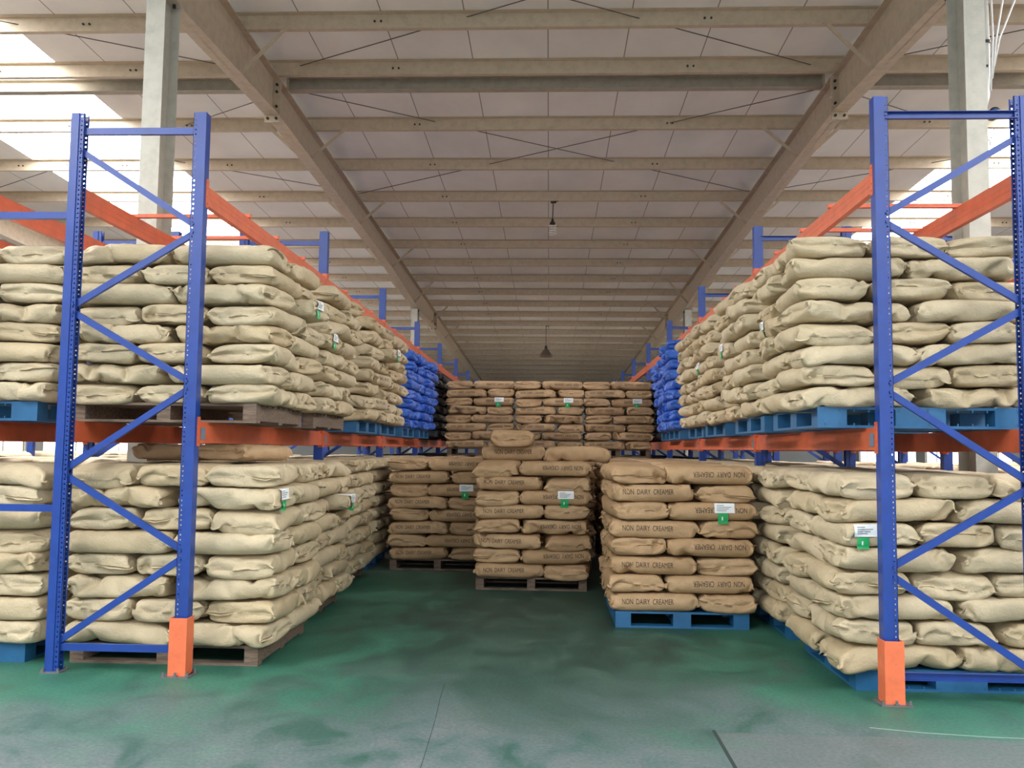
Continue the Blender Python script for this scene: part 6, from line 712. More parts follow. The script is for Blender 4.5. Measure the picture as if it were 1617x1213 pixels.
 'e': [-515,2,19,-7,10,2,-1,-1,-17,12,9,10,4,-3,-11,2,6,3,7,3,8,30,32,-32,-30,-8,-3,-7,-3,-6,-2,11,3,-4,-10,-9,-12,17,1,1,-2,-10,7,-19,10,2,5,7,-15,-19,8,6,6,-1,-5,-8,-10,17,16,1,-2,1,-1,-25,-8,7,-10,20,-4,10,-12,0,-2,0,2,-9,11,-12,3,2,6,-19,-3,-1,1,8,-8,26,22,3,-51,-1,1,16,2,12,-2,-11,-5,-2,7,-8,9,-1,-1,4,2,-2,11,-6,-23,3,27,-31,10,5,3,7,0,-1,-13,31,2,-1,7,-5,-1,-2,-1,1,0,5,40,-24,16,-13,2,-2,-10,-16,15,2,1,0,-2,-6,-13,-1,0,-5,-6,28,13,-26,-14,14,29,19,1,0,-4,-3,-2,-4,-2,-14,6,8,-1,6,4,2,2,1,0,-11,47,4,-1,0,-2,1,0,1,0,0,1,0,0,1,-2,1,-1,-3,3,2,-25,-2,23,0,-14,16,-7,1,6,0,1,1,0,-3,2,0,0,2,-1,1,1,0,0,-2,10,6,5,7,0,0,0,0,0,1,0,0,0,-1,1,-4,-3,-2,9,-6,5,-2,-7,-6,14,-1,1,-2,2,1,-1,-5,5,1,-2,1,0,0,1,1,0,0,1,-2,27,0,1,1,0,0,0,-1,1,-1,0,0,0,-1,0,2,1,-2,-15,0,16,0,-3,-5,-18,12,13,0,-2,-8,0,10,0,1,-1,-1,1,0,-1,1,1,0,-1,1,27,0,2,0,0,0,0,0,-2,-1,0,-1,0,0,0,0,1,4,0,0,-14,11,-4,3,0,-11,14,-1,-3,-2,4,0,-1,1,1,0,0,-1,2,0,-1,0,0,-2,26,-1,0,3,2,0,-1,0,0,0,0,0,0,0,0,2,0,0,0,-1,-4,-2,5,0,0,-1,-6,-8,1,12,1,0,-1,1,0,-1,0,1,0,0,0,-1,-1,0,26,0,2,1,0,0,1,-1,0,-1,0,0,0,1,1,-1,1,0,0,0,-2,-8,3,7,0,-1,-12,11,0,-4,-6,-1,7,-6,8,2,-1,2,0,-4,3,-1,-1,-1,26,0,1,1,1,1,0,-1,-1,1,-1,0,0,0,0,1,0,0,1,0,-1,-1,1,0,0,0,0,-2,-2,-1,-4,8,-5,1,-13,1,10,-9,12,4,-2,-1,0,-1,19,7,2,0,0,1,0,0,0,-2,0,1,0,1,0,0,-1,0,0,0,0,0,0,1,0,0,-18,0,2,2,6,-11,-3,4,7,10,-6,7,-12,9,-1,0,0,-6,23,5,-1,1,1,-1,0,0,0,0,0,0,1,0,0,-1,0,0,0,1,0,-1,0,-7,4,-12,15,2,0,0,0,0,-2,-1,-2,-11,-1,15,-10,8,-3,-1,-3,8,29,0,0,0,0,0,0,0,-1,1,0,0,0,0,0,0,-2,0,0,0,1,0,-2,-2,2,-5,8,-1,1,2,0,0,0,-1,-2,1,0,-13,7,-22,3,5,5,3,29,0,0,0,0,0,1,-1,0,0,0,1,0,0,-1,-1,0,-1,0,1,0,0,-3,3,-9,9,0,2,0,0,1,0,0,0,-1,-2,-1,-1,1,1,-1,0,1,2,30,-1,1,0,0,0,-1,1,0,-1,1,0,1,-1,-1,-1,-1,0,0,0,1,1,-3,1,0,1,0,0,1,1,1,0,0,-1,1,-2,-1,-1,0,2,-1,0,1,1,29,-1,1,0,0,1,1,-1,0,0,-1,0,0,0,0,-1,0,0,1,0,0,-1,1,-2,-2,4,-2,1,1,0,0,1,0,0,-1,1,-2,0,2,-1,0,0,0,-1,28,1,0,1,0,0,-1,1,0,0,0,0,0,-1,0,0,-1,1,-1,1,0,-1,2,0,-1,0,-1,0,0,1,0,0,0,1,0,-1,0,-1,0,0,1,-1,0,1,29,-1,0,0,1,0,1,-1,0,1,0,-1,0,0,0,-1,1,-1,1,0,0,1,0,-1,1,-1,-1,0,0,0,0,1,1,-1,1,0,-1,0,-2,1,0,1,0,-1,28,0,0,0,0,0,0,1,0,0,0,0,-1,1,-1,1,0,0,0,-1,1,0,1,-1,0,0,-1,-1,0,1,1,0,-1,1,-1,0,1,-1,0,-1,1,0,0,1,28,1,-1,0,0,0,0,1,0,-1,0,0,0,0,1,0,0,0,-1,0,-1,1,-1,2,-1,-1,1,1,0,-1,0,0,0,0,0,0,0,0,0,0,0,0,0,0,29,-1,0,0,0,0,0,0,0,0,-1,0,0,0,1,1,0,0,-1,0,-1,0,0,0,0,0,1,0,1,0,-1,0,0,-1,0,1,0,0,1,0,-1,0,0,1,28,0,1,0,-1,1,0,-1,0,0,0,-1,0,0,1,0,1,0,0,-2,0,-1,1,0,0,0,2,0,0,0,0,-1,-1,0,1,0,0,1,-1,0,1,-1,1,-1,29,0,0,0,1,-1,0,0,0,-1,-1,0,1,0,0,1,0,0,-1,1,-1,-1,0,0,0,2,0,1,0,-1,0,-1,0,0,-1,1,1,1,0,0,-1,0,-1,0,28,1,0,1,-1,0,0,0,-1,0,0,0,-1,2,0,0,1,0,0,-1,-1,0,0,0,0,1,0,2,-1,0,-2,-1,-1,0,1,1,1,0,1,0,0,-1,0,-1,29,0,1,-1,0,0,-1,0,1,0,0,0,0,-1,1,1,0,0,0,-1,0,0,-1,0,0,1,0,0,1,-2,0,-1,0,0,1,0,1,0,1,0,-1,0,-1,0,29,1,-1,0,0,-1,0,0,0,1,1,0,0,0,-1,1,0,0,0,0,0,-1,0,-1,1,-1,0,0,0,1,-2,1,0,1,0,0,0,1,-1,0,0,-1,-2,2,28,0,1,0,-1,0,0,0,1,1,0,1,-1,-1,0,0,0,0,1,0,-1,0,0,1,-1,0,0,-1,-1,0,1,0,1,0,1,0,-1,-1,0,1,0,0,-2,1,28,1,0,-1,0,0,-1,1,1,1,1,0,0,-1,-1,-1,0,1,-1,1,0,0,0,0,-1,-1,-3,3,0,0,1,0,1,1,0,0,-1,0,0,-1,0,0,-1,1,28,0,0,0,0,0,0,1,0,0,1,0,0,-1,0,-1,0,-1,0,-1,3,0,0,0,0,-2,0,-8,0,0,-1,1,1,1,0,0,1,0,1,2,1,1,1,0,28,0,0,-2,2,0,1,-1,0,0,-1,1,0,0,-1,-1,0,1,1,-1,-1,2,1,0,0,-2,1,-8,-2,-3,2,2,0,-1,0,0,0,1,0,0,1,2,6,0,28,0,0,-1,1,0,0,0,0,0,0,-2,1,0,0,0,0,0,1,0,0,0,1,0,0,0,-7,6,-2,2,0,0,1,0,0,0,-1,0,-1,0,0,-1,1,1,28,-1,-4,6,-1,0,0,0,-1,0,0,1,-3,2,-2,2,0,0,1,1,-1,1,0,-1,-1,-14,4,11,-4,1,0,1,2,-2,2,-1,2,-1,0,-1,0,0,1,0,28,-2,1,1,0,-1,0,1,0,-1,0,-1,2,-3,3,-4,4,1,-12,12,1,-2,-1,-3,-13,1,16,-10,11,0,-7,-1,1,6,-3,3,-1,0,0,0,0,0,0,1,26,1,1,0,-1,1,0,-2,1,0,-1,1,0,2,-2,0,1,-21,22,-1,1,-6,1,-13,3,7,-12,8,12,-9,8,0,1,-4,3,-1,0,0,0,0,-1,1,1,-1,51,1,-2,0,-3,-3,5,2,0,0,1,-1,0,-1,-1,-1,-29,33,-1,-3,2,0,-6,5,-11,15,-1,-7,-11,16,0,0,-2,2,0,1,1,0,0,0,1,0,-2,-2,19,2,14,-2,2,3,-5,-2,-3,-2,-2,-2,-1,-1,-13,-16,52,-14,-13,-17,7,-20,17,-16,50,-4,-23,16,-25,16,11,6,0,1,-1,-4,-3,-3,-15,14,9,6,3,-18,18,3,-8,-14,-15,7,5,4,1,1,0,-1,-8,9,-12,31,-41,22,2,3,-4,10,-36,37,-13,4,18,-10,-8,-3,-6,13,3,-11,4,0,-1,5,0,-3,2,5,3,7,19,-10,-10,-11,8,-13,4,3,-4,-1,4,2,6,4,15,-39,8,-3,19,3,-12,-6,-7,25,11,1,9,-22,10,-15,22,-7,-16,12,-4,-1,4,2,8,-20,-5,-4,14,12,324,-20,-21,-31,-31,-34,-35,-36,-31,-33,-34,-34,-34,-35,-32,-36,-34,-34,-34,-34,-35,-6,12,-12,6,35,34,34,34,34,36,32,35,34,34,34,33,31,36,35,34,31,31,21,0,-7,12,-7,-5,4,2,2,2,2,1,-1,0,3,-4,-1,-3,-3,0,7,7,0,-2,3,-12,-1,-5,1,2,3,1,4,-2,-4,0,-1,0,2,-3,-1,1,5,5,13,-8,-3,11,3,2,-4,0,4,-2,-3,-1,0,0,-2,3,-1,0,1,-1,4,-1,9,-14,9,12,-23,4,0,1,0,0,0,2,0,-1,0,0,0,1,0,1,0,0,-8,-9,2,-16,33,0,1,0,-5,-4,-1,-2,0,0,1,-2,2,0,-1,-2,-11,44,7,-4,8,-29,-7,1,1,-7,0,-1,-1,-1,4,0,0,1,1,1,0,-1,0,-2,-32,-27,22,6,2,1,0,0,0,-1,-1,-1,0,0,-1,0,4,1,1,0,-1,-47,-1,36,11,28,-27,-4,0,5,-2,-2,1,-1,-2,0,1,-1,1,0,0,0,0,-2,20,27,-4,-5,-16,0,0,-1,0,1,-1,0,-1,0,0,1,-3,0,0,8,1,-2,-14,-9,-2,17,12,-3,-4,-1,1,1,-1,-2,1,1,-2,2,-1,0,0,0,-2,1,10,9,1,-5,-4,0,0,0,0,0,0,0,0,0,0,0,0,0,1,-8,0,13,-4,4,-26,-5,42,-16,-1,1,-4,1,-3,4,1,-2,2,0,0,-1,0,0,0,-2,0,4,2,-7,2,-1,-1,0,0,0,1,0,0,-1,0,0,1,1,-2,1,0,25,-16,-26,6,-2,-1,16,1,-2,-2,-5,4,1,-1,3,0,-1,-1,0,1,-1,-1,-1,0,2,4,2,-8,0,-1,-1,1,0,0,1,-1,0,0,0,0,1,1,0,-1,-13,30,-8,-14,-1,-2,6,-6,0,3,3,0,-1,3,0,0,-1,0,0,-1,1,-1,-1,1,0,4,-1,-5,0,0,0,0,0,1,0,0,0,0,0,0,0,0,1,-1,-9,-12,4,12,2,2,-9,9,2,2,2,-1,-2,0,-2,0,0,0,-1,-2,0,0,0,0,-2,5,-3,-2,1,-1,0,0,1,0,-1,1,-1,0,1,0,0,0,0,0,-4,-4,1,8,-3,0,4,0,0,0,-2,-2,3,0,2,0,-3,-1,-4,3,-1,-1,1,-2,-14,16,-4,2,-1,0,0,0,-1,0,1,0,0,0,-1,0,0,1,-1,1,-2,-3,4,5,-4,-1,1,0,0,0,0,3,0,0,-1,-4,2,-1,2,-6,0,0,1,-9,15,-15,2,-1,-2,0,0,0,1,0,0,0,0,-1,-1,1,-1,0,2,0,-2,0,8,11,-8,5,-11,-1,-1,-1,-1,-1,0,0,2,4,1,-6,2,-5,-4,0,-2,16,2,-5,3,0,1,0,-1,0,0,0,1,0,-1,-1,0,-1,1,0,0,1,-1,2,7,3,-4,-16,11,-1,-1,-1,0,0,0,1,-1,0,-2,6,1,11,0,-1,0,-1,0,-3,3,0,1,0,1,-1,0,0,0,0,0,-1,-1,0,0,1,0,0,-1,3,8,-8,19,-23,4,0,0,-2,0,0,0,0,1,-1,3,0,1,0,2,0,0,-4,-1,-2,2,2,0,1,-1,0,0,0,0,0,-1,0,0,0,0,0,0,1,-1,2,-14,2,1,8,2,-2,0,1,1,-1,1,0,0,2,-2,1,0,1,2,0,-1,-2,-2,-1,1,1,1,1,0,0,0,0,0,-1,1,-1,0,-1,1,0,0,0,-1,9,-12,-5,-4,11,-1,3,0,1,-1,1,-1,1,0,0,2,0,-1,-1,1,1,-1,-1,-2,-1,2,1,0,0,0,0,0,0,-1,1,0,1,0,0,-1,0,0,-1,1,-10,4,-2,1,6,0,0,1,0,0,0,1,-1,0,0,0,3,0,0,-1,0,0,-1,-3,1,0,1,1,0,0,0,-1,0,1,0,0,1,0,1,-1,0,-1,0,0,-3,-1,-2,1,3,2,0,0,0,1,-1,-1,0,0,0,2,0,1,0,1,0,-1,-1,-5,3,1,0,0,0,0,0,0,0,0,1,1,0,1,-1,1,-1,0,-2,0,-1,2,-5,2,2,-1,0,1,1,0,0,0,-1,0,1,-1,1,1,1,0,1,-1,-1,5,-7,1,0,0,-1,0,0,0,1,1,0,0,1,0,1,-1,0,-1,0,0,-1,4,-5,0,2,-2,1,0,1,0,0,-1,0,0,0,1,1,0,0,0,1,1,-2,3,-7,4,0,-1,-1,0,0,1,0,1,0,1,0,1,-1,0,0,-1,0,1,-1,-4,3,0,4,-4,0,0,1,0,1,0,-1,-1,0,1,0,0,1,0,1,0,0,1,4,-6,0,0,0,0,0,0,1,0,0,1,0,-1,1,0,-1,0,0,1,0,-1,0,5,-8,3,0,0,0,1,0,-1,0,1,0,-1,0,0,0,1,0,1,0,1,0,-2,0,0,0,0,0,1,0,0,0,-1,1,0,-1,0,1,0,0,1,2,-3,0,-2,1,1,-1,1,0,0,0,2,0,-1,0,0,-1,0,0,0,1,0,1,-1,-1,0,0,0,0,1,0,0,0,0,1,0,-2,1,0,0,-1,1,1,1,0,-1,1,-2,2,0,-1,-1,0,1,1,0,0,1,-1,-1,0,0,-1,0,1,-2,2,-2,0,-1,1,0,1,-1,2,-1,0,0,-1,0,1,-2,1,0,0,0,2,1,0,0,0,-2,1,0,1,-1,-1,1,0,1,1,-1,0,0,-1,-1,0,0,0,-5,6,-2,-1,1,0,1,0,1,-1,1,-1,-1,0,-1,0,1,0,0,1,1,0,1,-1,-1,1,-1,2,0,-1,0,0,-1,1,0,1,0,0,0,-1,0,0,-1,0,7,-7,-2,-1,1,1,0,0,1,0,-1,0,-1,0,0,0,0,0,1,0,0,1,0,0,0,0,-2,2,0,0,0,0,0,0,1,-1,1,0,-1,1,-1,-1,1,-1,4,-5,-2,1,0,0,1,0,0,0,0,-1,-1,-1,1,0,1,0,1,0,2,-1,0,-1,-1,2,-2,3,0,-1,0,0,-1,0,0,0,0,0,1,-1,1,0,-1,0,3,-4,-1,1,1,-2,1,0,0,0,0,-1,0,0,0,1,0,1,-1,1,-2,7,-5,0,-2,2,0,0,1,0,0,-1,0,0,-1,1,-1,1,0,0,-1,0,0,1,-1,-1,-2,0,1,-4,5,0,0,0,-1,1,0,0,0,0,1,0,1,-1,-1,-5,13,-2,-6,1,2,0,0,-1,-1,0,0,-1,-1,-1,1,-1,0,0,1,-1,1,-1,1,-1,-4,0,1,9,-6,0,-1,0,0,0,1,1,1,0,0,0,-1,0,-1,-2,-6,2,10,0,-2,0,0,1,2,-3,-1,-1,0,-1,-1,-1,0,0,0,1,-1,0,0,0,-6,-2,-5,14,-1,-1,0,-1,1,1,0,1,0,1,-1,0,-1,0,0,-2,-2,5,3,6,5,-8,1,-4,-2,-1,0,-1,-1,-2,-1,0,0,1,0,0,0,1,-1,-2,-6,-5,19,-7,-1,0,0,0,-1,1,1,0,0,0,0,-2,1,-1,6,1,-6,8,2,8,6,-4,-16,5,-12,4,-4,-1,-1,1,0,1,0,0,1,0,0,-1,-1,-1,-11,17,1,-6,-1,0,-1,0,1,-1,2,0,0,-1,-1,0,-1,11,-2,-1,-3,15,-1,6,1,-44,12,1,9,-9,4,0,-1,0,1,0,0,1,0,0,0,0,0,-5,3,1,5,-9,-1,2,1,-1,-1,0,-1,0,0,-1,0,-1,13,0,-1,1,-2,3,19,-19,-47,26,-3,-7,4,9,1,1,1,0,0,0,2,0,1,0,0,-1,1,-14,36,-4,-27,-5,0,-1,-1,1,0,-1,-1,1,-1,-1,4,5,5,-9,0,2,2,-36,-4,-2,33,29,-5,-7,-5,-8,-1,0,2,1,-1,0,-1,0,-4,-3,0,1,2,37,17,-10,-12,2,4,-1,0,0,0,0,0,-1,1,1,7,-4,-12,10,1,0,-1,-11,1,2,4,-1,8,7,-10,3,1,-4,0,-1,0,0,-2,-1,0,1,-1,0,-1,10,1,-12,2,7,-3,2,2,0,1,0,-1,-1,0,1,-8,15,-4,-7,10,-2,-2,3,-11,-12,14,3,3,-4,12,4,-15,2,-2,0,1,0,1,-1,2,1,0,-1,-8,0,22,-28,-21,13,-12,-8,1,2,2,0,3,2,0,1,4,2,-1,-1,0,-7,2,4,5,-5,-4,-2,7,0,1,1,-2,-4,-1,0,-2,-3,0,-2,-2,-1,8,12,-13,21,-13,34,-4,-11,16,3,2,-1,4,2,0,0,-4,1,-8,-4,2,1,0,10,-4,-5,-25,-21,-2,4,-5,-2,-2,0,3,6,-1,3,-2,-1,-5,5,5,6,-4,-6,20,-12,-10,12,6,2,4,14,-1,1,0,0,-2,-2,3,-4,5,0,-1,1,1,-7,4,-6,-13,-4,-25,12,-12,-4,-2,-1,-1,-1,3,3,2,-2,8,-6,-1,-1,0,2,-1,12,-15,-24,50,28,0,-1,3,2,0,-1,0,-1,1,1,-1,1,-1,-2,-3,5,-20,-24,3,2,31,-47,8,1,-15,-7,-5,-3,-4,-7,2,7,-1,6,4,2,3,-1,6,13,-16,36,1,-1,1,-1,-2,-1,-6,-1,-2,0,0,-1,2,-13,-9,-7,3,6,6,-2,16,2,-33,7,-14,3,15,20,-6,1,0,12,-6,2,-7,-3,-5,-2,-1,-1,0,-3,11,1,-2,-1,-2,-1,1,-2,0,-1,1,0,0,1,-2,10,5,3,-20,-18,19,0,-14,-3,19,-7,-3,18,-9,-9,14,8,-10,-1,3,-11,9,-3,0,-3,0,3,-1,-8,8,0,-2,-3,3,-1,0,-2,-5,-1,-2,-2,-2,0,-1,3,5,15,14,0,-27,0,3,-3,-15,33,-15,0,8,10,0,-23,10,-5,-8,12,-7,4,3,-4,0,2,3,-1,8,-1,-6,2,1,0,0,1,4,2,1,2,1,0,1,1,-1,-11,2,2,-14,12,-9,-2,-1,-16,23,-4,15,3,-21,13,1,-17,10,-3,4,5,-9,4,0,3,2,0,7,1,2,-7,1,0,-1,0,0,0,0,0,0,0,-1,-1,-3,-1,6,4,0,-12,1,4,-1,-4,20,9,-1,-31,9,-5,-5,10,2,6,1,-13,8,-2,2,2,1,1,7,-1,-1,-4,2,-1,0,1,0,-1,0,0,0,0,0,1,3,1,-4,1,4,-1,-2,-5,1,2,17,-12,-6,13,7,0,-6,6,-10,-13,-7,9,-2,16,-7,0,0,1,8,0,-4,-5,3,1,-2,-1,0,1,0,0,-1,0,1,-1,0,0,0,1,3,1,0,0,-2,1,-3,-11,-6,-1,-3,18,18,-2,11,1,-7,6,-10,-17,10,1,0,0,15,-7,-6,5,-5,-1,0,0,0,-1,0,0,1,0,-1,0,0,0,0,1,2,2,0,0,-1,-2,-29,0,0,1,5,-6,-1,2,4,19,21,-18,23,-13,2,0,-1,4,-6,9,4,-4,-2,0,0,-1,0,0,0,0,0,0,0,0,0,0,0,0,3,0,1,4,-1,14,-24,0,7,-6,6,-7,-4,-3,-4,-10,-1,24,-21,31,6,1,2,-10,-3,1,5,-1,-1,0,-1,0,0,0,0,0,0,0,-1,0,0,0,0,1,3,-1,2,3,-1,-23,12,12,-14,13,-10,3,1,1,4,-9,5,-25,8,-8,0,1,2,1,-4,1,2,2,-1,0,0,0,0,0,0,0,0,0,1,0,0,0,0,0,0,0,4,-5,3,-7,8,-4,-1,1,-1,3,-2,-1,-5,15,-19,22,-3,-14,-5,0,0,5,-3,0,2,1,-1,1,0,0,0,0,0,0,0,0,0,0,0,0,0,-1,2,-1,-6,1,0,0,12,-18,17,-12,6,-2,2,0,0,-9,17,-20,3,8,-6,-1,1,3,-3,0,1,0,2,-1,0,1,0,0,0,0,0,0,0,0,0,0,0,0,-1,-2,0,-2,-1,3,-9,17,-10,5,0,0,0,0,0,0,-10,19,-9,4,-8,-2,1,0,-4,0,1,2,0,1,0,-1,0,1,0,0,0,0,0,0,0,0,0,0,-2,1,-2,0,1,2,1,-5,4,0,0,0,0,0,0,0,0,-9,16,-13,3,-2,0,1,-5,1,1,1,1,0,0,1,0,-1,1,0,0,0,0,0,1,0,0,-2,-1,0,0,0,1,3,4,-6,0,1,0,-1,0,0,0,0,0,-1,-7,13,-7,-1,-2,0,-4,0,1,1,1,1,0,-1,1,0,-1,1,0,0,0,1,-1,0,0,0,-1,0,1,-1,0,3,-6,5,0,-1,0,0,0,0,0,0,-1,1,1,-7,4,-1,0,0,-2,-1,0,0,2,0,0,1,-1,0,1,-1,1,0,1,-1,0,1,0,-2,0,1,0,0,0,3,-4,1,0,0,0,0,0,0,-1,0,1,-1,-1,1,1,-2,0,-1,-1,-3,2,0,1,0,0,0,1,0,0,0,0,0,0,0,1,-1,1,-1,-1,1,-1,0,2,5,-6,3,-3,1,-1,1,-1,0,0,0,-1,1,-1,1,-1,0,0,0,-1,1,-4,2,1,1,0,-1,0,1,0,0,0,1,-1,1,-1,1,-1,-1,0,0,1,-1,4,-9,7,0,0,-1,1,-1,0,0,0,-1,1,-1,0,0,0,-1,0,1,-1,0,-1,0,1,0,0,1,-1,0,0,1,0,0,0,0,1,0,0,-2,-1,0,0,1,-3,2,4,-3,1,1,-1,0,0,-1,1,0,-1,0,1,-1,0,-2,2,0,-1,-1,0,0,1,0,0,0,1,0,0,0,0,0,1,0,0,-1,-1,-1,-1,1,0,0,-2,4,8,-8,1,-1,0,0,0,0,-1,1,0,0,-1,0,0,-1,0,0,-3,1,0,1,0,0,0,0,0,0,1,0,0,0,0,0,0,1,-1,-3,0,0,2,-1,-1,2,-4,11,-6,0,0,0,0,0,0,-1,0,0,0,0,0,-3,6,-4,-3,0,1,1,-1,0,1,1,0,0,-1,1,0,0,0,1,0,0,-3,0,-1,1,0,0,-1,2,0,-4,10,-4,0,-1,0,0,0,0,-1,0,0,0,0,-1,-7,5,-4,0,2,0,1,0,0,0,0,1,0,0,0,0,1,-1,0,1,-2,-2,0,0,1,0,-1,2,1,2,-5,6,-3,1,-1,0,0,-1,1,-1,0,0,1,0,-7,3,-5,1,0,1,1,-1,2,0,0,0,0,0,0,1,-2,0,0,2,-5,3,0,0,-1,1,0,8,7,-11,1,-4,2,-1,0,0,-1,1,0,2,0,1,0,-1,-7,0,-4,1,0,-1,2,-1,0,1,1,0,1,-1,1,0,2,0,1,-3,6,-12,4,-1,1,0,0,11,-11,21,0,2,1,0,1,-1,0,-1,-1,-2,-2,-2,-3,-2,-14,1,-5,0,0,-5,7,0,-1,-1,0,-1,-3,4,0,0,0,0,0,1,4,6,-10,0,2,1,0,-10,15,-23,-2,-1,0,0,-1,0,0,0,1,0,2,0,1,2,12,0,-5,-1,1,9,-8,-2,0,0,0,1,2,-8,5,1,-1,2,0,-1,2,4,2,-1,-3,0,0,-4,-14,23,4,-12,-1,0,1,6,-7,5,-6,0,-1,0,1,-1,3,0,-5,-2,-3,6,-3,0,-1,0,0,0,0,6,-10,4,-3,4,-2,0,4,6,2,-3,-1,2,3,23,-4,-29,-10,28,1,-3,-6,-16,13,-12,8,-1,-2,0,0,-2,3,1,-5,-2,6,-2,-5,-1,-1,1,0,0,1,-1,6,-9,8,-11,8,1,-18,18,7,0,-1,5,10,-36,35,8,-19,-8,-13,-1,2,16,-13,9,-6,1,3,-1,-1,2,3,0,-4,4,0,-5,-5,1,0,-4,3,0,-1,1,0,4,-5,-1,2,-17,23,-4,5,4,0,14,-1,-4,-39,5,32,-29,11,1,8,-12,5,-3,2,0,-1,1,1,2,2,0,-4,0,0,-12,-6,-8,8,4,-2,0,1,-1,-1,0,-3,-1,-25,37,-4,-5,13,3,5,-18,19,-7,-5,-13,-14,18,1,2,-6,5,2,2,2,1,0,2,4,5,-2,-1,-3,-1,-13,-11,1,7,-8,-3,-4,-3,-2,-2,0,0,-4,1,34,-23,-8,-4,4,20,2,18,-19,36,22,-4,9,-5,-5,-5,1,1,2,3,2,0,6,-6,-7,-8,-14,-10,-3,-7,-16,-2,4,-4,0,0,-1,0,-1,0,1,-1,3,7,-1,-9,0,1,-2,12,17,-18,49,-1,-12,4,7,0,1,0,-1,3,0,0,-1,-1,-1,1,-1,-1,-3,-19,-6,-18,-2,0,-3,5,-2,-2,2,1,2,1,-3,0,8,7,-10,7,-12,-2,-1,-2,25,17,-30,-1,13,34,-3,2,-3,3,2,-1,-1,-3,0,2,-1,6,1,0,1,-7],
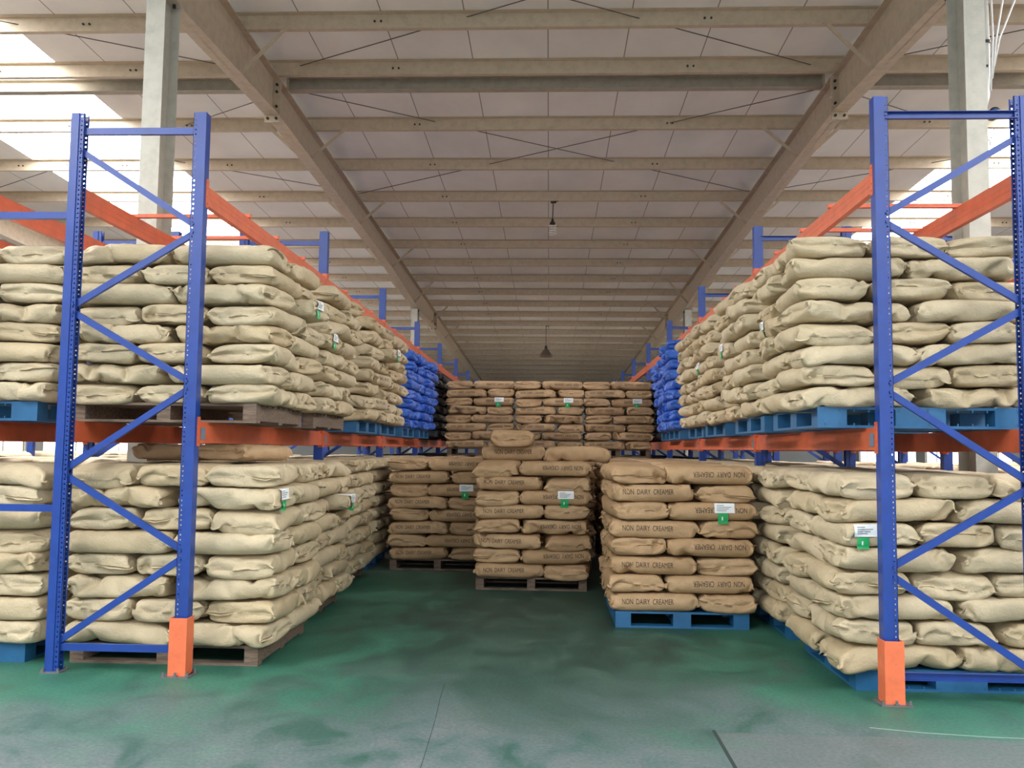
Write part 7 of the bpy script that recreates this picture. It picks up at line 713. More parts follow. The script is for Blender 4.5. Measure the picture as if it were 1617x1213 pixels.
 'g': [-414,-25,-15,1,0,-2,8,4,3,1,4,7,-2,-32,2,6,3,2,1,-2,-3,-36,10,-10,36,3,2,-1,-2,-3,-6,-2,32,2,-7,-4,-1,-3,-4,-8,2,0,-1,15,-8,36,-4,-1,4,0,5,-9,2,6,0,-5,-19,8,1,-16,-12,-7,2,14,2,2,9,-6,-26,22,-6,-13,-3,1,6,22,-14,-25,2,-1,2,6,14,-16,13,16,-13,-8,-8,18,17,4,-7,-12,17,-1,-11,-13,-22,7,28,3,-25,8,9,8,-16,-15,2,31,-26,30,-30,-26,3,13,9,13,-7,5,-30,10,4,5,2,17,-28,15,-17,-13,25,16,38,-22,23,7,-32,-5,-42,-5,-4,-3,11,2,4,37,23,3,1,-3,13,0,-2,-8,-4,-22,14,-4,-2,-2,-7,-12,6,-26,12,16,4,3,-1,-18,21,16,13,-9,-6,-6,32,6,-43,0,37,9,-5,-7,9,12,0,-4,1,-1,4,4,1,0,0,1,-5,2,-3,3,0,-1,-2,3,4,0,-3,-2,1,-1,0,1,1,1,-1,-5,-8,9,0,0,28,-21,15,-2,-6,2,9,3,-1,1,1,-10,-1,2,-7,7,5,2,-1,0,-11,13,-13,6,8,0,0,-3,5,-1,-1,0,-1,1,1,-1,0,-1,1,0,0,0,0,-6,-4,6,29,-38,3,7,4,20,0,-4,7,1,-14,5,6,-15,3,-11,10,9,-1,-14,20,1,-2,1,0,-1,-10,10,1,-5,-1,6,1,0,-1,0,-2,1,1,0,-2,-11,26,-3,-16,22,-7,1,5,-1,3,1,-2,-7,0,-9,15,1,-13,8,-19,15,6,-14,17,-1,-2,1,2,-1,-5,-6,8,-2,1,-1,7,0,0,-1,0,0,-1,1,0,-3,28,0,-2,2,-1,1,0,-2,4,-3,-8,6,0,-8,-8,20,-2,-2,2,-23,-9,22,10,-3,-1,2,1,-7,10,-2,-5,5,2,-6,-2,8,0,0,0,-1,0,0,0,-1,28,0,-2,-4,6,1,0,0,-4,-8,6,2,2,-5,-9,-4,18,-14,13,-18,14,3,-4,-4,-2,-7,16,-7,11,-2,-8,11,0,1,-6,-3,9,0,-1,1,0,-2,1,0,30,-1,-8,6,2,0,0,-6,-9,10,3,1,1,-1,-1,-4,-22,11,-17,22,11,0,-19,0,3,11,-12,17,-4,-4,8,-4,7,0,-1,-6,-5,11,1,0,-1,1,-1,0,29,1,-1,0,-7,5,-5,-1,7,0,0,1,-1,1,-2,-14,9,-3,10,1,-1,1,-6,-5,6,5,-15,14,-8,7,0,-3,-1,6,0,0,-3,-7,12,-1,1,-1,-1,0,30,-1,1,-2,-1,-6,4,4,0,-1,0,0,1,0,1,-3,-1,-15,19,0,0,-1,0,-4,2,-1,-1,3,2,-1,2,-3,-5,1,5,1,0,-1,-8,11,-1,1,-1,0,29,0,-1,-3,4,0,0,-1,-1,1,0,-1,1,1,-3,-19,-4,22,-13,10,4,3,-12,8,-3,2,4,-8,7,3,-4,4,0,-8,1,5,1,1,-3,-3,8,-1,0,-1,28,0,0,-12,13,-1,0,0,1,-2,0,1,0,-6,-19,24,4,-1,-7,-3,-9,12,1,2,-3,-6,12,-3,0,-3,7,0,-3,2,-6,0,4,-4,6,0,-2,3,-2,1,12,5,5,3,-1,-1,5,0,-2,3,-1,0,-7,-13,22,0,-3,4,-5,-9,12,-18,13,4,0,0,1,-1,-9,5,2,3,-2,-2,3,-4,0,4,0,-2,0,3,-5,-1,22,-15,0,21,-8,3,-3,8,-1,0,2,-10,-9,18,0,1,1,-4,4,-8,-8,4,10,1,1,0,0,-1,0,-1,0,0,-2,-3,0,5,-3,3,-2,-20,-14,21,-6,0,11,15,2,0,2,-1,0,-4,4,-1,-9,-6,15,0,1,0,1,-1,-2,3,-1,1,1,0,0,0,-1,-1,-5,4,-5,3,2,1,-7,-1,7,-3,1,0,1,-19,-4,4,29,1,0,-1,0,1,-2,-1,2,-9,-4,14,-1,0,-1,0,0,-1,4,0,0,-1,1,1,0,-1,-1,-10,9,-3,1,-4,5,0,2,-5,-5,7,-8,5,3,-13,13,2,29,2,0,-2,1,-1,0,0,-8,0,10,-1,0,-1,-1,-1,-1,4,0,1,-1,0,0,1,-3,3,-2,-3,-1,3,1,0,-1,2,1,-1,-3,-6,0,6,2,-1,1,0,30,-1,1,0,0,-2,1,-4,-1,6,1,0,-1,-1,-4,2,0,-3,-1,7,0,0,0,0,-1,-1,-11,13,-4,-8,11,1,0,1,-1,1,-1,-1,0,0,-2,3,0,-1,29,0,0,0,1,-2,1,-4,5,1,0,0,0,-3,1,0,0,1,-1,-2,3,-1,-1,1,-2,0,0,3,-3,-2,-4,9,-4,3,1,1,0,-1,0,-1,-1,2,-1,0,28,1,0,1,-2,2,-5,5,1,0,-1,0,-1,0,0,-2,2,0,1,-8,6,1,-2,-3,4,-8,9,1,-9,8,-3,-2,4,0,3,0,-3,-7,9,0,-1,-1,1,-1,29,0,1,-1,0,1,1,0,-2,1,1,-1,-1,1,0,-1,-1,1,0,0,-22,20,-6,-6,2,-12,25,-7,8,-9,7,1,1,-2,2,-3,-2,2,-8,4,6,-3,2,0,29,1,0,0,-3,-3,-2,-1,0,-2,-1,0,0,0,1,1,0,1,1,2,5,-20,2,8,1,-4,-15,14,15,-2,-13,14,1,-1,-1,0,1,1,-1,-1,-1,2,0,1,31,-1,0,0,-4,-1,0,-1,-1,-1,-1,-1,1,0,0,0,0,0,2,1,4,-8,-1,4,-15,13,5,-5,4,4,1,-24,20,-2,0,4,2,-2,0,0,0,1,0,0,30,0,1,-4,2,1,0,1,-1,0,-2,1,-1,1,0,0,0,0,0,1,0,-4,-4,-11,9,7,-5,6,-7,8,-2,0,-19,20,0,-2,2,0,0,0,0,1,1,1,31,0,-1,-1,1,-1,1,0,0,-1,0,-1,1,-1,1,0,1,0,-1,0,0,0,-2,-1,1,2,-2,-5,6,0,0,-1,-7,-6,6,8,-1,1,1,-1,1,0,0,1,29,0,0,1,0,0,0,-1,0,0,0,0,0,1,-1,0,0,0,1,-1,-1,0,0,-2,2,1,-1,-2,-6,7,-1,-1,4,-15,6,2,5,1,0,1,-1,1,0,0,30,0,-1,0,-1,1,0,0,1,0,1,0,0,0,0,0,-1,0,-1,-1,-1,2,-1,0,1,0,0,-1,0,-14,5,5,4,-1,-13,4,6,-3,0,1,3,3,1,1,30,-1,-2,1,1,-1,0,1,0,1,0,1,0,0,0,-1,0,-1,-1,-3,0,3,1,0,1,0,-1,-1,-1,2,0,-1,0,0,-2,-11,0,13,-1,-2,-2,5,0,1,29,0,-1,1,-1,1,0,-1,1,1,1,0,1,0,-1,0,-2,0,-1,0,1,-1,1,0,1,0,0,-1,-1,2,-1,0,-2,1,0,-4,-8,0,13,1,-1,-8,7,0,28,1,0,-1,1,-1,1,1,-1,0,1,0,0,1,0,-1,0,-2,0,0,-1,0,-2,4,-4,5,0,0,-2,1,1,-1,-1,1,-1,0,-3,-5,-3,12,0,-10,9,1,26,0,3,0,0,1,-1,0,1,-1,0,0,1,-1,1,-1,-1,0,-2,2,-2,1,-4,7,0,-4,0,2,1,-1,1,0,0,0,0,0,1,-2,-6,-5,10,0,-27,1,-5,26,-17,26,0,0,1,-1,-1,0,-1,1,-1,1,0,0,-1,0,1,-1,-5,-4,0,8,2,-2,2,0,0,1,0,-1,-1,1,0,1,0,0,0,-5,-13,15,-6,-13,35,-37,40,2,5,4,2,2,1,0,-1,-1,0,-1,-2,0,1,-2,0,0,4,-11,7,-11,17,0,-1,-1,2,-1,-1,2,-1,0,1,0,2,1,1,-2,2,-8,-2,-2,-6,30,-14,-33,28,-6,-4,-1,-2,-9,23,-16,12,4,2,2,2,2,-2,-3,10,-3,-7,7,11,0,-9,-10,-18,14,6,5,6,4,3,-2,-5,-18,16,10,3,3,1,-11,25,-10,-37,18,-22,-1,-2,0,4,14,2,15,-33,3,-6,0,-1,2,3,5,-3,32,8,8,-51,-1,15,-5,24,-7,-3,0,-1,0,-18,-2,13,18,-18,-16,-2,3,32,-12,13,-3,13,4,-40,2,5,1,-2,12,-8,-18,14,-12,3,-2,-2,-3,1,8,7,13,11,-20,1,-5,-15,13,-7,-5,-2,-2,2,3,34,-12,-26,-1,0,6,3,27,-31,46,325,-25,-23,-18,-23,-29,-13,-35,-35,-34,-33,-35,-36,-10,-35,-36,-34,-35,-35,-36,-33,5,-40,40,-5,33,36,35,35,34,36,35,10,36,35,33,34,35,35,13,29,23,18,23,-8,-7,27,-4,-4,-9,2,6,-2,-1,1,3,18,-12,-1,0,-3,-3,-1,3,-2,-8,19,-40,40,-20,-1,0,2,3,1,-6,19,-13,-2,1,1,2,0,14,2,7,-5,-2,-16,41,-36,7,-7,18,-1,-8,1,-1,4,6,-12,-2,11,-1,-2,0,5,-2,0,-20,31,-22,-18,21,-1,-1,-1,-2,-1,-4,3,9,1,0,1,-6,-2,9,6,4,16,-12,15,-44,18,4,37,2,-23,1,1,2,-5,-2,3,3,-10,0,1,0,-4,0,1,19,-32,40,-35,-3,-1,-1,-1,1,-1,11,2,2,0,0,0,6,5,-1,-8,1,3,-25,-25,60,16,-15,-37,-15,3,3,1,5,-2,7,0,-5,1,3,2,1,-1,-1,7,-21,38,-21,-1,-3,-2,1,1,-1,-1,-2,-4,1,1,2,2,-1,0,2,6,1,-1,5,10,-34,20,-6,-1,-1,-1,11,-1,1,-1,-9,2,3,-1,2,3,2,0,0,16,-9,-32,5,24,2,0,0,-5,1,0,-3,-1,-1,1,1,0,2,0,-1,1,-1,1,-13,28,2,-29,10,0,-1,-1,-12,1,-4,3,5,-11,4,1,-4,1,1,3,2,9,6,-20,3,11,-2,0,1,1,-7,-1,3,0,-5,0,0,1,0,0,-1,0,1,2,23,-11,22,-28,14,8,-1,-2,0,0,0,8,-9,-1,-11,8,0,-4,2,-1,23,-28,0,6,9,6,-2,-3,1,2,0,-3,-1,1,0,-6,0,-1,0,-1,1,0,0,0,-8,3,1,2,-12,8,-1,0,-1,1,9,-9,-1,0,-6,-6,9,0,-3,6,-25,17,-7,21,6,1,-1,-2,-6,-5,3,3,-10,5,7,-2,-6,-1,0,-1,0,0,0,0,9,3,-2,6,5,-11,0,0,0,9,-9,-1,-1,0,-2,-4,-3,7,9,-6,12,-17,1,19,3,1,1,-14,-9,4,-5,-5,10,-1,-1,8,-1,-7,-1,0,-1,0,0,1,5,3,-2,12,-9,-3,0,0,5,-4,-3,1,0,0,0,-1,18,-5,-5,2,-7,-4,2,20,1,-1,-5,9,-28,-4,5,7,-2,-3,1,0,6,2,-10,0,0,0,0,0,4,4,-5,3,0,-4,2,2,3,-6,1,-1,1,-1,0,0,-16,8,-2,15,-2,1,-1,-14,-6,5,10,-22,20,6,4,-1,3,-3,-4,0,0,4,4,-10,1,0,0,-2,4,8,-9,3,-9,1,4,8,-7,0,0,1,-1,1,0,2,9,-11,15,-11,-1,0,0,3,-19,2,-1,-4,16,0,-1,1,2,6,-6,-3,0,0,4,6,-10,0,-1,-1,1,-6,-1,1,-3,8,3,-3,1,0,-1,-1,0,0,1,8,-5,0,-17,14,4,0,-2,-24,10,-3,1,16,1,-2,0,0,-5,2,10,-5,-3,0,0,3,4,-8,1,-3,0,-8,-1,2,13,-8,3,-1,-2,1,0,0,-1,1,7,4,-12,2,-1,-13,15,0,2,-18,4,-3,-4,16,4,-3,1,-4,2,-2,0,9,-4,-2,1,-7,1,7,-3,-5,3,-26,2,5,25,7,-12,-5,4,-2,1,-1,1,6,7,-14,-1,-1,4,-7,-9,13,3,-14,7,0,0,3,2,6,-2,2,-5,2,-4,-2,8,-4,0,-8,3,-1,2,-8,-2,2,27,-1,-21,-7,1,0,-4,2,-1,1,7,6,-14,0,0,0,-3,1,-7,-7,2,11,0,2,1,1,0,-1,2,-4,5,0,4,-7,-3,6,-5,8,-6,0,-19,-5,0,27,-12,-5,-10,2,0,1,0,-3,-1,6,5,-12,0,1,0,0,1,2,-4,-3,1,4,-2,0,1,0,1,-3,-3,7,1,-3,0,8,-10,-5,4,7,0,-6,8,22,0,9,-8,3,-5,4,0,-1,0,0,7,2,-12,-1,1,0,0,2,2,-4,1,-2,-1,6,-5,0,1,1,-7,3,2,-2,3,3,-2,-1,8,-6,-5,-3,1,5,11,2,-3,4,-4,3,3,-4,1,1,0,5,-1,-10,0,1,0,0,2,2,-4,0,0,0,-1,5,0,6,-9,3,4,-6,-4,2,0,-1,0,0,2,5,-3,-7,5,3,1,-1,3,2,-5,4,3,0,2,-1,2,-1,-7,0,0,0,-1,4,-1,-3,1,0,0,0,1,5,-1,2,2,-1,-7,6,1,-9,0,1,1,-2,0,2,-2,3,2,0,-1,1,1,0,4,-3,2,-1,-2,3,0,-5,0,0,0,0,3,-5,1,-1,0,1,10,-3,-4,6,-2,-9,12,0,-8,-1,3,4,-7,-1,0,-1,0,2,1,4,0,-2,1,1,-1,-1,2,-1,2,-1,2,-3,-3,1,0,0,0,0,-2,0,-1,0,1,-1,-8,18,-4,9,5,-9,-4,1,-4,-5,1,4,2,-7,0,2,0,-3,9,2,-1,0,-2,1,-1,1,-1,0,1,1,-3,0,0,-1,0,0,-1,0,0,0,0,-1,-1,1,-2,-12,30,6,5,-2,-7,-13,14,-14,-5,-3,-1,4,-1,0,-1,4,0,2,1,2,1,-2,0,1,0,0,-2,0,0,-1,0,1,0,0,1,-1,-1,1,-1,1,-1,-1,0,1,28,-1,-5,0,-43,8,1,18,4,-3,-11,4,2,-3,2,1,1,-1,0,1,0,-1,1,1,-1,0,-2,1,-1,0,0,0,1,0,-1,0,1,-1,1,0,-1,-1,-1,-5,-12,0,4,-10,24,1,5,-4,1,0,15,-15,1,2,-1,-1,0,0,0,-1,1,-1,0,0,1,-3,-6,6,0,-1,0,1,0,1,0,-1,0,1,0,-1,0,0,-1,0,-11,-6,-6,9,13,5,-5,9,-8,6,0,10,-14,0,2,0,-1,1,0,0,0,-2,1,0,0,-2,5,-5,0,0,0,0,0,0,0,1,-1,0,0,1,-1,-1,0,2,-6,-3,-3,4,6,0,6,-7,5,1,0,5,3,-4,-6,0,1,-1,1,-1,0,-1,0,-2,0,-3,4,-1,1,-1,0,0,1,-1,0,0,0,0,0,-1,1,-1,0,4,-5,-4,-2,3,3,1,2,5,-4,0,1,0,11,-5,-2,-4,-1,1,-1,1,-1,-1,-1,-2,1,-3,3,-1,-1,1,0,0,-1,1,0,-1,1,0,0,0,0,1,2,2,-5,-4,-3,4,2,-1,0,-1,7,0,-1,-2,-1,13,-4,-6,1,0,0,-1,-3,1,1,-1,-1,-5,5,-1,0,0,0,-1,1,0,0,1,-1,0,1,0,0,1,9,-1,-8,-1,-5,4,0,1,-2,2,0,-1,1,0,1,0,10,2,-12,-1,0,0,0,2,-1,-2,-1,7,-6,-1,-1,0,0,1,0,0,0,0,1,1,-1,1,1,0,-5,1,10,-5,-4,5,-4,-1,2,-2,-1,1,0,1,0,0,3,6,6,-12,-1,0,-7,1,4,-5,1,3,-2,-1,0,0,0,0,0,1,0,1,0,0,1,0,0,1,-3,5,4,8,-17,-6,8,0,-1,1,0,-1,-1,1,0,-1,0,4,4,9,-12,-2,8,-13,3,-13,1,11,-3,1,0,-1,0,0,1,0,1,-1,1,0,0,1,1,1,-3,13,-3,-24,15,-1,1,0,-1,0,0,0,0,0,-1,1,-1,0,3,4,8,-8,1,-26,0,-21,1,-9,26,0,0,0,1,0,-1,0,0,1,0,0,1,0,0,-2,1,-15,-3,42,-15,-11,0,0,0,-1,1,1,0,1,0,0,0,0,-1,1,6,3,-2,13,-45,-31,-21,24,22,1,1,1,-1,1,1,-1,0,0,0,1,-1,1,0,1,0,-11,45,-21,24,-41,0,-1,-1,1,0,1,1,1,1,-1,0,-2,0,-2,-1,6,2,4,0,38,-6,-21,-39,22,0,1,0,0,2,6,5,1,-1,-2,0,-1,0,2,1,-3,-45,-1,3,45,-1,-1,0,-2,-5,-1,0,-1,0,0,-1,0,-4,-5,-1,2,2,7,24,8,-1,5,-10,1,2,-1,0,-2,-3,1,-4,6,0,1,-2,-1,-1,-2,-1,2,-20,1,20,5,0,-5,-2,0,4,0,0,0,0,-3,0,-7,1,7,0,1,-1,10,14,11,17,-27,-1,-1,0,1,1,0,2,-4,9,-6,0,0,1,0,1,-1,0,-1,15,-16,-6,-2,2,6,3,1,1,0,-1,-1,-2,-7,-2,5,3,-2,1,-2,-21,1,9,49,-8,-23,-31,-28,17,32,-8,-9,-11,-12,7,6,7,6,4,11,9,5,6,8,6,-3,3,-6,-8,-6,-5,-9,-11,-4,-6,-7,-6,-7,12,11,9,8,-32,-17,28,31,23,-18,12,-8,4,6,-8,-3,-7,4,10,9,7,14,7,0,2,-5,-4,2,4,-2,1,-17,-31,8,-14,2,5,1,1,-4,-2,-2,19,9,-9,-8,-6,-6,40,14,-42,-1,5,-18,14,16,-5,10,12,-30,16,11,4,-6,1,-4,0,8,0,-2,-5,8,-1,2,-34,-14,23,-26,13,-7,-13,-3,1,-1,3,12,-12,-1,-2,0,4,1,-5,6,23,-14,-2,-10,-16,37,-2,25,1,-2,-4,-10,-8,17,2,3,9,-10,-3,0,3,-25,2,-11,-6,5,-26,-7,-6,-1,0,-2,0,0,5,-4,-1,1,1,-1,0,2,9,15,-15,-1,2,-40,21,5,57,4,-11,6,4,-7,-16,-6,-45,1,-3,7,7,5,4,17,-9,-19,9,-1,-6,0,-7,-5,4,16,0,18,6,-15,-1,-3,-1,2,6,-15,-13,-12,10,-1,1,7,11,1,-40,-4,2,10,24,2,-1,-1,10,-44,2,-5,4,6,2,0,0,-7,9,10,1,-6,3,1,18,-19,5,-8,10,-2,0,1,-1,5,-16,15,-8,-5,1,-2,-6,5,1,-3,24,1,0,0,-16,1,7,-17,-7,28,-44,9,-13,0,-4,3,9,-1,-7,25,0,5,-4,-3,-7,30,-13,-10,-16,36,-17,-1,5,-14,4,-5,16,-7,-4,-8,13,1,-3,-20,28,12,-1,-11,-18,13,-2,-9,33,-1,3,-34,6,-19,9,-14,15,13,23,-24,3,3,-2,-3,-3,-12,36,-7,3,-36,37,-16,-6,5,-1,0,-6,11,-5,1,-1,3,0,7,-4,6,-5,1,6,-14,-9,34,-6,-1,7,0,-25,3,-16,23,-25,42,-10,-11,4,1,-2,-3,15,-23,-7,28,-29,12,-19,37,-18,0,0,0,2,-8,6,1,1,3,0,10,2,-8,-2,-3,3,-16,36,-6,-2,-3,5,6,0,-17,17,-14,15,-9,-4,-1,2,1,3,-6,-35,24,10,-32,16,14,-8,-19,39,-19,-1,3,-5,3,6,-5,-1,3,1,11,-5,-5,-3,-1,-17,42,-10,-3,-2,-2,1,2,-17,31,-2,3,-4,-15,-1,12,-1,-1,-6,1,-14,15,-35,14,28,-24,6,-1,-17,37,-19,1,-2,5,-10,8,0,4,2,1,0,-26,8,-8,38,-17,0,0,2,2,3,3,9,-39,-1,21,-3,-3,4,-13,-2,4,10,-5,4,-18,14,17,-29,37,-12,-4,-3,-13,35,-24,7,-8,2,5,-1,5,1,1,-10,13,-30,33,-12,0,0,0,0,1,2,-7,-6,25,8,-21,-7,-4,0,2,-4,3,-2,1,16,-5,7,-16,18,-31,36,-10,-4,-5,-9,33,-22,6,-4,3,0,5,-1,1,-19,18,-4,-2,2,1,1,0,-1,0,-4,-11,44,1,-20,-39,8,6,4,0,-1,-4,3,0,35,-9,-10,14,-26,9,-20,37,-10,-6,-7,-11,36,-22,3,5,-1,5,0,-1,20,-21,-3,-2,-5,9,-1,0,0,-4,-16,47,-12,-12,2,10,-39,-5,10,8,1,-4,-5,9,-8,33,5,-26,4,13,-10,-20,36,-5,6,-21,-4,19,-12,5,-1,0,0,0,13,-23,28,-26,12,-13,9,1,-3,-17,44,-23,0,11,-18,18,6,-21,-25,17,3,2,-1,5,-10,-12,6,30,-7,-16,26,-14,-18,32,-7,-8,-13,0,15,6,0,19,-17,0,-2,20,-2,2,-26,15,-17,6,-17,43,-23,1,-3,2,12,-6,10,3,-3,-21,1,1,2,2,5,-13,-4,6,9,6,-27,34,-15,-18,19,5,18,0,-15,-1,1,-10,13,-1,-10,10,1,-6,18,-11,3,-27,43,-22,-1,1,2,-5,-6,-5,17,4,-1,-5,-3,1,1,0,-7,22,-16,-16,24,-15,8,-18,37,-17,-18,26,-1,-20,38,-39,1,-4,3,0,-9,10,1,5,-16,7,-16,41,-20,-1,0,-1,-2,-6,-5,13,3,3,0,-3,-1,-1,0,1,18,-25,15,-15,-11,14,11,-12,-13,38,-13,12,-36,6,-15,19,1,-2,1,0,8,-6,-2,-6,13,-26,41,-18,-3,1,0,-1,-8,-6,14,1,3,1,0,-2,-1,9,-8,5,-22,30,-22,6,1,8,-16,6,-6,-7,36,-42,10,11,-8,5,-1,-2,0,1,5,-3,-12,15,-20,35,-16,-3,1,-1,-1,-14,4,22,6,3,-17,1,1,-2,0,6,1,15,-21,-18,36,-15,-7,-8,8,9,-13,-3,3,4,6,7,-12,-4,0,-2,0,1,2,-4,12,-17,24,-20,5,-1,0,-2,-10,20,-2,0,-3,1,-16,8,7,0,-1,-14,21,2,-5,7,-31,40,-13,8,-6,-19,8,-5,0,6,7,-17,10,-3,-1,-2,0,1,1,-10,14,13,-11,-5,-2,2,-7,-1,17,-3,6,-13,5,-5,15,-22,9,1,2,-6,23,-14,-2,-27,11,-8,37,-33,1,12,5,8,-35,26,-8,-1,12,-8,0,-1,1,-1,1,7,-10,1,1,8,-7,-1,6,3,-5,-2,2,5,-8,0,6,17,-20,3,4,-1,-34,26,12,-15,22,-26,-1,6,12,-8,7,-26,3,-10,4,14,-7,10,1,0,-1,0,-2,-11,-5,-1,-2,-1,0,-1,1,0,0,0,0,2,0,1,2,28,1,0,-3,0,-1,-33,5,19,-10,39,-36,10,-12,22,-24,6,7,8,1,0,-12,2,0,0,0,-1,-3,19,2,1,1,1,0,0,0,0,-1,1,0,0,0,-1,-1,-22,-5,0,2,0,-13,31,10,-7,-16,-1,28,-10,0,-30,22,-5,5,-16,-1,0,7,3,-1,-1,0,0,-9,10,2,-1,0,0,0,1,0,0,0,0,0,-1,-1,0,0,-6,-2,-1,-2,-1,4,-12,23,17,-16,-16,1,36,-18,-1,-18,16,-13,8,0,0,0,0,1,-1,0,0,7,-7,0,0,0,0,0,0,0,0,1,-1,0,0,-1,-1,1,-7,1,0,-1,1,4,-7,-9,22,7,-10,-8,-11,43,-4,-14,-14,8,0,0,0,-1,1,0,-2,1,-1,4,-3,-1,1,0,0,0,0,0,0,0,0,0,0,1,2,-6,-5,1,-1,0,3,2,-2,-7,-9,32,5,-1,-8,-29,43,-1,-11,-4,-3,-1,-1,0,1,-2,-1,0,-1,3,-2,0,-1,0,0,1,0,-1,1,0,0,1,0,0,0,-7,-2,0,1,0,2,3,-2,-1,3,-22,2,6,10,-3,-13,44,-7,5,-1,-2,-3,-11,-3,0,0,-1,-2,4,-2,-1,1,0,0,-1,0,1,0,-1,1,0,0,1,0,-12,-1,5,0,0,6,1,0,9,-21,5,4,-7,1,2,-6,-9,46,-27,-5,-4,-2,18,-2,-1,0,0,3,-4,-1,1,-1,0,0,0,0,1,-1,1,0,0,0,1,-6,5,0,-6,0,1,13,-6,0,-10,19,-10,-8,0,-2,2,0,-9,-7,45,-17,-5,1,17,-14,-2,1,-1,1,-1,-1,-1,0,0,0,-1,2,-1,1,0,0,0,0,-4,-2,6,-5,-1,0,7,-13,13,4,-3,-13,21,-10,5,-14,11,-8,0,-9,-6,44,-14,-9,-18,22,-2,1,0,0,-1,-2,0,0,1,0,-1,-1,-3,1,1,3,-1,-3,-1,-4,7,-5,1,13,-7,-2,17,0,-2,-5,-18,20,-15,12,-10,3,-4,-1,-7,-9,45,-10,-3,10,0,19,-17,-6,3,-2,1,1,-1,-2,0,-1,8,-1,0,-6,-3,-1,0,4,-3,9,2,-5,8,-8,-10,2,7,-4,4,-2,2,-6,5,1,0,-2,-1,-2,-12,46,-15,-2,-2,-20,9,-12,-16,5,5,4,7,10,10,0,-7,-5,-8,-3,-2,-1,-3,-2,0,15,17,-11,-8,15,-5,-3,-5,10,3,-8,8,0,1,2,2,0,0,5,4,-11,25,-2,-48,18,-11,-43,10,-21,-1,1,1,1,2,-4,1,-1,0,0,0,0,1,0,0,7,39,0,-1,31,6,5,2,0,1,-1,-1,-2,-3,-3,3,5,5,-6,-6,-3,-4,-53,51,8,-25,10,-22,46,-4,-8,-9,-10,-14,-1,-1,11,-2,11,8,7,5,6,5,-3,-30,6,20,-14,10,17,-3,5,0,0,0,1,0,-12,-1,10,2,-1,-16,-13,-13,42,-24,18,-24,-7,6,-18,-1,-2,-2,0,0,-1,12,-8,8,-5,0,3,0,-4,-1,6,1,5,41,3,-4,-11,12,-2,-5,-1,1,2,5,3,1,-14,-11,-2,15,5,-9,-24,19],
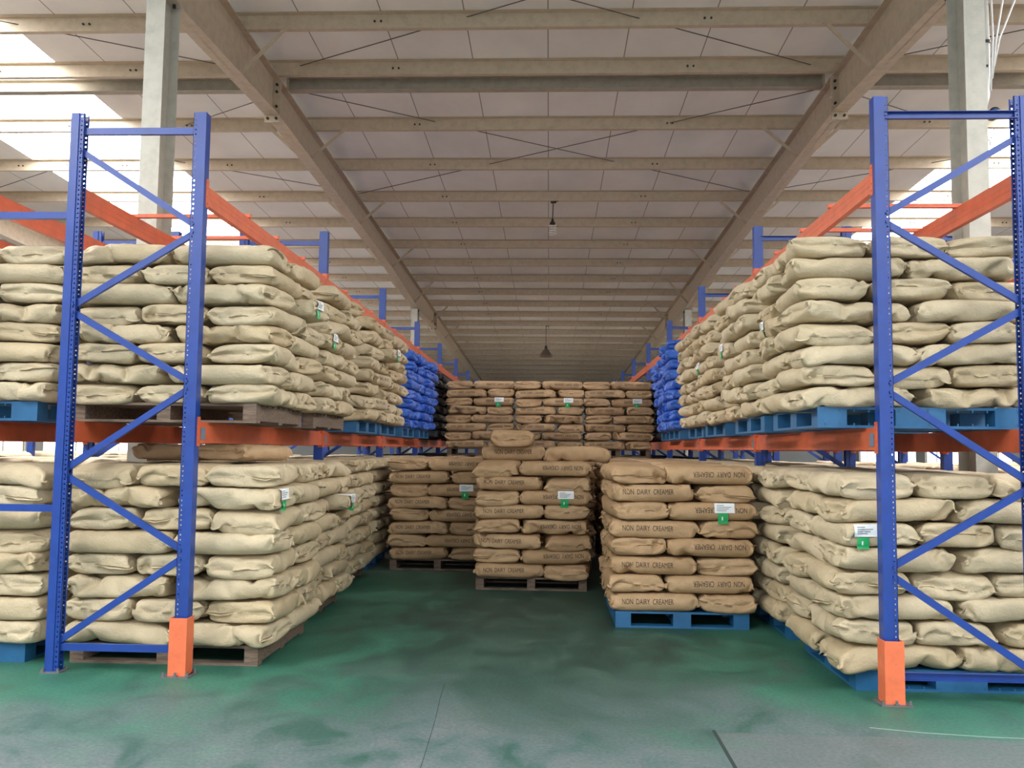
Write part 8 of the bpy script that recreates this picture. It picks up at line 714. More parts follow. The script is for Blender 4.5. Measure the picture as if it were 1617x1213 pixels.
 'j': [-414,-26,28,-3,-9,-13,-16,-3,-4,-3,-3,-3,-1,3,1,-3,-23,7,3,-2,-9,-21,-8,8,21,9,2,-3,-7,23,3,-1,-3,1,3,3,3,4,3,16,13,9,3,-28,1,12,-8,17,4,0,1,0,0,-1,2,2,0,-6,-5,1,3,1,-9,-11,-15,14,11,-17,-20,3,-6,3,11,-5,-11,3,6,4,1,3,7,2,-1,-20,3,4,0,19,-20,38,-42,0,5,27,15,-4,-2,-3,-6,-6,-8,-10,-2,2,34,-32,-9,-1,15,35,-7,-10,-16,-9,9,4,1,-16,19,16,-2,-12,-3,-1,-7,-3,1,8,-11,-8,4,40,36,-14,10,-37,-15,-18,-4,2,1,2,2,3,4,9,5,-1,-14,24,17,17,13,-27,-1,11,13,-2,-4,-3,-3,0,-7,-15,4,16,6,0,1,1,2,1,1,0,-1,-19,52,-21,-14,-3,21,-9,-3,1,3,4,5,4,4,3,4,-1,1,1,0,-1,0,-9,-1,6,4,-1,1,1,-1,1,-1,0,-3,3,0,0,1,0,0,1,1,0,-2,-13,-3,14,8,0,-14,11,6,3,2,1,0,-1,0,0,-1,2,0,1,0,0,-1,0,-2,0,2,0,0,0,-1,0,0,-2,1,-1,2,0,1,1,0,0,0,0,-2,-2,23,-18,-8,23,8,2,0,0,-1,-1,-1,0,0,0,0,2,-1,-1,2,-1,-5,3,1,0,0,1,1,-1,0,0,-1,2,-4,-4,4,3,0,1,1,-1,-4,3,-2,-4,10,-4,21,2,1,-1,1,-1,0,-1,0,-1,1,0,-1,1,1,-2,-1,1,0,-2,2,1,-3,3,0,0,0,-3,-2,-2,4,-2,-7,9,3,1,-2,-3,6,-2,-6,-4,21,7,1,1,-1,1,-1,1,-1,-1,0,1,-1,1,-1,-1,1,0,-4,4,-7,4,2,0,0,0,0,0,1,0,0,0,-2,0,0,-11,11,2,-2,3,-1,-3,-9,-3,27,1,2,0,0,-1,0,0,-1,1,0,0,1,0,-1,-2,0,1,0,-6,6,0,1,-1,0,0,-1,1,0,0,1,-1,-1,-4,-2,1,-7,12,2,-1,-3,-1,1,-1,23,4,2,0,0,0,0,-1,1,0,0,1,0,0,0,-2,-2,2,0,-2,2,1,0,1,-1,-1,0,0,0,1,0,0,0,-1,-2,-3,-3,-5,13,-1,-16,11,0,5,23,5,0,0,0,0,0,0,1,1,0,0,1,0,-1,-1,-2,-1,2,0,1,1,0,0,0,-1,0,-1,1,1,-1,0,0,0,-1,-1,-4,-5,-2,9,-4,1,3,-7,26,2,0,1,-1,0,0,1,0,0,1,1,-1,0,0,0,-1,-2,1,1,1,0,0,0,0,-1,0,1,-1,0,1,0,-1,0,1,-1,-3,-5,1,-3,7,-6,1,0,27,1,1,-1,1,0,0,0,0,1,0,-1,1,-1,0,0,0,0,-2,2,0,1,1,0,-1,0,-1,0,1,-1,0,0,1,0,-1,0,-1,-4,-7,8,1,-24,6,15,29,1,-1,0,0,0,0,1,0,0,0,0,-1,0,-1,1,0,0,0,0,-1,1,1,0,0,-1,0,0,0,0,0,1,0,1,-1,0,-1,-1,-7,-24,28,-4,3,3,29,1,0,0,0,0,0,-1,1,0,0,-1,-1,0,1,-1,1,0,0,-1,1,0,1,0,-1,0,0,0,0,0,0,0,1,-1,1,-1,0,0,-9,1,-19,21,4,2,30,0,1,-1,-1,0,0,1,0,0,-1,0,0,-1,0,1,1,0,-1,-1,0,0,0,0,1,0,0,-1,0,1,0,0,0,1,0,-1,0,-7,1,6,0,0,0,-1,29,1,0,0,0,0,-1,0,0,0,0,-1,-1,0,1,1,0,0,0,-1,-1,0,1,0,0,0,0,1,0,-1,0,1,0,0,0,1,-7,-1,7,1,-1,0,-1,1,27,1,1,1,-1,-1,1,0,0,-1,0,0,0,1,-1,1,1,0,-1,0,-1,0,-1,1,0,0,0,1,-1,1,0,-1,0,1,0,-6,-1,7,0,0,0,0,-3,1,25,3,1,-1,0,1,-1,0,0,1,0,0,0,-1,1,0,0,0,0,-1,0,0,0,0,0,0,1,-1,1,0,0,0,0,-1,-5,-1,7,0,0,0,0,-1,1,-4,29,-3,2,0,0,0,1,0,0,-1,0,1,0,1,-1,0,0,0,0,0,0,-1,0,0,1,0,0,1,-1,-1,0,0,1,-5,-1,6,0,0,0,0,0,0,0,-1,25,-1,4,1,-1,0,2,-1,0,0,0,0,1,-1,0,-1,0,0,0,2,0,-1,-1,1,0,1,0,-1,1,-1,0,0,-5,0,5,0,0,1,0,-1,0,0,-2,0,27,0,0,0,0,2,-1,2,-1,0,1,0,0,-1,0,-1,-1,1,1,1,0,0,0,-1,1,0,0,0,-1,1,-1,-4,-1,4,0,1,1,0,-1,1,-1,-1,0,0,28,0,-4,4,0,0,1,-1,1,1,-1,1,-1,1,-1,0,-1,0,2,0,1,0,-1,0,0,0,1,0,-1,-1,-3,-1,3,0,0,1,0,0,1,-2,0,1,-1,0,28,0,-3,3,1,0,0,0,0,0,0,0,1,0,-1,-1,0,0,1,1,1,0,-1,0,0,1,-1,0,0,-2,-1,2,0,-1,1,-1,1,0,0,0,-1,0,1,-1,28,0,0,-5,5,-1,0,2,-1,0,1,0,0,0,0,-1,0,1,1,0,0,1,0,-1,0,-1,1,0,-1,-2,2,0,0,0,-1,1,-1,1,-1,0,0,-1,1,0,28,-1,1,-1,0,-3,2,0,3,-1,0,0,0,0,0,0,1,0,0,0,0,0,0,0,0,0,-1,-2,2,2,0,-1,0,0,0,-1,1,-1,-1,0,0,1,1,-1,30,-1,1,-1,-2,1,-2,-1,0,2,0,0,1,-2,1,2,0,0,-1,1,0,-1,1,0,-1,1,-1,-1,0,2,0,2,-1,0,0,-1,-2,-4,-5,5,2,-1,4,2,30,0,-1,0,-3,2,1,-1,-2,1,0,0,-1,0,2,0,1,-1,0,0,0,0,0,0,1,0,-1,1,-2,0,3,0,0,-1,-2,-12,-3,0,8,-2,2,5,0,4,28,2,-2,2,-2,-7,7,0,0,-2,1,-2,0,3,0,1,-1,1,0,-1,0,1,0,0,0,-1,1,0,-1,-1,-4,-1,0,-1,0,8,0,-4,1,-1,-1,-5,3,8,28,1,0,0,-1,0,-5,6,0,-1,-3,1,2,1,-1,0,1,-1,0,1,-1,0,0,1,-1,1,0,0,0,0,1,-4,0,1,0,3,-9,4,-3,-2,-1,3,5,1,28,0,1,0,-2,1,-1,-2,2,-2,1,2,0,0,1,0,0,0,0,0,1,0,0,-1,-1,2,-1,0,0,-2,-2,4,1,0,0,-11,7,2,-1,1,-1,-2,3,-2,25,1,1,-12,8,6,-1,-1,1,0,1,0,0,0,1,0,-1,1,0,0,0,0,0,0,-1,0,0,0,-1,-1,2,0,-1,1,-8,6,2,-1,1,-1,0,0,-12,-1,25,-2,2,-10,7,7,-1,0,0,1,0,0,0,0,1,0,0,0,0,0,0,0,0,0,0,-2,1,-2,-1,2,0,0,1,-3,2,1,0,-1,-2,2,-2,1,-3,0,24,-16,0,20,-1,0,1,0,-2,3,1,0,0,1,-1,1,0,-1,-1,1,0,-4,-3,-2,7,0,-1,0,1,0,0,-1,-2,0,3,1,-1,1,-1,-3,3,-1,-1,-1,48,-1,-14,18,0,-1,2,0,0,2,0,0,1,0,1,0,-1,-1,-1,-2,0,-3,2,-21,11,6,0,1,2,2,1,1,-2,-1,1,2,1,0,0,-2,0,-1,-16,14,4,-5,32,-16,-6,-2,-14,4,-1,10,1,3,2,2,-17,16,6,5,-1,-12,16,1,2,1,-5,-42,13,10,8,-5,7,1,-7,-10,20,6,5,4,5,3,-6,-4,2,-42,-19,42,-32,0,-1,13,12,-17,5,0,-11,0,-1,12,9,-22,-17,13,16,22,-13,8,-29,24,-9,16,-37,-3,5,21,-2,3,-6,13,-8,-23,-5,-4,15,-9,-1,4,9,6,-13,10,22,-3,0,-31,-1,25,-2,-20,27,0,0,-33,0,0,9,-16,-5,11,17,-15,0,28,11,-3,2,-16,-13,-12,2,5,36,-1,-12,1,10,-1,-32,9,20,1,7,1,328,-16,-10,-33,-35,-27,-23,-36,-35,-35,-35,-36,-35,-35,-36,-35,-23,-35,-35,-35,-33,-11,-25,25,11,33,35,35,35,23,35,36,35,35,36,35,35,35,36,23,27,35,33,10,-5,3,-12,2,2,0,4,4,2,0,0,1,0,0,1,-1,-5,2,-1,4,13,-12,-1,-27,22,-1,0,3,1,6,-1,-1,0,0,0,0,-1,0,-2,11,3,-14,-8,25,-7,5,-6,9,7,3,-13,-1,1,2,1,1,0,2,0,0,-4,6,3,-1,-13,6,10,11,-25,2,0,-2,0,6,1,-5,1,0,-1,0,1,0,0,0,4,14,5,-20,-4,-21,50,-4,-1,-11,-2,0,0,1,1,0,-1,-3,-2,0,-3,-8,-2,-2,5,43,4,-14,-28,-4,0,-1,-1,0,1,6,0,0,-1,-2,-1,0,0,1,1,0,2,-36,-9,7,-25,37,-8,3,-1,-1,-1,-1,-1,-1,-1,-2,2,1,-1,1,1,0,-2,-27,3,8,18,-2,0,-1,0,0,-1,-1,-1,-5,0,0,0,-1,2,1,0,-1,-2,45,22,-3,-13,-3,3,-4,-1,-1,-2,-1,1,0,0,1,-1,0,2,0,0,0,7,-13,-6,0,14,-3,0,0,0,-1,-1,-1,-1,0,-1,0,0,1,0,1,0,-1,-4,-3,-12,34,5,-23,-3,0,-1,0,0,-1,-1,0,0,0,1,1,0,0,1,-1,12,-6,-11,0,11,-8,0,1,0,-2,0,1,2,2,-7,0,0,1,0,-1,-1,0,-4,-6,-27,-2,38,-9,0,0,1,-1,0,0,-1,-1,1,1,0,1,0,-1,-1,0,-3,-7,6,1,-6,7,1,0,0,2,1,-1,-1,1,4,-8,0,-1,0,-1,0,-1,-8,-3,-14,25,-9,-2,0,1,0,0,-1,-1,0,0,0,1,0,-1,1,0,-1,0,-13,5,5,1,-1,1,0,1,1,0,0,0,-1,-1,2,7,-10,0,-2,0,0,-2,-13,-2,8,1,-9,-1,1,1,0,-1,0,0,-1,1,0,0,-1,1,-1,0,-1,8,-9,-1,3,-1,0,1,-1,0,0,1,-1,0,0,3,1,0,3,-10,2,-2,-5,0,6,-3,13,-5,-8,-2,1,0,0,1,0,0,1,-1,0,0,0,-3,1,1,0,-6,4,3,0,0,-1,0,-1,0,1,0,0,0,-1,0,2,3,3,0,-9,2,-14,1,1,22,11,-6,-6,0,0,0,0,0,0,1,-1,1,1,-1,0,0,-4,1,2,-2,3,1,1,-1,-1,-1,0,0,0,0,0,0,0,-1,0,2,4,4,-4,-6,16,-26,23,2,9,-8,-2,-1,0,0,1,0,0,0,1,-1,0,0,0,0,1,-3,1,1,2,3,-3,0,-1,1,-1,0,-1,1,0,-1,0,0,0,-1,3,5,-3,0,-4,14,0,0,6,-6,0,-2,1,1,-1,0,1,-1,0,1,-1,1,0,0,-1,1,-2,0,6,-8,5,-1,0,-1,1,0,1,-1,0,0,0,0,0,0,0,2,9,-12,4,10,1,-1,1,-2,0,3,-2,-1,1,0,0,0,0,0,0,0,0,0,0,0,0,-1,-5,5,2,-1,0,0,0,0,0,0,0,0,0,1,0,0,-1,-1,7,11,-6,0,-2,-5,-1,0,0,1,1,-1,0,0,0,0,0,-1,1,-1,0,1,1,-1,-1,0,-2,1,0,0,0,0,0,1,0,0,1,0,1,0,0,0,-1,0,-9,3,11,7,-5,-5,-2,1,1,1,-2,1,-1,1,0,0,-1,0,0,0,1,-1,1,0,-1,-1,0,0,1,0,-2,1,0,0,0,1,-1,2,0,0,1,-1,0,-7,2,5,0,0,-1,-2,-5,2,2,0,0,-1,1,0,0,0,0,0,-1,1,0,0,0,0,0,0,-1,0,1,-1,0,-1,0,0,0,0,1,0,1,1,0,0,-6,1,5,-1,0,0,-4,0,-7,3,3,0,0,0,0,0,-1,0,0,0,1,-1,0,1,0,0,0,-1,1,0,1,0,-2,0,0,-1,0,0,1,1,0,0,0,-4,0,4,0,1,-1,0,-11,2,-13,5,6,0,0,0,0,0,0,0,0,0,0,0,0,0,0,0,0,1,1,2,-2,1,-2,-1,0,0,0,0,0,-1,1,0,-3,-1,5,1,0,-1,1,0,0,-12,-3,-9,9,1,0,1,0,-1,0,0,-1,1,-1,1,0,1,0,0,0,1,0,1,0,-1,-1,0,0,0,-1,0,0,1,-1,-3,-1,5,0,1,0,1,-1,0,0,8,14,0,-16,1,0,0,0,0,-1,-1,1,0,1,0,0,-1,0,1,1,-1,2,-1,1,-1,-1,0,0,0,0,0,0,-1,-2,-1,4,0,1,0,1,-1,1,0,10,-1,10,-3,-12,3,1,0,0,0,-1,1,0,0,0,0,0,0,1,0,0,0,0,0,0,0,-1,1,0,0,0,-1,0,-2,0,3,-1,0,0,1,0,1,0,0,6,2,6,-4,-12,10,0,-1,0,-1,1,-1,1,0,1,-1,0,0,0,1,0,1,-2,1,-1,1,0,-1,2,-1,-1,1,-3,1,3,0,0,-1,0,0,1,0,1,-1,3,3,5,-2,7,-13,2,1,0,-1,0,1,0,0,0,0,0,0,0,1,0,-1,0,-1,1,2,-1,-1,0,0,0,-3,2,2,0,0,-1,1,-1,0,0,1,-1,0,3,2,1,-5,4,-8,6,-1,0,2,0,0,0,1,0,0,-1,1,0,-1,1,0,-1,1,0,-1,3,-3,0,0,-1,1,1,1,0,0,0,-1,0,0,0,-1,0,0,1,4,-2,-7,10,3,-8,0,1,0,2,0,1,0,-1,1,1,0,-1,0,0,1,-1,1,2,0,0,-2,-1,0,-1,1,0,0,1,0,-1,0,0,0,0,-1,-1,0,1,3,-1,7,-9,2,-2,1,-2,1,1,2,0,0,0,0,1,-2,1,0,0,0,0,1,2,0,1,-2,0,0,0,-2,1,-1,-1,0,1,0,0,-2,-2,1,0,-1,0,5,-4,5,-5,4,1,-2,1,1,-1,0,1,0,0,1,-3,1,-1,1,0,0,0,1,0,3,-1,-1,0,-1,2,0,-4,0,0,0,0,-3,0,0,1,-1,0,0,1,-2,-10,9,-6,5,-2,0,5,0,1,0,-2,2,1,-3,0,0,0,-1,1,0,-1,2,-1,2,2,-3,0,0,0,2,-4,-1,-1,0,1,4,0,0,-1,0,-1,0,-1,0,8,-10,8,-9,-1,4,-3,4,1,0,2,-1,-2,-1,0,-1,1,0,-1,0,0,1,1,-3,7,-4,0,0,0,-1,3,-1,0,-1,1,0,-2,1,2,-1,0,-1,-3,-6,-1,-3,5,-4,5,-2,0,-1,2,0,2,-2,-1,1,0,-1,0,0,0,-1,0,2,2,-5,-7,9,0,0,0,-1,1,1,0,0,-2,-3,5,1,0,0,-1,0,-9,-4,-11,3,-1,-3,2,13,-2,-1,0,4,-3,0,0,-1,0,0,-1,0,0,1,-2,5,3,-3,-8,5,0,0,-1,0,2,0,0,-1,-1,4,0,-1,-1,0,0,0,-21,-1,-9,-5,5,22,-1,-11,1,0,0,-2,0,0,0,0,-1,1,-1,0,0,0,0,8,-3,5,-12,3,-1,1,-1,2,0,0,-1,2,1,-1,0,1,-2,-2,0,1,-11,0,-13,-13,0,31,0,-1,0,0,-2,-2,0,0,0,0,0,-1,0,0,1,0,-1,-13,-3,0,15,3,0,-1,2,0,0,0,-1,1,1,-1,-1,0,-1,2,-2,0,-8,-3,-18,34,24,-34,-1,0,0,-2,-1,0,-1,-1,0,0,0,0,1,0,0,1,0,15,-8,26,-22,-8,1,0,-1,0,-2,0,1,-1,0,1,-2,-2,2,0,-3,1,37,-35,40,-4,-26,-18,0,0,1,1,0,3,-1,0,0,1,5,6,0,-1,0,3,2,-31,42,-43,48,-17,-3,-1,0,-1,0,-2,0,-3,-4,0,1,1,-1,0,6,-1,11,26,11,2,-20,0,0,4,-1,0,0,-1,2,-1,1,3,-2,-4,6,7,3,-1,-1,-8,-22,36,-13,18,-12,0,-1,-3,0,1,-4,5,3,-4,0,0,-3,-3,-1,0,5,20,15,-15,0,-1,-2,-3,-1,2,-1,-2,4,2,1,5,0,0,-5,-7,-3,9,9,-1,-18,-11,16,2,3,1,2,3,2,1,-1,-2,1,-1,-1,0,1,4,-1,1,1,1,-12,-19,-15,-4,2,18,23,0,2,1,0,-1,-1,-2,-1,-1,13,-6,0,2,1,19,-6,6,-19,-1,-2,0,6,-13,1,1,2,1,1,0,-1,-2,0,-23,-18,-2,4,15,-17,45,0,-10,-9,-1,-1,-4,-4,1,1,3,4,6,5,5,-3,-1,6,3,-8,3,-9,-36,12,-8,4,-1,-11,1,6,-2,-2,-2,-5,-2,-1,1,1,23,14,-22,21,-24,-9,-5,23,-14,26,5,-8,4,3,1,3,1,-1,-5,-1,1,-1,2,-8,-5,14,-24,-12,2,-21,4,-4,-1,0,7,-7,5,-1,-5,0,0,2,2,0,-2,3,23,-10,2,14,-33,16,40,-2,-15,-8,6,5,3,2,4,3,6,1,0,-7,9,-2,-8,-25,-16,-3,-9,2,-11,-5,-2,-2,2,-5,-4,1,6,4,2,0,1,1,3,1,2,-3,31,-1,39,1,10,-9,6,1,0,-1,-2,-3,-6,-4,-6,-13,4,-1,-4,4,4,-1,-16,-4,1,-10,-6,1,1,7,3,6,7,11,-16,4,-2,-5,-2,-2,-1,3,6,4,0,20,-1,2,1,6,-5,-4,-5,-4,-4,-10,-2,-2,0,19,-9,-9,7,0,2,-8,2,3,0,2,-5,1,8,4,-4,1,5,-1,1,-15,0,4,-1,1,1,1,2,4,3,14,6,-7,9,-10,-8,-2,-2,0,-4,11,1,1,-1,-18,8,5,-14,8,0,-7,2,8,0,5,-6,1,-5,-3,15,3,-9,-12,29,-7,-6,-1,-1,1,4,7,-9,5,2,11,-1,1,-7,-4,0,0,1,-1,4,-9,0,5,-4,13,-18,10,6,-17,8,1,7,-6,0,-4,6,-1,-1,-2,-11,-4,-1,6,-2,36,-10,-5,0,4,6,-17,9,4,2,16,-19,8,-5,1,0,-1,0,0,0,5,-1,-9,11,-13,17,-16,9,10,-14,11,-7,-3,1,0,0,5,1,1,-1,-2,-4,-8,2,-4,32,-12,-3,6,-21,13,7,1,0,3,-4,4,-2,-1,0,0,0,0,0,0,1,4,-9,12,-17,18,-13,4,-15,15,2,-2,0,1,2,-9,-1,-1,1,1,2,5,-15,-3,1,40,-14,-6,-4,11,2,1,0,-13,12,2,-2,0,1,0,0,0,0,0,0,0,4,-6,12,-20,15,-4,10,-9,-2,1,0,0,1,-3,0,1,0,0,0,-1,1,-11,-5,-3,42,-24,10,12,-8,0,-13,-9,8,0,0,2,-1,0,0,0,0,0,0,0,0,2,-2,11,-22,8,8,-4,0,-1,0,0,1,-1,0,0,0,0,0,0,0,0,-9,-8,-2,41,-13,-20,23,-17,-12,-5,4,0,-1,2,0,-3,3,0,0,0,0,0,0,0,0,-2,14,-21,11,-2,-1,1,0,0,0,0,0,0,0,0,0,0,0,0,-1,-10,-7,2,36,-31,-3,1,0,-4,2,0,-5,7,-4,7,-3,0,0,0,0,0,0,0,0,2,-6,16,-10,-5,5,-2,0,0,-1,1,0,0,0,0,0,0,0,0,0,0,-13,-6,7,4,-17,1,13,-3,1,0,7,-11,10,-4,0,0,0,0,0,0,0,0,0,0,4,-9,4,5,-4,1,0,-1,-1,0,1,0,0,0,0,0,0,0,0,0,-1,-17,-5,31,-23,4,5,-2,0,0,4,4,-6,0,0,0,0,0,0,0,0,0,0,0,0,4,-4,0,1,-1,0,-1,0,1,0,0,0,0,0,0,0,0,0,0,1,17,-38,-9,15,6,5,-1,0,1,1,-1,0,0,0,0,0,0,0,0,0,0,0,0,0,1,-2,1,-1,1,0,0,0,0,0,0,0,0,0,0,0,0,0,0,18,-36,15,-3,2,1,1,0,1,-1,1,-1,0,0,0,0,0,0,0,0,0,0,0,0,0,0,-1,0,1,0,-1,0,1,0,0,0,0,0,0,0,0,0,1,17,-36,16,2,-1,-2,3,1,2,-1,0,0,-4,3,0,0,0,0,0,0,0,0,0,0,0,0,0,0,-1,0,0,0,1,0,1,-1,0,0,0,0,0,0,1,15,-34,17,1,0,-1,0,5,-1,5,-3,0,-2,3,-5,2,0,0,0,0,0,0,0,0,0,0,0,0,0,0,-2,0,2,-1,1,0,0,0,0,0,0,0,0,15,-32,17,0,0,0,0,-1,0,5,-1,4,-3,1,-6,7,-2,0,0,0,0,0,0,0,0,0,0,0,0,0,-2,1,0,-1,1,0,1,0,0,0,0,0,0,15,-31,16,0,0,0,0,0,0,-1,-3,-4,0,2,1,6,-12,7,0,0,0,0,0,0,0,0,0,-1,-1,2,0,-1,-1,1,0,0,0,0,1,0,0,0,0,14,-29,15,0,0,0,0,0,0,0,-5,1,-4,0,-3,4,-6,16,-14,7,0,0,0,0,0,0,0,0,0,2,-2,0,0,0,0,0,-1,0,1,0,0,0,0,13,-27,14,0,0,0,0,0,0,1,1,-4,-2,-4,1,-7,5,11,-15,16,-14,7,0,0,0,0,0,0,-1,2,-5,3,2,0,0,0,0,0,-2,1,0,0,0,12,-25,13,0,0,0,0,0,0,0,1,2,-4,-2,-2,0,7,-10,8,-4,-1,9,-13,6,0,0,0,0,0,1,-7,9,-2,-1,2,0,0,-1,0,-2,2,-1,0,11,-23,12,0,0,0,0,0,0,0,1,3,1,-5,-3,-2,0,1,-13,10,13,-19,9,6,-10,5,-1,1,0,0,-7,13,-5,-2,2,1,0,-1,1,-1,-1,1,-1,9,-19,10,0,0,0,0,0,0,0,1,3,1,0,-3,-3,-1,-2,3,9,-14,-8,24,-22,12,4,-5,1,-1,0,-9,16,-7,0,1,0,1,0,0,0,0,-2,9,4,-21,7,1,0,0,2,-1,2,-3,1,3,3,1,-1,-4,-5,-1,1,-2,4,-13,17,-15,21,-23,10,-5,0,4,-8,19,-9,0,0,0,1,1,0,0,-1,1,-1,-11,-1,22,-11,0,0,0,-1,0,-1,10,8,6,-6,-1,2,-8,-10,-2,1,-3,5,11,-6,-6,0,10,-18,14,-3,-13,20,-10,0,0,0,0,0,1,0,-1,1,-1,0,-1,-1,-9,23,-12,2,3,2,5,12,2,-1,-5,3,-2,-5,1,-18,-1,-2,-5,4,-5,-11,26,-6,1,8,-12,-9,22,-10,0,0,0,0,0,0,1,-1,0,-1,1,-1,1,0,-1,-11,31,2,1,0,0,-20,1,-18,0,-1,-3,-5,4,19,-4,1,5,-6,-6,21,-29,11,5,0,-9,22,-9,-4,2,0,0,0,0,-1,0,0,-1,0,2,-1,1,0,0,2,-5,-12,-1,2,2,16,-24,5,-5,-3,0,3,7,10,-3,-1,3,-5,19,-3,2,-27,6,-5,26,-8,-10,8,-2,0,0,0,-1,0,1,-2,0,0,-2,4,0,1,1,8,-25,9,1,0,5,-22,8,4,-1,0,0,-3,9,6,-4,-1,0,-16,6,16,8,3,-22,18,-7,-6,11,-11,5,0,0,0,0,-1,1,-1,0,0,-1,3,0,0,7,-20,11,0,-5,8,-22,11,6,10,-4,4,-1,-6,10,1,-5,0,1,23,-5,-14,-8,17,-2,-3,-12,12,-4,5,-9,4,0,0,-1,0,1,0,-1,0,2,2,-2,6,-16,13,3,2,-9,-12,20,-7,1,-7,17,-15,-4,7,-1,0,3,-8,0,4,-2,-3,2,4,13,-10,-2,0,-1,0,4,-4,0,-1,0,1,0,0,0,-1,0,4,1,-10,6,-3,-3,-2,22,1,-13,-2,-2,2,1,11,-11,-1,-4,3,3,5,-4,-7,-7,-6,10,-8,5,5,10,-7,0,0,0,0,-3,-3,-3,-2,3,-1,3,28,7,-6,-1,-2,-2,-4,-3,-5,-15,-1,1,12,4,0,-8,11,-6,0,-3,-11,-11,-9,-4,-17,-1,-1,-1,-1,-1,0,1,1,0,0,-2,3,3,4,1,-5,13,12,20,-9,14,29,3,1,-1,2,-3,0,3,-1,-8,0,-4,-5,-10,-14,19,0,-37,12,7,-3,-28,0,-3,-2,3,-5,1,1,0,0,0,-1,2,0,15,-12,-2,16,-13,10,8,-8,43,-26,21,-3,4,4,1,-2,2,-4,2,-3,-3,-5,11,-7,2,-3,8,-27,-2,-32,2,4,1,1,4,-3,-3,2,-1,2,2,5,2,0,-8,14,3,-21,-4,8,24,8,-25,39,-1,10,-1,-9,2,4,-6,2,5,-1,-4,4,-1,1,-4,-1,-6,-3],
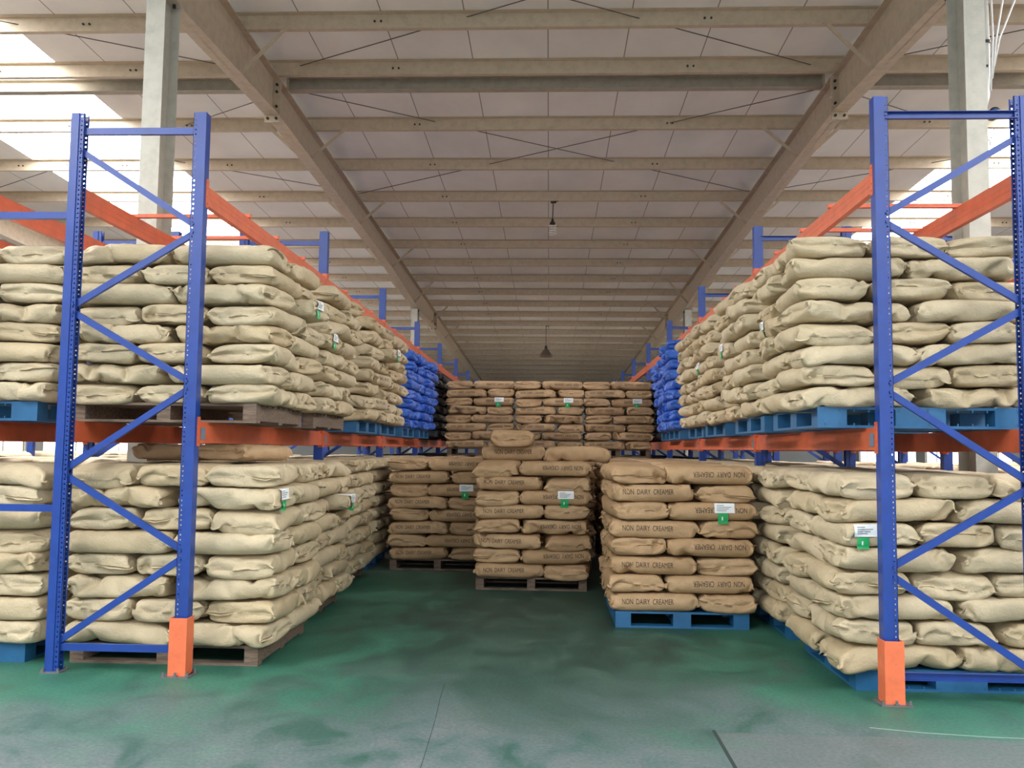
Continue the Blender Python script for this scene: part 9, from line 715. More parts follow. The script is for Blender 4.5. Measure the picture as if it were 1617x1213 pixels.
 'k': [-460,0,25,16,6,5,-6,-9,-21,-2,-2,-9,-23,11,10,8,4,-8,-6,-10,-2,-28,-1,1,28,2,10,6,8,-4,-8,-10,-11,23,9,2,2,21,9,6,-5,-6,-16,-25,4,-4,-1,16,-16,-19,14,-10,22,-1,-3,5,7,2,-12,-13,-14,-4,0,2,27,15,-6,-13,-6,-11,2,2,0,13,-13,1,11,-7,-8,17,12,-29,-8,0,-5,3,29,10,24,-7,-25,-17,-3,6,-2,25,-19,-1,1,1,30,-31,-7,-1,7,12,7,18,-37,41,-2,2,-36,15,22,-6,-7,-26,12,8,-1,-16,5,-12,-1,30,-23,-13,8,1,-8,46,21,1,0,-28,0,0,-11,-11,15,2,1,1,-15,19,9,5,2,-1,-3,-12,14,-15,19,14,0,-11,-34,-1,-1,19,12,4,3,2,-4,-5,-9,-20,25,13,17,-5,2,-26,44,6,-3,-4,-5,5,4,3,2,1,2,1,0,-1,-1,-1,-2,-1,1,1,0,-17,-6,16,6,1,-1,-1,1,2,1,1,1,-1,-1,0,-2,2,-2,-3,-14,10,4,1,-7,1,25,4,5,2,-1,1,-1,0,0,0,0,0,0,-1,1,-1,0,1,-5,5,-4,-17,12,9,1,-1,0,0,0,0,0,0,0,0,0,-2,3,-4,3,-2,0,-13,28,0,-23,12,13,0,1,-1,0,-1,0,-1,0,0,-2,2,0,1,-1,0,1,-2,2,0,-2,2,-1,1,0,-1,0,0,-1,0,0,1,0,0,0,1,-4,3,-13,6,29,1,0,0,0,-1,1,0,0,0,-1,0,-1,-2,2,-1,0,1,0,-1,1,1,-1,0,0,-1,1,0,0,0,-1,0,0,0,0,-2,2,2,-4,0,1,3,0,-2,28,1,1,0,-1,0,0,1,0,0,-1,-1,-1,1,-1,1,0,0,1,0,0,-1,1,-1,0,-6,2,3,1,0,0,-1,0,0,1,-1,-3,4,1,0,-2,2,-10,3,29,0,0,0,0,-1,0,1,1,0,-1,-1,1,-2,1,0,1,0,0,0,0,0,0,-1,1,-1,-1,-3,0,-1,2,-4,-1,0,-1,4,5,-7,7,0,1,-8,7,0,27,1,0,0,-2,2,1,0,1,-1,-1,1,0,0,-1,0,1,0,0,0,0,1,-1,0,-1,0,-1,2,-1,0,-3,3,0,0,-2,3,-2,2,-7,6,1,-6,4,0,28,-1,1,0,0,1,-1,1,-1,0,2,0,-1,0,0,1,-1,1,0,0,-1,0,0,1,0,-1,-1,-3,-1,-1,0,0,1,1,3,-4,1,0,3,-5,4,1,0,-1,28,0,-1,1,0,0,1,-1,0,1,0,1,0,0,0,-1,0,0,0,0,1,0,0,-1,0,1,0,-1,0,1,-1,1,0,-1,1,0,-2,0,-2,3,-4,4,-1,-1,29,0,0,-1,0,1,-1,-1,1,1,0,-1,0,0,0,0,0,0,0,0,1,0,0,1,-1,1,-1,1,0,0,0,-1,0,1,-2,0,1,-1,1,-6,-2,7,1,0,29,1,0,-1,1,-1,-1,0,0,-1,1,1,0,0,-1,0,0,-1,0,1,0,0,1,0,0,0,1,0,0,0,0,0,0,-1,1,-2,-1,1,-1,2,0,-4,3,2,30,0,0,0,0,-2,-1,1,-1,1,0,0,0,0,0,-1,0,0,0,0,1,1,-1,1,-1,1,0,1,1,-1,0,0,-1,0,0,0,-2,0,0,1,1,0,1,0,30,-1,1,0,0,-2,-1,0,2,-1,1,-1,0,0,0,0,-1,0,0,1,-1,0,2,-2,2,-1,1,0,1,0,0,-1,0,1,-1,0,0,-2,1,1,0,-2,2,1,28,1,0,0,0,1,-1,-1,-1,2,0,1,-1,0,0,0,0,-1,0,0,0,1,-2,1,0,1,0,1,0,0,0,0,0,-1,0,0,0,0,-1,0,1,0,-2,2,28,0,-1,1,1,0,0,-2,1,1,1,-1,1,0,0,0,-2,1,1,-2,1,-1,1,0,0,0,0,0,0,1,0,0,0,0,0,0,0,-1,0,1,0,-1,-2,1,27,-1,-2,-5,9,2,0,0,0,0,-1,1,0,0,0,-2,1,0,0,1,-1,0,0,-1,0,1,0,1,-1,0,1,0,0,0,0,0,0,1,-1,-1,0,0,-1,-1,28,-2,-2,3,2,0,0,0,-14,0,3,3,3,3,2,-1,1,1,-1,0,0,0,-1,1,-1,0,1,-1,1,0,0,0,0,0,0,0,0,0,0,0,-1,1,0,-1,28,-3,3,1,-6,5,-1,-7,6,-2,-3,-1,2,0,2,5,1,-1,0,0,1,-1,0,-1,0,1,0,0,-1,0,1,0,0,0,0,-1,1,0,0,-1,1,-1,0,-4,28,-2,3,0,-2,0,-5,3,1,0,1,0,-1,1,-1,0,0,1,2,1,-1,0,0,0,-1,0,0,0,0,0,0,1,0,-1,-1,1,-1,1,0,0,0,0,1,-2,20,6,-3,6,-1,-6,0,0,5,-1,0,-1,0,0,0,0,1,1,1,0,1,1,-1,0,0,0,0,-1,0,1,-1,0,0,0,-1,0,0,0,0,0,0,1,0,0,28,-1,-1,2,-2,-8,4,6,-1,0,-1,1,0,0,1,1,0,0,0,0,0,0,0,0,0,-2,2,0,0,-1,0,0,-1,0,1,-1,1,-1,0,0,0,1,0,1,27,-1,1,0,-9,4,6,-1,1,0,0,0,0,-1,1,1,0,-1,0,1,0,0,1,-1,0,0,-1,2,0,0,0,-1,0,0,0,0,-1,0,0,0,0,0,-1,0,26,0,-1,-10,7,5,0,1,0,1,0,0,0,0,-1,0,1,-4,4,0,0,0,1,0,-1,0,-1,0,1,0,0,0,0,0,0,0,0,0,0,-1,0,0,-1,-1,27,0,0,-1,1,0,0,1,1,0,1,0,-1,1,-1,-1,-1,0,-1,-1,4,1,-1,-1,1,-1,0,-1,1,0,1,0,1,0,0,0,0,0,-1,0,0,-2,0,0,28,0,-1,0,1,0,0,1,0,1,0,-1,1,-1,0,-1,-1,1,-5,3,2,0,-2,2,1,0,-3,3,-2,2,-1,1,-1,1,1,1,-1,0,0,0,-1,0,-2,0,12,15,0,1,0,1,0,0,1,0,-1,1,-3,2,0,1,-1,0,-2,1,-1,0,-3,2,2,0,-1,-3,3,-7,-2,-2,0,-1,1,0,1,-1,-1,-1,0,14,-1,-4,21,-6,8,6,0,0,0,0,0,0,0,-2,1,0,1,0,0,-2,1,-4,1,-3,5,0,0,-4,5,-2,0,0,-3,-1,-2,-1,-2,0,-1,1,2,5,-5,8,-2,-4,30,-2,-1,3,0,-1,1,-1,0,-1,-1,0,1,-3,3,1,-4,3,1,-3,-1,2,0,-2,3,-7,6,1,-5,5,-2,-1,1,0,1,0,2,0,0,-5,6,-17,9,-6,29,1,-1,0,0,0,0,0,-1,-1,1,0,-6,5,1,-5,6,1,-1,-2,-6,8,-1,-3,1,0,-6,9,-1,-4,4,0,-1,0,0,1,0,-1,2,0,-1,0,-13,8,29,-2,3,-1,-1,1,-1,1,-1,1,-1,-8,8,-2,-2,5,0,0,1,0,-4,-7,10,-1,-10,10,0,-8,9,-2,0,0,0,0,0,0,1,0,0,0,0,-24,21,1,27,1,0,-2,-7,-2,-2,-1,-1,-1,0,17,-1,0,0,-2,3,0,-1,3,-2,0,-16,14,-8,9,0,1,-5,4,-1,0,1,-1,1,0,0,0,-4,-1,-3,4,-17,18,41,0,5,2,4,0,0,0,2,1,1,-16,11,0,-1,2,-2,2,-2,-6,-8,-5,15,-8,11,0,2,2,0,0,0,0,0,1,0,0,-1,-1,-1,-4,-3,6,0,-2,7,8,17,-8,11,1,-2,-4,-13,-14,20,17,-9,-5,-6,-7,-10,-24,25,21,3,-9,15,-31,29,3,-4,-4,-3,-2,0,-1,-12,12,-9,7,-8,8,-1,2,3,6,5,-32,24,-4,-42,-3,5,-1,3,20,-2,12,-19,-4,9,-9,8,-1,-10,22,-30,0,39,1,-37,42,-34,12,-29,7,4,2,-3,3,35,-20,16,-8,6,-9,-14,4,-8,1,17,19,15,-15,-5,-1,-8,6,11,1,11,3,3,-2,-12,-12,-12,-1,14,0,10,9,-4,-5,-19,18,21,-47,6,-9,-2,5,12,8,2,9,-11,-4,0,6,0,-10,7,-1,-8,26,338,-31,-7,-29,-33,-35,-34,-34,-27,-35,-35,-34,-27,-33,-34,-34,-34,-35,-34,-34,-28,-12,-35,35,12,28,34,34,35,34,34,34,33,27,34,35,35,27,34,34,35,33,29,7,-10,3,-15,16,0,6,4,4,-9,-1,0,0,0,1,-1,-1,4,6,0,-2,4,-16,17,-14,15,-6,0,0,-2,-1,-7,1,2,4,0,-6,-1,6,1,-2,-7,3,1,27,-4,13,-12,4,4,-3,-2,-3,6,1,0,-1,-3,1,1,0,-4,-4,-1,2,-9,5,25,-5,-1,6,-23,2,1,-3,6,0,0,4,0,7,-1,-4,-8,0,6,-3,2,-22,-33,1,66,-22,0,-1,-1,-1,-5,1,0,1,-5,-5,-2,-1,0,-1,0,-1,-1,47,3,-9,-58,-4,26,-1,0,4,1,0,0,0,1,0,4,7,8,-2,-10,0,-3,-40,-21,16,-7,10,2,-2,-1,-1,1,0,2,0,-1,0,0,-1,-1,-1,0,2,16,-54,-3,19,44,-21,-1,0,0,0,1,-1,1,-1,0,0,-3,0,2,5,10,-1,-13,4,28,0,-48,1,16,0,0,0,0,1,0,0,1,-1,0,1,-1,0,0,1,-10,12,-16,-10,5,19,-1,0,0,0,0,1,-1,1,-1,0,0,1,-2,-1,-1,3,-1,28,10,1,12,-5,-20,0,-1,1,0,0,-1,0,0,1,0,-1,1,0,1,4,-3,9,-8,-6,-2,6,0,-1,0,0,0,0,1,0,0,-1,0,-2,1,0,2,-3,-20,5,8,-4,-2,0,-2,-1,0,-1,0,-1,0,0,0,0,0,2,0,0,0,-2,5,-7,5,-3,-2,4,-1,0,0,0,0,1,0,0,1,-2,0,0,-3,0,-2,3,5,9,8,-5,-3,0,-1,1,0,0,-1,0,-1,-1,0,0,1,0,1,0,1,0,1,-3,3,-4,2,1,0,-2,0,1,0,0,0,1,0,1,-2,-2,1,0,-2,0,25,-3,2,-1,0,-1,1,0,-1,0,0,-2,0,0,-1,1,0,2,0,0,0,0,1,-3,3,-4,1,1,-1,2,0,-1,0,0,1,1,0,0,0,0,-3,1,1,-6,11,-4,1,-1,-1,0,-2,3,0,0,-1,1,0,-2,0,0,1,0,1,0,-1,0,-2,1,-2,1,1,-1,2,-1,0,1,1,1,0,0,0,-2,0,0,3,-5,4,7,-3,3,0,0,-2,0,1,1,0,0,1,-1,-2,0,0,0,1,0,0,1,-1,-1,0,0,-1,1,2,-2,0,2,0,0,0,0,1,0,0,1,1,-1,-2,5,-3,1,-1,2,-3,4,-4,1,-1,2,0,0,0,0,0,0,0,0,0,0,0,-1,1,-1,-2,1,0,1,4,-4,1,-1,1,0,0,0,0,0,0,1,-1,1,1,-2,5,-3,0,2,2,-5,5,-6,6,-5,1,0,0,0,1,0,0,0,-1,0,-1,0,0,0,0,0,2,1,4,-5,-1,0,0,0,1,0,0,0,0,0,1,0,-1,2,-2,2,0,1,0,-2,-1,4,-1,-2,0,0,0,0,0,1,0,0,-1,-1,0,0,0,-1,1,1,1,1,-6,5,0,0,-1,1,-1,1,0,0,0,1,0,0,1,0,0,-7,2,5,-2,-1,-1,1,-1,1,0,1,-1,1,0,1,0,-1,0,-1,0,0,-1,2,-1,1,2,3,-5,1,0,0,0,0,0,0,0,0,0,0,2,0,1,0,-1,-3,-2,4,-2,-2,0,0,2,-1,-1,0,2,0,0,0,0,1,-1,0,-1,0,1,0,0,0,3,5,-6,1,-2,0,1,-1,1,-1,0,-1,1,0,0,2,0,0,-1,6,-11,4,-4,0,-1,1,0,0,1,0,0,0,1,0,1,-1,1,-1,0,1,-1,2,-1,0,6,-11,7,-1,1,0,-1,0,0,0,-1,1,-1,1,0,-1,1,0,0,1,5,-8,-3,-2,0,-1,3,0,0,0,1,0,1,0,0,0,0,1,1,-1,0,-3,2,2,-6,2,3,0,0,0,1,0,-1,0,0,-1,1,-1,0,0,0,0,0,1,2,-6,-5,-3,-5,-3,12,1,0,1,2,0,-1,0,0,1,0,2,0,0,2,-3,1,-1,-1,-2,6,-4,0,1,-1,0,0,0,0,0,0,-1,0,0,-1,0,1,-1,2,-5,-7,-4,-3,25,-14,0,0,-1,3,1,1,0,0,0,0,1,0,-1,-2,2,1,1,-2,-1,-3,4,0,-1,0,0,0,-1,0,0,0,0,-1,0,0,0,0,1,1,-7,-8,-5,21,-6,-8,4,0,4,0,1,0,0,0,0,1,-3,0,0,-1,1,2,-1,-2,0,-2,1,0,0,1,0,-1,0,-1,1,-1,1,0,-1,0,0,0,0,1,-14,-11,24,-12,2,1,-5,3,1,-1,-1,0,0,0,0,0,0,-1,1,0,0,0,1,-1,-1,-3,2,0,0,-1,0,0,-1,1,-1,1,0,0,0,0,0,0,2,-1,11,19,-7,5,-15,-2,2,4,-1,-4,0,0,-1,0,0,0,1,0,-1,0,1,-2,1,0,0,-3,1,0,0,0,0,-1,1,-1,0,1,0,1,1,0,-1,1,-1,0,7,6,3,1,-8,1,6,-3,-5,-1,0,-1,1,-1,0,1,0,0,0,1,-1,-1,-1,2,1,-3,2,-2,0,1,-1,0,-1,0,1,0,1,0,0,0,1,0,0,-1,2,4,2,-1,-4,7,-4,-4,0,0,-1,0,0,0,0,0,0,0,0,1,0,-2,0,2,0,-2,0,2,-1,-1,1,0,0,0,-1,0,0,1,1,0,0,0,0,-2,1,0,3,2,3,-5,-4,0,0,-1,1,0,0,1,0,-2,0,0,4,-1,-1,-1,1,0,0,-2,1,0,1,0,-1,0,0,0,0,-1,1,0,0,0,1,-1,0,-2,0,-2,4,-5,4,-2,0,-1,1,0,-1,1,0,0,0,0,-1,1,-3,8,0,-5,2,3,5,-10,0,0,1,0,0,0,0,-1,0,0,-1,0,0,1,-1,1,0,-3,1,-4,4,-4,3,-1,0,1,0,0,0,0,0,1,0,-1,-1,0,0,-5,3,7,0,8,-6,-5,0,0,-2,1,1,1,-1,0,-1,-1,0,-1,1,0,1,-1,1,-5,1,-26,16,1,7,1,0,1,-1,0,0,0,1,0,0,0,0,-1,0,-2,5,5,-3,-18,3,11,1,1,1,-1,-1,0,1,-1,-1,0,-1,0,0,0,-1,1,-6,-1,-9,12,-35,7,16,-1,1,0,0,-1,0,0,1,1,0,0,0,-1,1,0,13,-3,4,-15,0,3,-2,-1,2,0,0,-1,-1,0,0,-1,0,0,0,0,0,-1,-8,-4,-7,6,5,2,-13,1,0,-1,0,0,0,0,0,-1,1,2,-1,2,0,-1,-11,20,-11,1,10,-10,0,0,-1,1,1,-1,0,0,-1,0,0,0,0,0,0,-1,-24,7,30,3,3,2,-8,1,0,0,-1,1,-1,0,-1,2,2,-2,2,-1,-1,-1,-9,-9,19,-2,-10,19,-9,3,-1,-2,0,1,0,-1,1,0,0,0,0,0,-1,1,3,10,3,-3,-6,12,-2,0,-1,1,0,-2,1,-1,4,1,-2,0,0,-2,0,0,-3,-10,-7,22,0,16,-20,-1,2,1,-2,1,0,0,0,0,0,1,0,-1,0,0,20,-8,0,-7,2,7,-5,2,1,-1,0,0,0,0,5,-2,-1,0,-1,0,-1,0,-1,-4,14,18,-19,-26,17,0,0,-1,2,0,0,1,-1,1,0,0,-1,3,-6,0,7,9,-25,-24,1,16,4,1,-1,0,-1,1,-1,2,-5,8,1,0,-1,0,-1,0,4,10,29,-19,12,-39,3,-3,0,2,0,0,0,0,1,0,0,-1,1,0,7,0,6,0,-27,40,-6,-40,-7,8,0,-1,0,3,5,6,-2,-7,0,1,0,1,10,7,0,0,-51,12,-6,34,-4,3,0,1,1,0,1,-3,-3,-2,-3,0,-1,0,1,1,1,3,36,13,-13,-15,24,-7,-1,-1,4,1,-3,-7,0,3,4,0,1,5,-10,-7,2,12,-6,-12,5,33,-2,-20,0,0,0,0,0,-5,1,-1,2,0,2,-5,1,-1,0,-2,14,0,7,20,-29,0,2,4,2,-2,-1,-1,-3,-6,5,1,1,-3,1,1,8,-15,-3,-1,12,-6,2,6,-1,0,-2,0,-1,-1,3,3,1,0,-3,-1,-4,0,-4,6,-20,-17,4,12,-10,-6,-3,5,3,-6,1,1,0,4,-2,-2,1,-3,1,-3,-5,-16,7,3,-3,-7,16,5,3,-1,3,-1,2,2,-4,0,-1,-1,6,-3,-5,3,6,10,-12,19,5,-20,19,4,-9,9,-5,6,-1,-2,0,-1,-3,8,-1,-9,-15,-6,3,23,-6,-28,-19,4,6,-6,-1,1,-3,6,-2,-3,0,3,-6,2,4,9,-2,15,-4,-18,11,-2,17,12,-38,10,19,-4,14,-8,0,1,2,2,-1,-8,-2,8,7,1,-7,-14,0,-6,-7,-21,2,9,-8,-4,2,-6,0,0,3,-2,9,1,-9,2,18,-13,0,16,-4,-4,3,3,38,1,0,-3,-7,9,2,2,0,-5,5,1,0,-1,1,1,0,-6,-25,-4,-6,16,-50,-11,2,-1,-6,1,-1,1,2,-1,-1,-1,4,1,4,14,-6,9,20,-4,5,17,12,5,-3,-7,-6,-2,-3,-3,-4,-1,-3,-3,3,8,3,1,-3,-17,4,-1,19,-24,-10,1,3,5,5,1,2,2,0,1,1,11,-13,-10,-13,-17,14,11,7,-3,0,-8,6,13,-11,6,-1,1,0,-1,1,0,2,-2,4,-4,2,1,-1,9,-10,0,-17,1,10,3,1,1,0,0,0,-1,4,-3,-1,0,7,-6,8,-9,-10,-1,10,2,-1,18,-2,-14,-1,0,1,-1,0,1,0,0,-5,11,-6,0,0,-1,-8,6,-3,3,-1,0,6,-2,0,0,0,0,0,0,-4,8,-5,0,-7,10,-3,13,-13,7,0,1,1,-1,1,-2,6,-4,0,0,0,0,0,-7,13,-6,0,0,1,-1,4,-6,2,-2,0,-1,10,-4,-2,-1,1,-1,0,0,1,-7,16,-20,10,10,0,-20,10,1,-3,2,0,-1,-2,0,-3,-2,3,5,0,0,-8,15,-7,0,1,0,-1,-1,0,-3,2,0,0,2,15,-1,-6,-4,-4,0,0,0,-1,2,-9,21,-11,-7,4,-5,7,-12,2,-1,1,-1,-1,0,11,-1,-2,-5,0,-8,16,-7,0,0,0,0,0,0,-1,-2,2,0,0,0,-8,14,7,1,-1,-4,6,2,1,1,-3,-18,19,-17,-3,2,19,-21,1,-1,0,-1,-1,-7,9,1,0,0,-7,16,-8,0,0,0,0,0,1,0,-1,1,-1,1,0,1,-9,-6,9,5,5,5,-8,-4,-4,-7,10,11,-5,14,-27,7,-13,12,-1,-1,0,-2,0,0,3,0,0,-7,15,-8,1,-1,0,1,0,0,0,0,2,0,-1,0,0,1,-5,-6,-7,-2,-1,-1,1,2,2,6,-8,0,1,6,26,-8,-12,2,-1,-1,0,-3,1,2,1,0,-7,15,-8,1,-3,3,0,0,0,0,0,1,0,1,0,0,0,1,-5,3,-1,0,-1,1,0,0,1,4,-6,-7,-2,-3,6,19,-13,0,-1,0,-1,4,-9,14,-7,-7,13,-8,1,-3,6,-3,1,0,0,0,0,0,1,0,0,0,0,4,-5,0,0,0,0,-1,1,-1,-1,-4,11,-5,-4,6,-19,-3,20,0,-1,0,0,-1,9,-3,-7,7,-10,6,-3,6,-4,1,0,0,0,0,0,-1,1,1,0,0,0,-5,4,0,0,0,0,0,0,0,0,-1,-7,14,-8,-3,1,0,17,-11,-4,0,-1,0,1,1,-11,0,13,-6,6,-3,1,0,0,0,-1,1,0,0,-1,0,0,1,0,-2,3,-1,0,0,0,0,-1,0,1,-1,0,-8,16,-17,8,-1,0,5,-3,0,0,-1,1,2,8,0,-17,10,-3,0,0,1,0,0,0,0,-1,1,-1,0,0,0,3,-3,1,0,0,0,0,0,0,0,-1,1,-1,1,-9,15,-10,3,-10,16,-7,-2,0,1,0,1,0,-5,14,-17,8,1,0,-1,0,0,1,1,-2,2,-5,4,-1,0,-2,3,0,1,0,0,0,-1,0,0,0,-1,1,-2,4,-10,12,-6,-5,-5,10,-2,-1,-1,0,5,-1,5,-14,18,-14,6,0,0,0,0,-1,-10,3,7,5,-5,0,0,0,2,-1,1,-1,0,0,0,0,-1,0,0,0,1,-4,7,-10,6,-4,-3,5,-4,-1,-4,-5,6,7,0,-4,4,6,-6,0,0,-1,-1,-8,18,3,-16,8,-1,-1,0,-1,6,-4,-1,1,0,0,0,0,0,0,0,-1,0,0,-4,9,0,-7,-4,2,-3,-4,-4,15,-10,3,-1,8,-29,1,1,3,2,4,4,21,-5,-4,5,-6,-2,0,0,0,-3,4,4,-3,0,-1,1,-1,0,0,0,0,0,0,-1,-5,0,4,-2,1,-4,-6,15,-1,-21,8,-2,-10,32,5,2,1,0,-1,-2,-11,-5,-1,4,-2,-1,0,-1,1,-2,4,-4,6,-3,0,0,0,0,-1,0,1,-1,0,0,1,-1,-1,-3,0,-4,13,-7,0,7,-17,-10,30,-1,-3,-2,-11,-3,-2,-1,-1,1,3,9,-1,1,-1,1,-1,-2,3,2,-5,2,1,-1,0,0,1,0,-1,0,0,0,-1,0,1,2,1,9,-1,3,-8,-8,-12,33,0,-12,-3,-6,13,2,1,0,0,0,-2,-9,1,0,0,0,0,-2,3,-3,1,1,-1,1,0,0,-1,0,0,0,0,0,0,0,1,4,-2,6,1,0,-10,-8,30,-3,-13,-6,0,9,-6,-6,-1,7,2,0,0,-3,0,2,1,-1,1,-2,10,-9,0,-1,1,-1,0,0,0,0,0,0,0,0,0,0,2,3,1,6,0,0,-15,28,-4,-13,-3,4,1,-4,-4,10,1,-14,5,3,0,-3,2,2,0,0,-1,-1,-6,16,-10,3,-3,0,0,1,0,-1,0,0,0,0,0,0,2,4,-1,4,1,1,15,-7,-11,-3,1,-1,0,-5,10,-6,2,8,-17,5,-14,12,3,2,0,0,0,-1,2,-10,18,-11,7,-5,0,-1,0,1,0,0,0,0,0,1,1,3,0,5,-1,-1,5,-5,-4,1,0,0,-4,9,-5,0,0,-8,17,-20,20,-21,-1,13,0,-1,0,-1,-4,5,-7,16,-13,8,-2,0,0,0,-1,0,0,0,1,1,1,2,0,4,0,-3,4,-5,0,-1,1,0,4,-4,-4,6,-2,5,-16,25,-7,8,-4,-13,0,2,-2,1,3,10,-10,-11,8,-2,2,0,0,1,2,0,1,1,-1,-1,0,3,0,6,-9,1,4,-7,5,0,-1,0,0,0,3,-11,2,8,0,-2,3,6,-6,-5,1,1,1,-1,3,-9,22,-5,11,1,1,1,0,1,0,1,0,0,1,0,-21,0,2,-19,6,4,6,1,0,1,0,0,0,-2,-6,15,-1,-6,2,-4,-9,13,-10,4,-2,8,-1,1,14,-13,-12,19,-19,-6,-3,-1,0,-3,-2,-1,0,2,5,-5,32,1,-1,-2,2,1,-3,4,-5,-1,0,0,0,-4,13,-8,-10,9,7,-17,18,-4,7,-12,6,-1,3,-1,-20,25,-12,-12,11,-6,2,1,0,1,1,1,6,-10,-8,13,17,-2,-32,-2,1,0,-5,2,0,-1,0,0,-4,11,-6,-12,19,-9,-10,21,-9,-1,11,2,-8,2,-3,5,-16,-9,24,-11,-8,13,-1,0,0,2,-2,3,-10,15,-7,-2,-1,-16,12,-3,-2,1,-3,-1,1,1,0,0,4,-5,-12,25,-17,-5,20,-9,-4,2,8,7,2,-10,-1,13,-11,0,-21,19,-5,-2,3,-1,4,-6,2,1,-3,5,-1,-2,-14,12,2,-4,1,-2,-7,-10,-1,-2,-1,0,-1,1,32,-12,6,5,-17,5,3,-4,4,5,-1,2,6,-16,8,-8,13,-20,8,1,-1,5,-8,4,0,0,1,-11,32,4,-34,-10,20,-10,0,-15,3,22,2,5,3,-2,-3,-9,-34,17,4,2,7,-7,0,-7,-9,-6,39,-3,-4,20,4,-6,-12,8,-3,-7,-6,-7,3,1,2,-2,7,1,-18,-4,21,-4,-5,10,-5,-32,-8,11,-2,-3,-4,-8,-4,6,18,-11,-3,-4,-2,-3,7,-3,11,53,-29,15,17,-2,0,6,2,2,2,2,1,5,-3,3,-3,2,-4,0,-1,-1,-5,-8,-13,0,-18,7,19,-28,-2,-3,-4,0,3,-1,1,-1,1,-2,0,5,-5,12,5,-9,35,-9,-9,17,4,-12,11,5,2,-2,3,-2,7,-5,3,-3,4,-1,1,-2,0,1,-24,9,-34,29,-34,1,-1,0,1,9,4,0,-8,-6,-1,3,3,0,-1,-2,7,-4,0,35,20,-13,5,5,-5,-2,0,5,3,-1,-3,4,1,-1,-1,3,-1,1,0,-1,-13],
